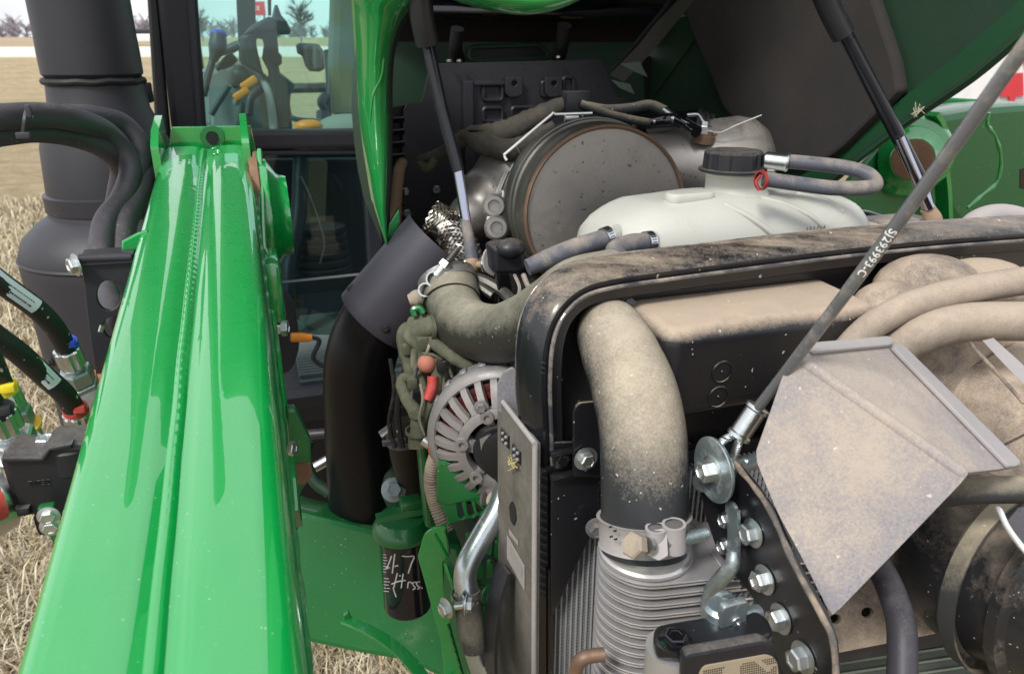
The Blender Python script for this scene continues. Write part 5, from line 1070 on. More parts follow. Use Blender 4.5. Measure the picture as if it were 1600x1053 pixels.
def oil_filter():
    ctr = P(634, 890, 1.16); o = V(ctr.x, ctr.y, 0); R = .0375
    def hz(v): d = D(634, v); q = o-EYE; k = (q.x*d.x+q.y*d.y)/(d.x*d.x+d.y*d.y); return (EYE+d*k).z
    z0, z1 = hz(950)+.004, hz(830); t = thing('oil_filter', 'gloss black spin on oil filter marked 47 Hrss in white paint pen', 'oil filter', o+Z*z0)
    mk('can', lathe(o, Z, [(z0, R*.80), (z0+.0015, R*.94), (z0+.004, R*.99), (z0+.008, R), (z1-.012, R), (z1-.008, R*1.05), (z1, R*1.05)], 48), m_filter, t)
    mk('green_head', lathe(o, Z, [(z1, R*1.08), (z1+.002, R*1.22), (z1+.012, R*1.24), (z1+.020, R*1.10), (z1+.028, R*.95), (z1+.030, R*.3), (z1+.030, 0)], 40), m_green2, t)
    mk('head_lug', [sweep([(-.010, -.004), (.010, -.004), (.008, .006), (-.008, .006)], [o+V(-R*1.0, -.01, z1+.028), o+V(0, 0, z1+.034), o+V(R*1.3, .01, z1+.036)], Z, 3)], m_green2, t)
    mk('head_boss', box(o+V(.012, .01, z1+.042), (.016, .014, .010), (A, B, Z), .004), m_green2, t)
    def on(u, v, off=.0004):
        d = D(u, v); ox, oy = EYE.x-o.x, EYE.y-o.y; a = d.x*d.x+d.y*d.y; b = ox*d.x+oy*d.y; r_ = R+off; c = ox*ox+oy*oy-r_*r_; disc = b*b-a*c
        if disc < 0: disc = 0
        return EYE+d*((-b-math.sqrt(disc))/a)
    st = [[(612, 868), (606, 884), (604, 887), (622, 883)], [(617, 865), (613, 895)], [(628, 868), (636, 869), (647, 869), (643, 880), (638, 895)],
          [(621, 895), (616, 915), (615, 920), (619, 932)], [(612, 912), (622, 908), (634, 906)], [(630, 896), (628, 910), (627, 918)], [(637, 918), (638, 910), (641, 909), (644, 911)],
          [(650, 909), (645, 910), (646, 914), (649, 918), (645, 921)], [(656, 908), (651, 910), (652, 914), (656, 917), (652, 920)]]
    for s in st: mk('pen_stroke', tube([on(*p) for p in s], .0010, 6, 6), m_white, t)
    mk('pen_dot', ball(on(625, 899), .0013, 8), m_white, t); mk('pen_dot', ball(on(659, 918), .0013, 8), m_white, t)
    sm = []
    for k in range(7):
        y = 866+k*4.5; sm.append(tube([on(599, y), on(603+(k % 3), y+.6)], .0005, 5, 1))
    for k in range(5): y = 903+k*5; sm.append(tube([on(600, y), on(607+(k % 2)*2, y+.8)], .0006, 5, 1))
    mk('printed_marks', sm, m_white, t, kind='stuff')
oil_filter()
def green_castings():
    t = thing('cross_beam', 'wide smooth green loader mount beam running under the engine', 'beam', T(.05, 1.25, -1.1))
    b = 1.38
    mk('web', plate([(430, 770), (462, 796), (600, 830), (720, 850), (770, 1100), (640, 1036), (560, 1022), (466, 1002), (430, 985)], P(560, 900, 1.42), (-B*.9+Z*.25-A*.1), .10, bev=.012), m_green2, t)
    s = thing('curved_strap', 'thin curved green strap sweeping down in front of the beam', 'strap', P(600, 1000, 1.15))
    mk('strap', sweep([(-.009, -.002), (.009, -.002), (.009, .002), (-.009, .002)], [P(540, 968, 1.2), P(560, 976, 1.17), P(596, 995, 1.12), P(630, 1022, 1.08), P(662, 1060, 1.04), P(690, 1110, 1.0)], Z, 10), m_green_hood, s)
    mk('end_tab', plate([(537, 962), (545, 956), (550, 968), (547, 980), (538, 976)], P(543, 968, 1.195), -B, .008, bev=.001, rnd=2), m_green2, s)
    g = thing('alternator_bracket', 'green cast guard bracket with vertical slots below the alternator', 'bracket', P(735, 850, .93))
    o = P(735, 800, .955); n = (-B-A*.25)
    mk('upper_ear', plate([(682, 742), (684, 726), (694, 720), (706, 724), (736, 752), (758, 780), (742, 779), (700, 790), (682, 780)], o, n, .010, bev=.002, rnd=3), m_green2, g)
    mk('slotted_face', plate([(682, 781), (742, 778), (770, 778), (800, 776), (800, 930), (740, 915), (702, 905), (700, 850), (694, 830), (700, 818), (698, 806)], o+B*.002, n, .008,
        holes=[round_poly(h, 3, 3) for h in ([(713, 782), (720, 782), (727, 808), (722, 812), (716, 806)], [(728, 780), (735, 780), (743, 806), (737, 809), (731, 803)], [(742, 778), (748, 778), (757, 802), (750, 804), (745, 798)],
        [(729, 838), (736, 838), (735, 858), (728, 858)], [(747, 882), (754, 882), (753, 905), (746, 905)], [(762, 880), (769, 880), (768, 902), (761, 902)], [(774, 850), (780, 850), (779, 872), (773, 872)], [(762, 842), (768, 842), (767, 866), (761, 866)])], bev=.001), m_green2, g)
    mk('top_shelf', slab([Pp(682, 780, o, n.normalized()), Pp(760, 776, o, n.normalized()), Pp(745, 770, o, n.normalized())+B*.03, Pp(690, 774, o, n.normalized())+B*.03], .006), m_green2, g)
    mk('post', plate([(655, 700), (672, 700), (690, 830), (667, 826)], P(670, 760, 1.02), -B, .03, bev=.006), m_green2, g)
    h = thing('lower_mount_plate', 'bright green folded mount plate right of the oil filter', 'bracket', P(690, 900, .95))
    o2 = P(690, 900, .99); n2 = (-B-A*.45+Z*.1)
    mk('folded_face', plate([(662, 835), (672, 826), (696, 822), (703, 868), (692, 878), (695, 930), (715, 1000), (735, 1100), (700, 1100), (688, 1000), (662, 905), (652, 870)], o2, n2, .007, bev=.0015, rnd=5), m_green, h)
    mk('crease', tube([Pp(678, 832, o2, n2.normalized()), Pp(698, 868, o2, n2.normalized())], .003, 8), m_green, h)
    o3 = P(715, 960, .93); n3 = (-A*.9-B*.7)
    mk('slotted_edge_strip', plate([(694, 880), (702, 882), (720, 940), (752, 1100), (738, 1100), (706, 985), (693, 930)], o3, n3, .006, holes=[round_poly([(697+k*3.7, 976+k*13), (699+k*3.7, 976+k*13), (705+k*3.7, 990+k*13), (703+k*3.7, 990+k*13)], 1, 2) for k in range(9)], bev=.0006), m_green2, h)
    mk('pale_edge', tube([Pp(695, 880, o3, n3.normalized())+(EYE-o3)*.004, Pp(712, 930, o3, n3.normalized())+(EYE-o3)*.004, Pp(732, 1000, o3, n3.normalized())+(EYE-o3)*.004, Pp(755, 1090, o3, n3.normalized())+(EYE-o3)*.004], .0022, 8), m_green, h)
    bolt(h, P(698, 949, .895), (-A-B*.4), .0090, m_zinc, flange=True, h=.8)
    k = thing('oil_cooler_pipe', 'bright steel coolant pipe bending down beside the radiator side panel', 'pipe', P(735, 960, .9))
    mk('pipe', tube([P(790, 760, .92), P(778, 795, .91), P(755, 835, .905), P(733, 875, .90), P(727, 900, .90), P(730, 930, .90), P(735, 965, .90), P(742, 1010, .91), P(765, 1080, .92)], .0145, 24, 8), m_steel, k)
    mk('rubber_joint', tube([P(729, 925, .90), P(733, 960, .90), P(738, 990, .90), P(743, 1010, .905)], .0165, 24, 6), m_rubber, k)
    mk('clip_band', lathe(P(728, 928, .90)-Z*.005, Z, [(0, .0172), (0, .0185), (.006, .0185), (.006, .0172)], 28, cap=False), m_zinc, k)
    mk('clip_bolt', tube([P(712, 946, .885), P(737, 943, .878)], .005, 12, 1), m_zinc, k); bolt(k, P(728, 944, .876), (A*.9-B*.4), .0085, m_zinc, flange=True, h=.8); mk('washer', lathe(P(723, 945, .878), A, [(0, .0120), (.002, .0120)], 20), m_zinc, k)
    mk('green_loop', tube([P(760, 940, .95), P(762, 925, .95), P(775, 915, .95), P(790, 912, .95)], .008, 10), m_green2, k)
    mk('green_loop_leg', tube([P(760, 940, .95), P(755, 1000, .96), P(760, 1060, .97)], .008, 10), m_green2, k)
    f = thing('fan_shroud_edge', 'curved black fan shroud edge rising beside the radiator side panel', 'shroud', P(775, 1000, .86))
    mk('edge', sweep([(-.02, -.002), (.02, -.002), (.02, .002), (-.02, .002)], [P(788, 885, .86), P(779, 915, .86), P(771, 955, .86), P(767, 1000, .87), P(768, 1060, .88)], A, 6), m_cap, f)
green_castings()
# ================================================================== RADIATOR PACK AND SHROUD
def radiator():
    aS = .228; n = -A
    t = thing('radiator_tank', 'tall dusty black radiator side channel with worn printed label', 'radiator frame', T(aS, .68, -1.0))
    mk('side_panel', plate([(777, 640), (785, 628), (836, 694), (834, 1110), (772, 1110), (778, 900)], T(aS, 0, 0), n, .006, bev=.001), mat('dusty_side_panel', (.05, .048, .046), .5, dust=.42, nk=.75, nsc=6, dcol=(.30, .275, .24), bump=.35, speck=.03, scol=(.05, .05, .05)), t)
    mk('side_panel_lip', tube([Pa(786, 628, aS-.001), Pa(836, 693, aS-.001)], .0028, 8), m_guardlip, t)
    mk('front_corner', tube([Pa(836, 694, aS), Pa(835, 900, aS), Pa(834, 1100, aS)], .0030, 10), m_guardlip, t)
    # two small square nut plates
    for (u, v) in ((788, 683), (806, 708)):
        mk('square_plate', plate([(u-6, v-16), (u+6, v-2), (u+6, v+18), (u-6, v+6)], T(aS-.002, 0, 0), n, .002, bev=.0004), m_cap, t)
        for dx, dy in ((-2.5, -6), (2.5, 0), (-2.5, 4), (2.5, 10)): mk('rivet', ball(Pa(u+dx, v+dy, aS-.004), .0022, 8), m_guard, t)
    mk('oval_hole', plate([(795, 790), (799, 782), (804, 792), (806, 812), (802, 822), (797, 812)], T(aS-.0015, 0, 0), n, .002, bev=.0004, rnd=3), m_seal, t)
    mk('printed_label', plate([(792, 836), (819, 884), (819, 922), (792, 872)], T(aS-.0012, 0, 0), n, .0006, bev=0), m_guardlip, t)
    mk('label_print', plate([(796, 852), (815, 888), (815, 902), (796, 866)], T(aS-.0020, 0, 0), n, .0004, bev=0), mat('faded_grey_print', (.30, .29, .28), .7), t)
    mk('printed_label', plate([(795, 826), (809, 846), (809, 852), (795, 834)], T(aS-.0012, 0, 0), n, .0006, bev=0), m_guardlip, t)
    mk('straw_bits', [tube([Pa(800+random.uniform(-8, 8), 722+random.uniform(-12, 14), aS-.004), Pa(800+random.uniform(-8, 8), 722+random.uniform(-12, 14), aS-.006)], .0006, 4, 1) for k in range(16)], mat('straw', (.55, .46, .22), .8), t, kind='stuff')
    # front black strip
    bF = .615
    mk('front_strip', plate([(836, 694), (861, 692), (862, 1110), (834, 1110)], T(0, bF, 0), -B, .02, bev=.002), m_gloss, t)
    mk('inner_strip', plate([(856, 890), (866, 890), (866, 1110), (856, 1110)], T(0, bF-.004, 0), -B, .02, bev=.002), m_black, t)
    mk('corner_gusset', plate([(861, 692), (936, 690), (936, 812), (900, 885), (864, 962), (861, 962)], T(0, bF-.006, 0), -B, .004, bev=.001), m_plastic, t)
    mk('clip_bar', [box(Pb(846, 733, bF-.004), (.010, .004, .003), (A, B, Z), .001)], m_black, t); mk('clip_bar', [box(Pb(885, 741, bF-.012), (.018, .003, .003), (A, B, Z), .001)], m_black, t); mk('clip_bar', [box(Pb(885, 705, bF-.012), (.018, .003, .0025), (A, B, Z), .001)], m_black, t)
    mk('tab_plate', plate([(896, 642), (904, 630), (925, 628), (960, 628), (960, 745), (896, 745)], T(0, bF-.018, 0), -B, .004, bev=.001, rnd=8), m_plastic, t)
    bolt(t, Pb(915, 716, bF-.020), -B, .0085, m_zinc, flange=True, h=.9, fl=1.5); bolt(t, Pb(879, 717, bF-.010), -B, .0075, m_gloss, flange=True, h=.35, fl=1.5)
    bolt(t, Pb(934, 825, bF-.02), -B-A*.4, .009, m_hose_blue, flange=True)
    # core
    c = thing('radiator_core', 'fine radiator core of wavy alloy fins between upright tubes', 'radiator', T(.45, .66, -1.0))
    b1 = bF+.012; top = -.45; bot = -.80; x0 = Pb(866, 950, b1); a0 = (x0-EYE).dot(A); pitch = .0064
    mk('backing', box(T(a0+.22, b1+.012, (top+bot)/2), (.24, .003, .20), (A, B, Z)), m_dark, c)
    fv = []; ff = []
    for k in range(68):
        a = a0+k*pitch
        if k < 20: mk('core_tube', box(T(a, b1, (top+bot)/2), (.0011, .006, .185), (A, B, Z), .0006, 1), m_fin, c)
        # zigzag
        nz_ = 150 if k < 24 else 90; b_ = len(fv)
        for i in range(nz_+1):
            z = top+.005-(i/nz_)*(top-bot+.01); aa = a+(.0010 if i % 2 else pitch-.0010); 
            fv.append(T(aa, b1-.005, z)); fv.append(T(aa, b1+.009, z))
        for i in range(nz_): q = b_+2*i; ff.append((q, q+1, q+3, q+2))
    mk('fins', (fv, ff), m_fin, c, smooth=False, kind='stuff', recalc=False)
    mk('core_tubes_right', [box(T(a0+k*pitch, b1, (top+bot)/2), (.0011, .006, .185), (A, B, Z)) for k in range(20, 68)], m_fin, c, kind='stuff')
    p = thing('rusty_pipe_stub', 'small rusty copper pipe hook at the bottom of the radiator core', 'pipe', P(905, 1040, .68)); mk('pipe', tube([P(905, 1090, .70), P(900, 1050, .69), P(908, 1030, .68), P(925, 1024, .68), P(945, 1022, .68)], .0065, 14), m_canrust, p)
radiator()
m_rimbead = mat('dusty_rim_highlight', (.05, .05, .06), .3, dust=.15, up=.3, nk=1.6, nsc=18, dcol=(.40, .35, .29), bump=.4, coat=.4)  # pale colour holds both the dust and the edge highlight of the rim
def shroud():
    t = thing('radiator_shroud', 'large glossy black dusty plastic shroud framing the radiator top', 'radiator shroud', T(.5, .64, -.6))
    # rim: swept section along left upright, corner and top
    L = [P(872, 700, .800), P(868, 640, .790), P(864, 580, .775), P(861, 530, .765), P(868, 487, .765), P(893, 458, .770), P(940, 438, .780), P(1010, 424, .795), P(1150, 403, .835), P(1300, 383, .885), P(1450, 367, .945), P(1620, 356, 1.02), P(1720, 350, 1.06)]
    # rim centre line sits at b ~ .67
    Lb = [Pb(846, 700, .645), Pb(844, 640, .645), Pb(842, 580, .646), Pb(846, 520, .650), Pb(862, 478, .655), Pb(894, 449, .660), Pb(940, 436, .662), Pb(1010, 426, .665), Pb(1150, 408, .668), Pb(1300, 390, .67), Pb(1450, 376, .67), Pb(1620, 364, .67), Pb(1740, 356, .67)]
    pts = catmull(Lb, 8); cen = T(.55, .66, -.42); n = len(pts); vs = []; fs = []
    prof = [(.000, -.030), (.010, -.034), (.017, -.028), (.020, -.010), (.0225, -.004), (.018, .003), (.021, .010), (.019, .018), (.014, .026), (.004, .036), (-.012, .040), (-.016, .036), (-.016, -.022), (-.012, -.030)]  # (outward, back)
    m = len(prof)
    for i, p in enumerate(pts):
        tg = (pts[min(i+1, n-1)]-pts[max(i-1, 0)]).normalized(); ow = (tg.cross(B)).normalized()
        if ow.dot(p-cen) < 0: ow = -ow
        for (x, y) in prof: vs.append(p+ow*x+B*y)
    for i in range(n-1):
        for k in range(m): a = i*m+k; b = i*m+(k+1) % m; fs.append((a, b, b+m, a+m))
    fs.append(tuple(range(m))); fs.append(tuple((n-1)*m+k for k in range(m)))
    mk('rim', (vs, fs), m_plastic, t, ang=55)
    for off_o, off_b, rr_ in ((.0015, -.0345, .0022), (.0200, .012, .0016)):
        q_ = []
        for i, p in enumerate(pts):
            tg = (pts[min(i+1, n-1)]-pts[max(i-1, 0)]).normalized(); ow = (tg.cross(B)).normalized()
            if ow.dot(p-cen) < 0: ow = -ow
            q_.append(p+ow*off_o+B*off_b)
        mk('rim_bead', tube(q_, rr_, 8, 1), m_rimbead, t)
    bw = .655
    mk('front_wall', plate([(850, 700), (850, 520), (868, 478), (905, 455), (1010, 436), (1300, 402), (1760, 372), (1900, 660), (936, 700)], T(0, bw, 0), -B, .006, bev=.001), m_plastic, t)
    # box bulge (battery/duct box) left part, dusty on top
    def bx(name, a0, a1, b0, b1, h0, h1, bev, m_, sl=0): 
        bm = bmesh.new(); bmesh.ops.create_cube(bm, size=2)
        for v in bm.verts:
            a = a1 if v.co.x > 0 else a0; b_ = b1 if v.co.y > 0 else b0; h = h1 if v.co.z > 0 else h0
            if v.co.z > 0 and v.co.y > 0: h += sl
            v.co = T(a, b_, h)
        bmesh.ops.bevel(bm, geom=bm.edges[:], offset=bev, segments=5, profile=.5, affect='EDGES'); r = [v.co.copy() for v in bm.verts], [tuple(v.index for v in f.verts) for f in bm.faces]; bm.free(); return mk(name, r, m_, t, ang=60)
    q = Pb(1045, 500, .565); a0 = (q-EYE).dot(A); q2 = Pb(1100, 652, .565); h0 = (q2-EYE).z; q3 = Pb(1120, 512, .565); h1 = (q3-EYE).z
    q4 = Pb(1385, 490, .565); a1 = (q4-EYE).dot(A)
    bx('front_box', a0, a1, .565, .67, h0, h1, .017, m_box, .004)
    for (u, v) in ((1128, 581), (1122, 620)):
        cc = Pb(u, v, .5645); mk('embossed_ring', lathe(cc, -B, [(0, .0118), (.0013, .0112), (.0013, .0104), (0, .0100)], 32, cap=False), m_plastic, t); mk('embossed_dot', ball(cc, .0016, 8), m_plastic, t)
    for k in range(3): mk('embossed_mark', tube([Pb(846-k*.2, 566+k*8, .6125), Pb(851-k*.2, 568+k*8, .6125)], .0007, 5, 1), m_plastic, t)
    # right part: dusty ledge and hump
    d = thing('dusty_duct', 'dust covered duct cover humps behind the tan guard plate', 'duct cover', T(.72, .62, -.35))
    mk('ledge', box(T(.86, .60, -.36), (.22, .07, .085), (A, B, Z), .03, 4), m_dustskin, d)
    def hump(nm, u, v, b, r, sc): mk(nm, ball(Pb(u, v, b), r, 28, sc), m_dustskin, d, ang=80)
    hump('hump', 1448, 452, .60, .062, (1.0, .8, .62)); hump('hump', 1530, 448, .60, .058, (1.1, .8, .55)); hump('hump', 1402, 478, .585, .05, (1.0, .8, .55))
    e = thing('air_cleaner', 'dust caked air cleaner canister under the two tan hoses', 'air cleaner', P(1530, 620, .6))
    axc = (P(1600, 720, .80)-P(1480, 560, .84)).normalized()
    mk('body', lathe(P(1490, 572, .86), axc, [(0, .04), (.01, .072), (.04, .078), (.08, .079), (.083, .084), (.09, .084), (.093, .079), (.17, .079), (.18, .06), (.185, 0)], 48), m_dustskin, e)
    mk('strap_ridge', tube([P(1516, 536, .655), P(1530, 552, .64), P(1560, 585, .62), P(1600, 630, .60)], .0016, 8), m_edgedust, e)
    mk('strap', loft([[P(1535, 532, .66), P(1552, 528, .66)], [P(1570, 570, .63), P(1590, 562, .63)], [P(1620, 620, .60), P(1640, 610, .60)]], False, False), m_guardlip, e)
    g = 'fat tan dusty hoses right of the guard plate'
    mk('dusty_hose', tube([P(1270, 620, .76), P(1335, 534, .76), P(1390, 492, .75), P(1450, 468, .75), P(1530, 450, .75), P(1620, 436, .76), P(1700, 425, .76)], .0145, 20, 8), m_hosed, label='upper tan dusty hose sweeping right from behind the guard plate', cat='hose', group=g)
    mk('dusty_hose', tube([P(1335, 620, .76), P(1398, 550, .76), P(1445, 520, .745), P(1510, 504, .74), P(1600, 502, .73), P(1700, 500, .73)], .0195, 20, 8), m_hosed, label='lower thicker tan dusty hose sweeping right above the air cleaner', cat='hose', group=g)
    h = thing('far_rim_pieces', 'dusty pale rounded lid and white hose behind the far shroud rim', 'cover', P(1400, 350, 1.15))
    mk('round_lid', ball(P(1395, 365, 1.12), .085, 24, (1.0, .7, .28)), m_dustskin, h)
    mk('pale_hose', tube([P(1500, 370, 1.1), P(1530, 343, 1.1), P(1570, 336, 1.1), P(1620, 350, 1.1)], .016, 16), m_guardlip, h)
    mk('pale_hose', tube([P(1520, 375, 1.07), P(1555, 355, 1.07), P(1600, 360, 1.07)], .014, 16), m_hosed, h)
    mk('blue_grey_block', box(P(1400, 352, 1.12), (.05, .03, .012), (A, B, Z), .008), m_hose_blue, h)
    mk('black_flange', plate([(1325, 325), (1360, 330), (1410, 345), (1400, 372), (1330, 372)], P(1360, 350, 1.2), -B, .02, bev=.003), m_gloss, h)
shroud()
def big_hose():
    t = thing('big_charge_hose', 'thick dusty rubber charge hose rising from its clamp into the shroud', 'hose', P(1005, 850, .68))
    mk('tube', tube([P(960, 520, .80), P(952, 515, .765), P(962, 538, .735), P(985, 592, .715), P(1002, 660, .70), P(1007, 740, .69), P(1006, 860, .695)], [.030, .0325, .0355, .0385, .0405, .0405, .0405, .0395], 56, 12), m_bighose, t, ang=75)
    mk('collar_seal', tube([P(955, 512, .79), P(953, 512, .775)], .038, 40, 1), m_gloss, t)
    p0 = P(1006, 805, .693); p1 = P(1007, 850, .695); ax = (p1-p0).normalized()
    c = thing('t_bolt_clamp', 'dust covered steel T bolt clamp round the foot of the big hose', 'clamp', p1)
    W = (p1-p0).length*1.0
    mk('band', lathe(p0, ax, [(0, .0405), (0, .0440), (.002, .0425), (W*.9, .0418), (W*.9+.002, .0432), (W*.9+.002, .0405)], 64, cap=False), m_guardlip, c)
    for (u, v) in ((954, 823), (961, 829), (955, 838), (962, 842)): mk('punched_slot', box(P(u, v, .652), (.0016, .0006, .0008), (A, B, Z), .0003, 1), m_dark, c)
    mk('tan_bolt_head', lathe(P(998, 853, .632), P(985, 851, .626)-P(1003, 854, .636), [(0, .0105), (.0015, .0115), (.009, .0115), (.011, .010)], 6), m_tan, c, ang=20)
    mk('bolt_collar', lathe(P(1015, 853, .638), P(985, 851, .626)-P(1003, 854, .636), [(0, .0075), (.006, .0075)], 16), m_zinc, c)
    for (u, v, r_) in ((1025, 838, .0095), (1053, 832, .0105)):
        mk('trunnion_loop', lathe(P(u, v-14, .645), P(u, v+34, .655)-P(u, v-14, .645), [(0, r_*.75), (0, r_), (.012, r_*.92), (.022, r_), (.026, r_), (.026, r_*.75)], 24, cap=False), m_guardlip, c)
        mk('trunnion_end', lathe(P(u, v-13, .645), P(u, v+34, .655)-P(u, v-14, .645), [(0.001, 0), (.001, r_*.8)], 20, cap=False), m_can, c)
    mk('trunnion_plate', plate([(1020, 828), (1042, 824), (1044, 868), (1030, 876), (1006, 866), (1012, 845)], P(1030, 850, .640), (EYE-P(1030, 850, .64)), .003, bev=.0006, rnd=3), m_guardlip, c)
    mk('threaded_rod', [tube([P(1040, 848, .645), P(1104, 833, .662)], .0052, 14, 1)]+[lathe(P(1062, 843, .650)+(P(1104, 833, .662)-P(1062, 843, .650))*(k/13), P(1104, 833, .662)-P(1040, 848, .645), [(0, .0052), (.0006, .0060), (.0012, .0052)], 14, cap=False) for k in range(13)], m_zincd, c, kind='stuff')
big_hose()
def stacked_cooler():
    t = thing('plate_cooler', 'stacked aluminium plate cooler with rounded header under the big hose', 'cooler', P(1010, 1053, .72))
    top = P(1009, 846, .705); o = V(top.x, top.y, 0); zt = top.z-.004
    mk('neck', lathe(o, Z, [(zt-.010, .040), (zt-.006, .0445), (zt-.003, .0445), (zt-.001, .042), (zt+.004, .042), (zt+.006, .0405), (zt+.02, .0405)], 56), m_alup, t)
    R = .0455; dirx = (A*.985-B*.17).normalized(); sd = dirx.cross(Z).normalized(); L_ = .20
    def stad(r, l, off=0):
        p = []
        for k in range(19): a = math.pi/2+math.pi*k/18; p.append((math.cos(a)*r, math.sin(a)*r))
        p += [(l, -r), (l, r)]; return p
    for k in range(16):
        z = zt-.010-k*.0115
        for dz, rr, th in ((0, R, .0016), (-.0036, R*.985, .0016)):
            vs, fs = plate2d(stad(rr, .070 if k % 2 == 0 else .078), [], th, .0006); mk('cooler_plate', ([o+dirx*v.x+sd*v.y+Z*(z+dz+v.z) for v in vs], fs), m_alup, t, ang=30)
        vs, fs = plate2d(stad(R*.86, .060), [], .0085, .002); mk('cooler_channel', ([o+dirx*v.x+sd*v.y+Z*(z-.0075+v.z) for v in vs], fs), m_canside, t, ang=40)  # darker than the plates: shade of the gaps put into the colour
        mk('cross_bar', box(o+dirx*.115+Z*(z+.0005), (.052, .038, .0012), (dirx, sd, Z), .0005, 1), m_alup, t)
        if k % 2 == 0 or True:
            fv = []; ff = []; n = 30
            for s_ in (.0385, -.0385):
                for i in range(n+1):
                    x = .072+i*.092/n; zz = z-.0022-(.0075 if i % 2 else 0); b_ = len(fv); fv += [o+dirx*x+sd*s_+Z*zz, o+dirx*x+sd*(s_*.55)+Z*zz]
                    if i: ff.append((b_-2, b_-1, b_+1, b_))
            mk('cooler_fins', (fv, ff), m_fin, t, smooth=False, kind='stuff', recalc=False)
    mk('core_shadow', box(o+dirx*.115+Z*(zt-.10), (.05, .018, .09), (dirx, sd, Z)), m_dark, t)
stacked_cooler()
# ================================================================== GUARD, BRACKET, CABLE, LOWER RIGHT
def guard():
    t = thing('guard_plate', 'tan dusty folded steel guard plate hanging over the lower right', 'guard', P(1300, 960, .557))
    p1, p2, p3 = P(1236, 556, .600), P(1510, 740, .565), P(1300, 962, .585); nL = (p2-p1).cross(p3-p1).normalized()
    def L(u, v): return Pp(u, v, p1, nL)
    q3 = P(1398, 531, .70); nU = (p2-L(1250, 548)).cross(q3-L(1250, 548)).normalized(); oU = L(1250, 548)
    def U(u, v): return Pp(u, v, oU, nU)
    th = .0032
    # one bent sheet: grid across the soft fold
    low = [L(1236, 556), L(1205, 640), L(1180, 710), L(1192, 755), L(1240, 850), L(1300, 962)]
    vs = []; fs = []
    def add_sheet(rows):
        b = len(vs); m = len(rows[0])
        for r in rows: vs.extend(r)
        for i in range(len(rows)-1):
            for k in range(m-1): a = b+i*m+k; fs.append((a, a+1, a+m+1, a+m))
    # build by polar fan between fold line F(s) and outer edges
    ns = 24
    lowpath = [L(1236, 556), L(1222, 590), L(1205, 640), L(1183, 702), L(1180, 712), L(1183, 725), L(1215, 800), L(1258, 880), L(1300, 962)]
    lp = catmull(lowpath, 3); lp = [lp[0].lerp(lp[0], 0)]+lp[1:]
    rightedge = [L(1510, 740)+(L(1300, 962)-L(1510, 740))*k for k in (0, 1)]
    M_ = 25
    def samp(path, n):
        ds = [0]
        for i in range(1, len(path)): ds.append(ds[-1]+(path[i]-path[i-1]).length)
        out = []
        for k in range(n):
            s = ds[-1]*k/(n-1); i = max(j for j in range(len(ds)) if ds[j] <= s+1e-9); i = min(i, len(path)-2); out.append(path[i].lerp(path[i+1], (s-ds[i])/max(1e-9, ds[i+1]-ds[i])))
        return out
    lowS = samp(lp, M_); 
    fold = samp([L(1250, 555), L(1508, 738)], M_)
    upS = samp([U(1262, 541), U(1395, 531)], M_)
    # lower face: rows from left edge path to right edge path
    leftS = samp([p for p in lp], M_); rightS = samp([L(1262, 560), L(1380, 644), L(1500, 730), L(1508, 740), L(1500, 752), L(1400, 858), L(1304, 960)], M_)
    rows = []
    for k in range(13): rows.append([leftS[i].lerp(rightS[i], k/12) for i in range(M_)])
    fold_i = 0
    # thick closed shell
    def shell(rows, nrm, name, mt, lab=None):
        m = len(rows[0]); n = len(rows); v1 = [p for r in rows for p in r]; v2 = [p-nrm*th for p in v1]; f = []
        N0 = len(v1)
        for i in range(n-1):
            for k in range(m-1): a = i*m+k; f.append((a, a+1, a+m+1, a+m)); f.append((a+N0, a+m+N0, a+m+1+N0, a+1+N0))
        for i in range(n-1):
            for k in (0, m-1): a = i*m+k; f.append((a, a+m, a+m+N0, a+N0))
        for k in range(m-1):
            for i in (0, n-1): a = i*m+k; f.append((a, a+1, a+1+N0, a+N0))
        return mk(name, (v1+v2, f), mt, t, ang=40, label=lab)
    if nL.dot(EYE-p1) < 0: nL = -nL
    if nU.dot(EYE-oU) < 0: nU = -nU
    # combined sheet: upper flange rows -> fold -> lower face as one surface
    upper = []
    foldL = samp([L(1244, 552), L(1380, 646), L(1512, 738)], M_); topL = samp([U(1258, 543), U(1396, 532), U(1402, 534), U(1500, 636), U(1592, 724), U(1590, 730)], M_)
    # upper face quad strip between the fold and the upper/right outline
    outl = samp([U(1246, 549), U(1258, 538), U(1330, 533), U(1396, 531), U(1404, 536), U(1500, 632), U(1590, 718), U(1594, 726), U(1560, 733), U(1522, 737)], 41)
    fo = samp([L(1244, 552), L(1512, 738)], 41)
    rows_u = [[fo[i].lerp(outl[i], k/8) for i in range(41)] for k in range(9)]
    shell(rows_u, nU, 'upper_face', m_guard)
    lo_out = samp([L(1240, 553), L(1222, 590), L(1205, 640), L(1182, 704), L(1180, 712), L(1184, 726), L(1215, 800), L(1258, 880), L(1298, 960), L(1303, 960), L(1400, 860), L(1500, 756), L(1512, 741)], 41)
    fo2 = samp([L(1244, 552), L(1512, 738)], 41)
    rows_l = [[fo2[i].lerp(lo_out[i], k/8) for i in range(41)] for k in range(9)]
    shell(rows_l, nL, 'lower_face', m_guard)
    bis = (nU+nL).normalized()
    mk('fold_bead', tube([p-bis*.0058 for p in samp([L(1246, 553), L(1508, 736)], 8)], .0060, 24, 2), m_guard, t)
    mk('flange_strip', plate([(1266, 541), (1270, 534), (1388, 524), (1396, 530), (1394, 538), (1274, 549)], oU+nU*.0045, nU, .004, bev=.0012, rnd=4), m_guardlip, t)
    mk('flange_strip', plate([(1394, 540), (1402, 535), (1414, 540), (1596, 720), (1592, 727), (1578, 728)], oU+nU*.0045, nU, .004, bev=.0012, rnd=5), m_guardlip, t)
guard()
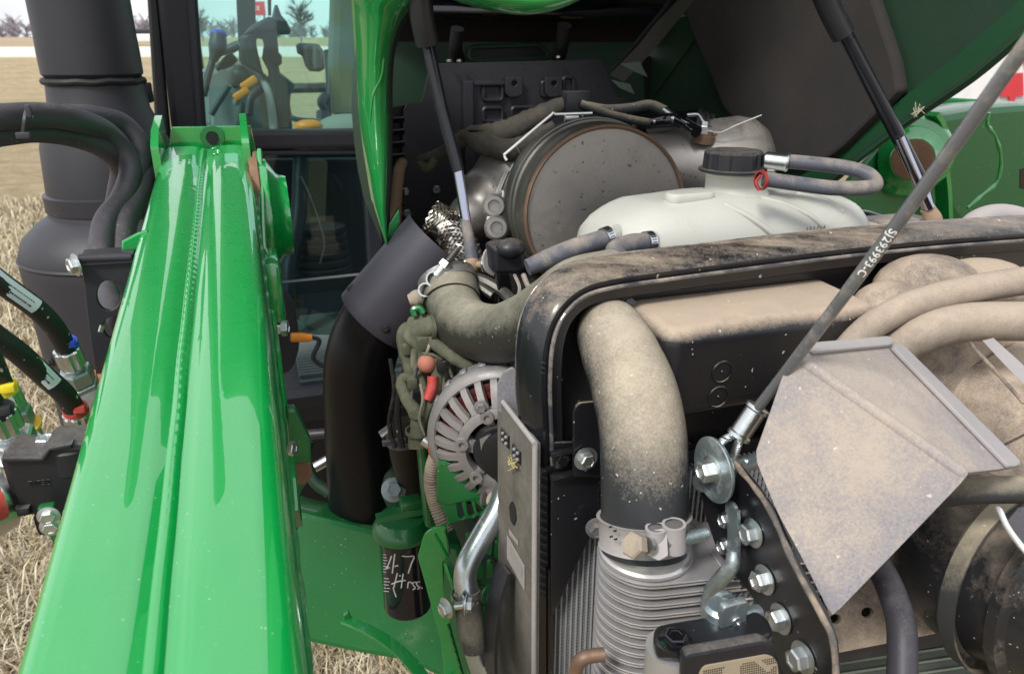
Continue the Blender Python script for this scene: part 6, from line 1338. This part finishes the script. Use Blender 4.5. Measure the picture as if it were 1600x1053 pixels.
def side_bracket():
    a0 = .366; n = -A; o = T(a0, 0, 0); t = thing('bolted_bracket', 'black steel bracket plate with a row of zinc flange bolts', 'bracket', T(a0, .4, -.6))
    out = [(1088, 690), (1110, 688), (1146, 722), (1178, 760), (1205, 800), (1240, 880), (1286, 962), (1300, 1000), (1308, 1100), (1240, 1100), (1205, 1010), (1190, 960), (1170, 925), (1150, 900), (1120, 860), (1100, 800), (1094, 760)]
    mk('plate', plate(out, o, n, .006, bev=.001, rnd=6), m_black, t)
    mk('dusty_edge', tube([Pa(1146, 722, a0-.0003), Pa(1178, 760, a0-.0003), Pa(1206, 802, a0-.0003), Pa(1240, 880, a0-.0003), Pa(1284, 962, a0-.0003), Pa(1302, 1005, a0-.0003), Pa(1308, 1090, a0-.0003)], .0026, 10, 10, ripple=lambda s: .35*mnoise.noise(V(s*60, 0, 0))), m_edgedust, t)
    mk('dust_sheet', plate([(1098, 730), (1112, 760), (1140, 800), (1138, 850), (1120, 856), (1108, 820)], T(a0+.03, 0, 0), n, .003, bev=.0008), m_dustskin, t)
    for i, (u, v, r) in enumerate(((1174, 832, .0090), (1192, 905, .0090), (1217, 966, .0090), (1252, 1027, .0094))):
        bolt(t, Pa(u+3, v, a0-.001), n, r, m_zinc, name='flange_bolt', spin=.3*i, h=1.0, fl=1.42)
    for (u, v) in ((1136, 812), (1134, 853)): bolt(t, Pa(u, v, a0-.006), n, .0066, m_zinc, name='small_bolt', spin=.4, h=.9, fl=1.2)
    w_ = thing('cable_washer', 'large round zinc washer and bolt anchoring the stay cable', 'washer', Pa(1118, 733, a0-.03))
    c = Pa(1118, 733, a0-.016); axw = n
    mk('disc', lathe(c, axw, [(0, 0), (0, .0285), (.0012, .0292), (.0030, .0292), (.0036, .0285), (.0036, 0)], 56), m_zincd, w_)
    bolt(w_, c+axw*.0036, axw, .0098, m_zinc, h=1.1, spin=.2, fl=1.35)
    mk('shank', lathe(c, -axw, [(0, .007), (.05, .007), (.052, .005)], 16), m_zincd, w_)
    mk('rear_nut', lathe(c-axw*.0, -axw, [(.012, .009), (.013, .010), (.020, .010), (.021, .009)], 6), m_zincd, w_)
    mk('spacer_lug', lathe(Pa(1098, 752, a0-.012), (n-B*.4), [(0, .0085), (.005, .0085), (.007, .006), (.007, 0)], 20), m_zincd, w_)
    s = thing('stop_stud', 'small threaded stud poking out right of the cable washer', 'stud', P(1165, 722, .66)); mk('stud', tube([P(1150, 720, .66), P(1170, 722, .655)], .0045, 14, 1), m_zincd, s)
    k = thing('bent_rod_stay', 'bent zinc plated rod flattened at the top and dropping to a clevis', 'rod', P(1115, 960, .60))
    def aP(u, v, off): return Pa(u, v, a0-off)
    mk('flat_end', sweep([(-.0075, -.0016), (.0075, -.0016), (.0075, .0016), (-.0075, .0016)], [aP(1146, 792, .010), aP(1147, 830, .009), aP(1146, 868, .009)], n, 3), m_zincd, k)
    mk('flat_end_top', lathe(aP(1146, 796, .008), n, [(0, .0078), (.0032, .0078)], 20), m_zincd, k)
    mk('rod', tube([aP(1147, 860, .009), aP(1144, 882, .012), aP(1130, 900, .016), aP(1114, 920, .020), aP(1107, 942, .022), aP(1106, 965, .022)], [.0058, .0068, .0072, .0072, .0070, .0066], 18, 8), m_zincd, k)
    q = thing('clevis_block', 'corroded zinc clevis with cross pin standing on the black tray', 'clevis', P(1125, 1000, .585))
    cb = P(1123, 968, .592)
    mk('barrel', lathe(cb-Z*.012, Z, [(-.008, .0145), (-.004, .0165), (.004, .0165), (.010, .0135), (.024, .013), (.027, .010), (.027, 0)], 28), m_zincd, q)
    mk('front_cheek', plate2world(cb-B*.010+A*.003+Z*.008, A, Z, B, round_poly([(-.011, -.018), (.013, -.018), (.013, .018), (-.011, .018)], .005), .007, .0015), m_zincd, q)
    mk('pin_hole', lathe(cb-B*.0138+A*.006+Z*.008, -B, [(0, .0048), (.0012, .0044), (.0012, .0026), (-.001, .0024), (-.001, 0)], 20), m_zinc, q)
    mk('rear_cheek', lathe(P(1132, 942, .600), -B, [(-.004, 0), (-.004, .010), (.001, .010), (.001, .004), (-.001, .0035), (-.001, 0)], 20), m_zincd, q)
    mk('cross_pin', tube([P(1140, 966, .59), P(1186, 956, .60)], .0062, 16, 1), m_zincd, q)
    mk('rusty_foot', lathe(P(1107, 985, .588)-Z*.004, Z, [(0, .008), (.010, .0075), (.012, .005)], 14), m_rust, q)
side_bracket()
def cable():
    ctr = [P(1172, 655, .640), P(1250, 548, .600), P(1320, 450, .560), P(1400, 340, .520), P(1480, 232, .482), P(1560, 128, .445), P(1640, 18, .41), P(1700, -64, .385)]
    t = thing('stay_cable', 'long clear sleeved stay cable with printed number running up to the right', 'cable', ctr[0])
    # straight cable through two end points
    p0, p1 = P(1178, 645, .640), P(1668, -22, .40); L_ = (p1-p0).length; ax = (p1-p0).normalized()
    r = .0047
    sag = lambda f: V(0, 0, -1)*.006*math.sin(math.pi*f)
    pts = [p0.lerp(p1, k/20)+sag(k/20) for k in range(21)]
    mk('sleeve', tube(pts, r, 28, 3), m_cable, t)
    mk('green_core', tube([p+(EYE-p).normalized()*.0034+(pts[4]-pts[3]).normalized()*.004 for p in pts[3:5]], [.0008, .0024, .0008], 10, 3), mat('faint_green_core', (.07, .15, .09), .4, coat=.5, var=.5), t)
    f0 = P(1152, 684, .648); f1 = P(1186, 634, .641); a2 = (f1-f0).normalized(); Lf = (f1-f0).length
    mk('ferrule', lathe(f0, a2, [(0, .0085), (.001, .0105), (.004, .0105), (.0055, .0092), (Lf-.0055, .0092), (Lf-.004, .0108), (Lf-.001, .0108), (Lf, .0085)], 32), m_zinc, t)
    def rope(pts_, rr, nm):
        pth = catmull(pts_, 10); fr = frames(pth); st = []
        for k in range(6):
            q = [];
            for i, p in enumerate(pth): a = i*.55+k*math.pi/3; q.append(p+fr[i][1]*math.cos(a)*rr*.6+fr[i][2]*math.sin(a)*rr*.6)
            st.append(tube(q, rr*.45, 6, 1))
        mk(nm, st, m_zinc, t, kind='stuff')
    rope([P(1156, 676, .647), P(1145, 680, .65), P(1128, 690, .655), P(1112, 712, .66)], .0038, 'wire_rope_loop')
    rope([P(1158, 678, .645), P(1152, 696, .648), P(1146, 716, .652), P(1140, 738, .658), P(1128, 748, .664)], .0038, 'wire_rope_loop')
    # printed number wrapped on the sleeve
    cu = bpy.data.curves.new('tmp', 'FONT'); cu.body = 'SJ293993-C'; cu.size = .0118; cu.resolution_u = 6; cu.space_character = 1.12; cu.offset = .00022
    ob = bpy.data.objects.new('tmp', cu); COL.objects.link(ob); me = bpy.data.meshes.new_from_object(ob)
    bm = bmesh.new(); bm.from_mesh(me); bmesh.ops.triangulate(bm, faces=bm.faces); bmesh.ops.subdivide_edges(bm, edges=bm.edges, cuts=1); V_ = [v.co.copy() for v in bm.verts]; F_ = [tuple(v.index for v in f.verts) for f in bm.faces]; bm.free()
    bpy.data.objects.remove(ob); bpy.data.curves.remove(cu); bpy.data.meshes.remove(me)
    x0, x1 = min(v.x for v in V_), max(v.x for v in V_); y0, y1 = min(v.y for v in V_), max(v.y for v in V_)
    def fpt(u, v):  # fraction along the cable nearest an image row
        best = min(range(2001), key=lambda k: abs(proj(p0.lerp(p1, k/2000))[1]-v)); return best/2000
    def proj(p): d = p-EYE; z = d.dot(CF); return 800+FPX*d.dot(X)/z, 526.5-FPX*d.dot(CU)/z
    fa, fb = fpt(0, 342), fpt(0, 414)   # S at the top, C at the bottom
    vs = []
    for v in V_:
        f = (v.x-x0)/(x1-x0); g = fa+(fb-fa)*f; c = p0.lerp(p1, g)+sag(g); toe = (EYE-c); toe = (toe-ax*toe.dot(ax)).normalized(); side = ax.cross(toe)
        ang = ((v.y-y0)/(y1-y0)-.5)*1.55 ; vs.append(c+(toe*math.cos(ang)+side*math.sin(ang)*(-1 if FLIP else 1))*(r+.0003))
    mk('printed_number', (vs, F_), m_white, t, smooth=False, recalc=False)
FLIP = False
cable()
def lower_right():
    t = thing('condenser_frame', 'black topped condenser frame with tan dusty mesh at the bottom', 'condenser', P(1120, 1060, .57))
    hT = (P(1060, 1003, .57)-EYE).z
    def H(u, v, dz=0): return Ph(u, v, hT+dz)
    x, y = A, B
    def top(pix): return [((H(u, v)-H(1060, 1003)).dot(A), (H(u, v)-H(1060, 1003)).dot(B)) for u, v in pix]
    pl = round_poly(top([(1020, 1005), (1022, 985), (1060, 978), (1180, 960), (1200, 975), (1210, 1000), (1180, 1010), (1065, 1028), (1026, 1022)]), .010, 6)
    mk('top_tray', plate2world(H(1060, 1003), A, B, Z, pl, .012, .003), m_black, t)
    c0 = H(1052, 1000)
    mk('alloy_side_tank', lathe(V(c0.x, c0.y, 0), Z, [((c0.z-.20), .0205), (c0.z-.006, .0205)], 40), m_alup, t)
    bolt(t, H(1055, 1000, .006), Z, .0085, m_gloss, name='pan_screw', flange=True, h=.5, fl=1.5)
    f0 = P(1075, 1040, .545); n = (-B*.96-A*.1).normalized()
    mk('black_frame', plate([(1068, 1030), (1075, 1022), (1195, 1000), (1214, 1012), (1240, 1100), (1068, 1120)], f0, n, .010, bev=.003, rnd=8), m_cap, t)
    mk('tan_mesh', plate([(1092, 1052), (1100, 1040), (1200, 1022), (1214, 1030), (1222, 1100), (1090, 1110)], f0+n*.0012, n, .001, bev=.0002, rnd=8), m_screen, t)
    hp = []
    nn_ = n
    for i in range(34):
        for j in range(8):
            u = 1100+i*3.4; v = 1048-i*.62+j*3.4
            if mnoise.noise(V(i*.11, j*.2, 0)) > -.12: hp.append(box(Pp(u, v, f0+n*.0014, n), (.00042, .0003, .00042), (A, n, Z)))
    mk('mesh_holes', hp, m_dark, t, smooth=False, kind='stuff')
    # crossmember with two holes
    c = thing('crossmember', 'dusty steel crossmember with two round holes behind the guard', 'frame', P(1400, 980, .8))
    o = P(1360, 960, .80); nC = (-B*.8+Z*.35)
    mk('face', plate([(1285, 880), (1340, 850), (1480, 850), (1620, 905), (1620, 925), (1490, 985), (1300, 1022)], o, nC, .006, holes=[circ(1306, 967, 9, 7.5), circ(1356, 957, 9.5, 8)], bev=.001), m_dustskin, c)
    mk('lower_lip', plate([(1290, 1022), (1490, 986), (1640, 960), (1640, 990), (1490, 1006), (1290, 1040)], o+nC.normalized()*(-.004), (-B), .006, bev=.001), m_shield, c)
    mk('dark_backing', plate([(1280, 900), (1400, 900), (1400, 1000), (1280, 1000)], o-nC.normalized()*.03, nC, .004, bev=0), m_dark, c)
    k = thing('black_hose', 'smooth black hose curving down in front of the crossmember', 'hose', P(1410, 1060, .62)); mk('hose', tube([P(1352, 850, .72), P(1382, 900, .69), P(1402, 950, .66), P(1410, 1000, .64), P(1408, 1110, .62)], .0122, 24, 8), m_hose, k)
    g = thing('lower_radiator_fins', 'grey green condenser fins running away below the crossmember', 'condenser', P(1450, 1030, .95))
    o = P(1450, 1030, .92); nG = (-B*.6+Z*.8)
    mk('sheet', plate([(1290, 1020), (1500, 985), (1660, 960), (1660, 1130), (1290, 1130)], o, nG, .004, bev=0), mat('green_grey_fin_sheet', (.075, .085, .065), .6, dust=.05, dcol=(.16, .16, .11), bump=1.0, bsc=500), g)
    for i in range(7):
        v0 = 1030+i*17; mk('fin_bar', tube([Pp(1290, v0+12, o, nG.normalized())+Z*.003, Pp(1660, v0-42, o, nG.normalized())+Z*.003], .0022, 6, 1), mat('fin_bar_%d' % 0, (.18, .20, .15), .5, metal=.4) if 'fin_bar_0' not in MATS else MATS['fin_bar_0'], g)
    # intake boot
    b = thing('intake_boot', 'big black ribbed intake boot caked with mud at the lower right edge', 'intake duct', P(1600, 1000, .62))
    c0 = P(1640, 930, .70); axb = (P(1700, 1010, .50)-c0).normalized()
    axb = ((EYE-c0).normalized()*.72+A*.55-Z*.35).normalized()
    mk('boot', lathe(c0, axb, [(-.10, .085), (-.045, .090), (-.040, .098), (-.032, .098), (-.028, .088), (-.012, .084), (.0, .086), (.004, .094), (.014, .094), (.018, .085), (.045, .080), (.075, .074), (.078, .055), (.078, 0)], 64), mat('mud_caked_rubber', (.018, .018, .020), .32, dust=-.12, up=.35, nk=1.25, nsc=13, dcol=(.30, .245, .19), bump=1.0, bsc=60, coat=.3, speck=.04), b)
    mk('band', lathe(c0, axb, [(-.036, .0985), (-.036, .101), (-.020, .101), (-.020, .0985)], 64, cap=False), m_rubber, b)
    mk('flap', plate([(1572, 812), (1590, 792), (1640, 780), (1640, 870), (1600, 868)], P(1600, 830, .60), (EYE-P(1600, 830, .6)), .004, bev=.001), m_shield, b)
    w_ = thing('thin_rod', 'thin bright steel rod hooking down at the right edge', 'rod', P(1600, 860, .55)); mk('rod', tube([P(1559, 795, .60), P(1563, 800, .595), P(1575, 825, .585), P(1600, 858, .57), P(1640, 900, .555)], .0024, 12), m_wire, w_)
    h = thing('dusty_pipe', 'dusty grey pipe running right from under the guard corner', 'pipe', P(1550, 765, .60)); mk('pipe', tube([P(1460, 775, .66), P(1500, 768, .65), P(1560, 765, .64), P(1700, 764, .62)], .0118, 24, 6), m_rubber, h)
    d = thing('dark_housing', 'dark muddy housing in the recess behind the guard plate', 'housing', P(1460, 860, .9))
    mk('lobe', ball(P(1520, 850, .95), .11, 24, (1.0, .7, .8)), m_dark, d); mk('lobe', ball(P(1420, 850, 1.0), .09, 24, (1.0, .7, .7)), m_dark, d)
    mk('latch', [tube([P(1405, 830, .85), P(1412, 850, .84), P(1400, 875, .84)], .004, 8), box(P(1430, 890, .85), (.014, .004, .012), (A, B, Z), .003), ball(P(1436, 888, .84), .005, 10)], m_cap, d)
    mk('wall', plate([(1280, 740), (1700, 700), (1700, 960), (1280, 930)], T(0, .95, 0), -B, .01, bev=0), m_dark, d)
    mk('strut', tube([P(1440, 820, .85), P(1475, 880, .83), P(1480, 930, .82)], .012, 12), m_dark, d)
lower_right()
def right_arm():
    t = thing('far_loader_arm', 'green loader arm casting with round pivot boss on the far side', 'loader arm', T(1.2, 1.5, -.9))
    b = 1.50
    mk('main_casting', plate([(1462, 195), (1475, 178), (1545, 166), (1600, 162), (1760, 165), (1760, 430), (1560, 400), (1490, 345), (1466, 300)], T(0, b, 0), -B, .14, bev=.02, rnd=10), m_green2, t)
    mk('upper_plate', plate([(1440, 190), (1475, 152), (1530, 155), (1600, 163), (1620, 200), (1470, 230)], T(0, b+.18, 0), -B, .02, bev=.003), m_green, t)
    mk('flange_plate', sweep([(-.006, -.02), (.006, -.02), (.006, .02), (-.006, .02)], [Pb(1455, 178, b-.10), Pb(1466, 200, b-.10), Pb(1470, 260, b-.10), Pb(1474, 300, b-.10), Pb(1476, 350, b-.10), Pb(1477, 400, b-.10)], B, 4), m_green, t)
    mk('web_plate', plate([(1340, 270), (1400, 205), (1455, 180), (1472, 250), (1474, 420), (1300, 420), (1300, 320)], T(0, b-.05, 0), -B, .02, bev=.003), m_green2, t)
    mk('weld_curve', tube([Pb(1545, 176, b-.142), Pb(1543, 195, b-.142), Pb(1556, 215, b-.142), Pb(1564, 250, b-.142), Pb(1557, 285, b-.142), Pb(1535, 305, b-.142), Pb(1512, 325, b-.142)], .0042, 8, 8, ripple=lambda s: .25*math.sin(s*900)), m_green, t)
    cB = Pb(1420, 245, b-.075); axB = (-B-A*.75).normalized()
    mk('pivot_boss', lathe(cB, axB, [(-.03, .10), (.0, .098), (.012, .090), (.016, .074), (.034, .072), (.040, .064), (.05, .050), (.055, .048)], 44), m_green, t)
    mk('rusty_pin', lathe(cB+axB*.05, axB, [(0, .047), (.006, .046), (.008, .040), (.008, .0)], 36), m_rust, t)
    mk('black_hole', plate([(1594, 265), (1602, 262), (1620, 300), (1594, 295)], T(0, b-.142, 0), -B, .002, bev=0), m_gloss, t)
    s = thing('straw_tuft', 'wisp of dry straw caught on the hood skirt edge', 'straw', P(1440, 170, 1.05))
    for k in range(9): mk('straw', tube([P(1438+random.uniform(-6, 4), 172+random.uniform(-3, 3), 1.05), P(1436+random.uniform(-14, 10), 166+random.uniform(-7, 8), 1.04), P(1432+random.uniform(-10, 18), 182+random.uniform(-14, 6), 1.04)], .0004, 5, 3), mat('dim_straw', (.40, .37, .28), .8) if 'dim_straw' not in MATS else MATS['dim_straw'], s)
right_arm()
# ================================================================== RAISED HOOD
def hood():
    t = thing('raised_hood', 'raised green hood with dark insulated underside over the engine bay', 'hood', T(.55, 1.6, .1))
    aR = .965; n = -A
    # right inner skirt
    lo = [(1000, 470), (1130, 380), (1240, 318), (1300, 282), (1350, 240), (1432, 180), (1520, 120), (1600, 52), (1700, -40), (1900, -200)]
    sk = [T(aR, (Pa(u, v, aR)-EYE).dot(B), (Pa(u, v, aR)-EYE).z) for u, v in lo]
    up = [T(aR, 2.2, .30), T(aR, 1.2, 1.15), T(aR, .2, 1.75)]
    poly = sk+up[::-1]
    vs2 = [((p-EYE).dot(B), (p-EYE).z) for p in poly]
    v_, f_ = plate2d(vs2, [], .006, .001); mk('right_skirt', ([T(aR+.004-v.z*1.0, v.x, v.y) for v in v_], f_), m_greenin, t)
    # rolled lower edge of that skirt
    mk('skirt_edge', tube([p-A*.004 for p in sk], .009, 10, 4), m_greenin, t)
    mk('skirt_lip_band', loft([[Pa(u, v, aR-.012), Pa(u2, v2, aR-.012)] for (u, v), (u2, v2) in zip([(1240, 318), (1300, 282), (1432, 180), (1520, 120), (1600, 52), (1700, -40)], [(1205, 300), (1275, 262), (1405, 158), (1490, 92), (1570, 22), (1670, -70)])], False, False), mat('green_skirt_band', (.010, .060, .024), .5, dust=-.3, nk=.5, dcol=(.10, .13, .09), bump=.1), t)
    mk('foam_pad', plate([(1085, -60), (1085, 30), (1127, 128), (1143, 168), (1212, 246), (1300, 252), (1330, 232), (1422, 142), (1414, 95), (1362, -60)], T(aR-.006, 0, 0), n, .022, bev=.006, rnd=8, back=False), m_foam, t)
    mk('panel_crease', tube([Pa(1010, 165, aR-.002), Pa(1080, 70, aR-.002), Pa(1140, -10, aR-.002)], .004, 8, 1), m_greenin, t)
    # roof underside: inner structure panel
    def TP(a, s): # point on hood plane: s metres along from hinge
        return T(a, 1.72-s*.70, .02+s*.72)
    def slabtop(name, a0, a1, s0, s1, off, m_, th=.004):
        up_ = (T(0, .72, .70)-EYE).normalized(); q = [TP(a0, s0)+up_*off, TP(a1, s0)+up_*off, TP(a1, s1)+up_*off, TP(a0, s1)+up_*off]
        return mk(name, slab(q, th, up_), m_, t)
    slabtop('outer_skin', .26, .98, -.06, 1.7, .05, m_green)
    slabtop('inner_panel', .28, .955, -.04, 1.62, .02, mat('sooty_brown_insulation', (.018, .016, .014), .95, dust=-.1, nk=.9, dcol=(.04, .035, .03), bump=1.0, bsc=120))
    mk('dark_recess', ball(TP(.62, .14), .16, 20, (1.3, .35, .3), (A, Z*.7-B*.7, Z*.7+B*.7)), m_gloss, t)
    for a_, s_ in ((.42, .0), (.62, .0), (.82, .0)): mk('cross_stiffener', tube([TP(a_-.1, .10)-Z*.02, TP(a_+.1, .10)-Z*.02], .022, 10, 1), m_gloss, t)
    mk('corner_rail', loft([[P(952, 118, 1.62), P(975, 128, 1.58)], [P(1000, 68, 1.50), P(1022, 78, 1.46)], [P(1052, 0, 1.36), P(1076, 12, 1.32)], [P(1090, -60, 1.25), P(1116, -46, 1.22)]], False, False), mat('olive_hood_rail', (.032, .031, .024), .8, bump=.4), t)
    mk('rail_gap', tube([P(958, 112, 1.62), P(1002, 60, 1.50), P(1046, 6, 1.37), P(1080, -50, 1.26)], .006, 8), m_seal, t)
    for poly_ in ([(968, 100), (1000, 97), (1012, 121), (990, 112)], [(955, 125), (985, 132), (992, 148), (968, 138)], [(1062, 18), (1072, 26), (1064, 28)]):
        mk('white_corner_flap', plate(poly_, T(0, 1.5, 0), (-B-A*.2), .002, bev=.0003), mat('grey_flap', (.05, .065, .06), .8) if 'grey_flap' not in MATS else MATS['grey_flap'], t)
    mk('clip', plate([(1100, 83), (1104, 74), (1107, 84)], T(aR-.012, 0, 0), n, .004, bev=.0005), m_guardlip, t)
    # left skirt lip: thick curved band
    L = [(646, -60, .93), (628, -10, .96), (607, 28, 1.0), (592, 75, 1.04), (583, 130, 1.08), (580, 200, 1.12), (585, 270, 1.15), (593, 330, 1.17), (604, 382, 1.19)]
    L = [(646, -60, .93), (628, -10, .96), (607, 28, 1.0), (592, 75, 1.04), (583, 130, 1.08), (580, 200, 1.12), (585, 270, 1.15), (593, 330, 1.17), (604, 382, 1.19)]
    E_ = [(553, 672), (553, 652), (555, 622), (557, 607), (558, 603), (563, 604), (573, 604), (584, 603), (601, 606)]
    out = []; mid = []; inn = []; bk = []
    for (u, v, tt), (e0, e1) in zip(L, E_):
        w_ = e1-e0; out.append(P(e0, v, tt+.05)); mid.append(P(e0+w_*.42, v, tt-.012)); inn.append(P(e1, v+2, tt+.012)); bk.append(P(e1+w_*.15, v+2, tt+.06))
    def cm(l): return catmull(l, 6)
    O, M_, I, K = cm(out), cm(mid), cm(inn), cm(bk); secs = []
    for o, m_, i, k in zip(O, M_, I, K):
        ring = []
        # rounded section through the four guides
        for a, b_, c, cnt in ((o, m_, i, 8),):
            for j in range(cnt+1): s = j/cnt; ring.append(a*(1-s)**2+(m_*1.0)*2*s*(1-s)+c*s*s)
        ring.append(i.lerp(k, .5)); ring.append(k); ring.append(k.lerp(o, .5)+B*.01); secs.append(ring)
    mk('left_skirt_lip', loft(secs), m_green_hood, t, ang=50)
    mk('lip_seal', tube([p for p in K], .004, 8, 1), m_seal, t)
    mk('left_skirt', loft([[P(u-6, v, tt+.05), P(u-6, v, tt+.05)+B*.42+A*.03] for (u, v, tt) in L], False, False), m_greenin, t)
    mk('lip_crease', tube([P(578, 190, 1.105), P(583, 150, 1.09), P(596, 120, 1.075), P(600, 90, 1.06)], .0018, 8), m_green_hood, t)
    mk('skirt_bottom_tab', plate([(608, 350), (624, 325), (626, 345), (612, 382), (604, 384)], P(612, 360, 1.22), -B, .01, bev=.002), m_green, t)
    # nose bulge overhead
    secs = []; 
    cen = [(690, -16, .80), (735, 2, .80), (780, 14, .80), (826, 20, .80), (870, 15, .80), (908, 0, .80), (950, -26, .80)]
    cen = catmull([P(*c) for c in cen], 5)
    for p in cen:
        d_ = B; u_ = Z; ring = []
        for k in range(16): a = 2*math.pi*k/16; ring.append(p+u_*(math.sin(a)*.014+.012)+d_*(math.cos(a)*.035+.02))
        secs.append(ring)
    mk('nose_lip', loft(secs), m_green_hood, t, ang=60)
    mk('nose_skin', loft([[p+Z*.02-B*.01 for p in cen], [p+Z*.10+B*.02 for p in cen], [p+Z*.25+B*.05 for p in cen], [p+Z*.88+B*.12 for p in cen]], False, False), m_green, t)
    mk('nose_inner', loft([[p+Z*.02+B*.05 for p in cen], [p+Z*.10+B*.10 for p in cen], [p+Z*.25+B*.15 for p in cen], [p+Z*.84+B*.20 for p in cen]], False, False), m_greenin, t)
hood()
# ================================================================== nest sub-parts under their parts, tidy
NEST = {'small_print': 'printed_label', 'label_print': 'printed_label', 'mat_rib': 'floor_mat', 'weld_bead': 'beam', 'corner_weld': 'beam', 'rivet': 'square_plate',
        'embossed_ring': 'front_box', 'embossed_dot': 'front_box', 'embossed_mark': 'front_wall', 'thread': 't_bolt', 'punched_slot': 'band', 'worm_slot': 'band', 'band_loop': 'band',
        'winding_band': 'winding', 'mesh_holes': 'tan_mesh', 'pressed_rib': 'plate', 'clip_bracket': 'plate', 'recess_frame': 'plate', 'pen_stroke': 'can', 'pen_dot': 'can', 'printed_marks': 'can',
        'moulded_rib': 'body', 'raised_pad': 'body', 'moulded_lettering': 'body|housing', 'spigot': 'body', 'slot': 'panel', 'slot_rim': 'panel', 'pin_hole': 'front_cheek|cross_plate', 'pin_hole_ring': 'cross_plate',
        'printed_number': 'sleeve', 'green_core': 'sleeve', 'skirt_lip_band': 'right_skirt', 'foam_pad': 'right_skirt', 'skirt_edge': 'right_skirt', 'panel_crease': 'right_skirt', 'lip_crease': 'left_skirt_lip',
        'lip_seal': 'left_skirt_lip', 'rusty_rim': 'end_plate|pivot_boss', 'rusty_pin': 'pivot_boss', 'stop_tab_wear': 'stop_tab', 'rail_edge': 'side_rail', 'rail_rust_edge': 'side_rail', 'crease': 'folded_face',
        'pale_edge': 'slotted_edge_strip', 'fold_bead': 'lower_face', 'dusty_edge': 'plate', 'stator_lug': 'stator_ring', 'spoke_boss': 'inner_ring', 'weld_curve': 'main_casting', 'handle_grip': 'door_handle',
        'window_seal': 'pillar', 'pillar_seal': 'pillar', 'pillar_trim': 'pillar', 'seam_bead': 'canister', 'straw_bits': 'side_panel', 'oval_hole': 'side_panel', 'clamp_strap': 'band_clamp', 'clip_band': 'pipe',
        'lettering': 'board', 'red_plug': 'end_disc', 'cover_lid': 'housing', 'trunnion_end': 'trunnion_loop', 'tie_wrap': 'branch'}
stem = lambda o: o.name.split('.')[0]
for root in [o for o in COL.objects if o.parent is None and o.type == 'EMPTY']:
    kids = list(root.children); by = {}
    for k in kids: by.setdefault(stem(k), k)
    for k in kids:
        for tgt in NEST.get(stem(k), '').split('|'):
            p = by.get(tgt)
            if p is not None and p is not k:
                mw = k.matrix_basis.copy(); k.parent = p; k.matrix_basis = p.matrix_basis.inverted() @ mw; break
for o in list(bpy.data.objects):
    if '_o' in o.keys(): del o['_o']
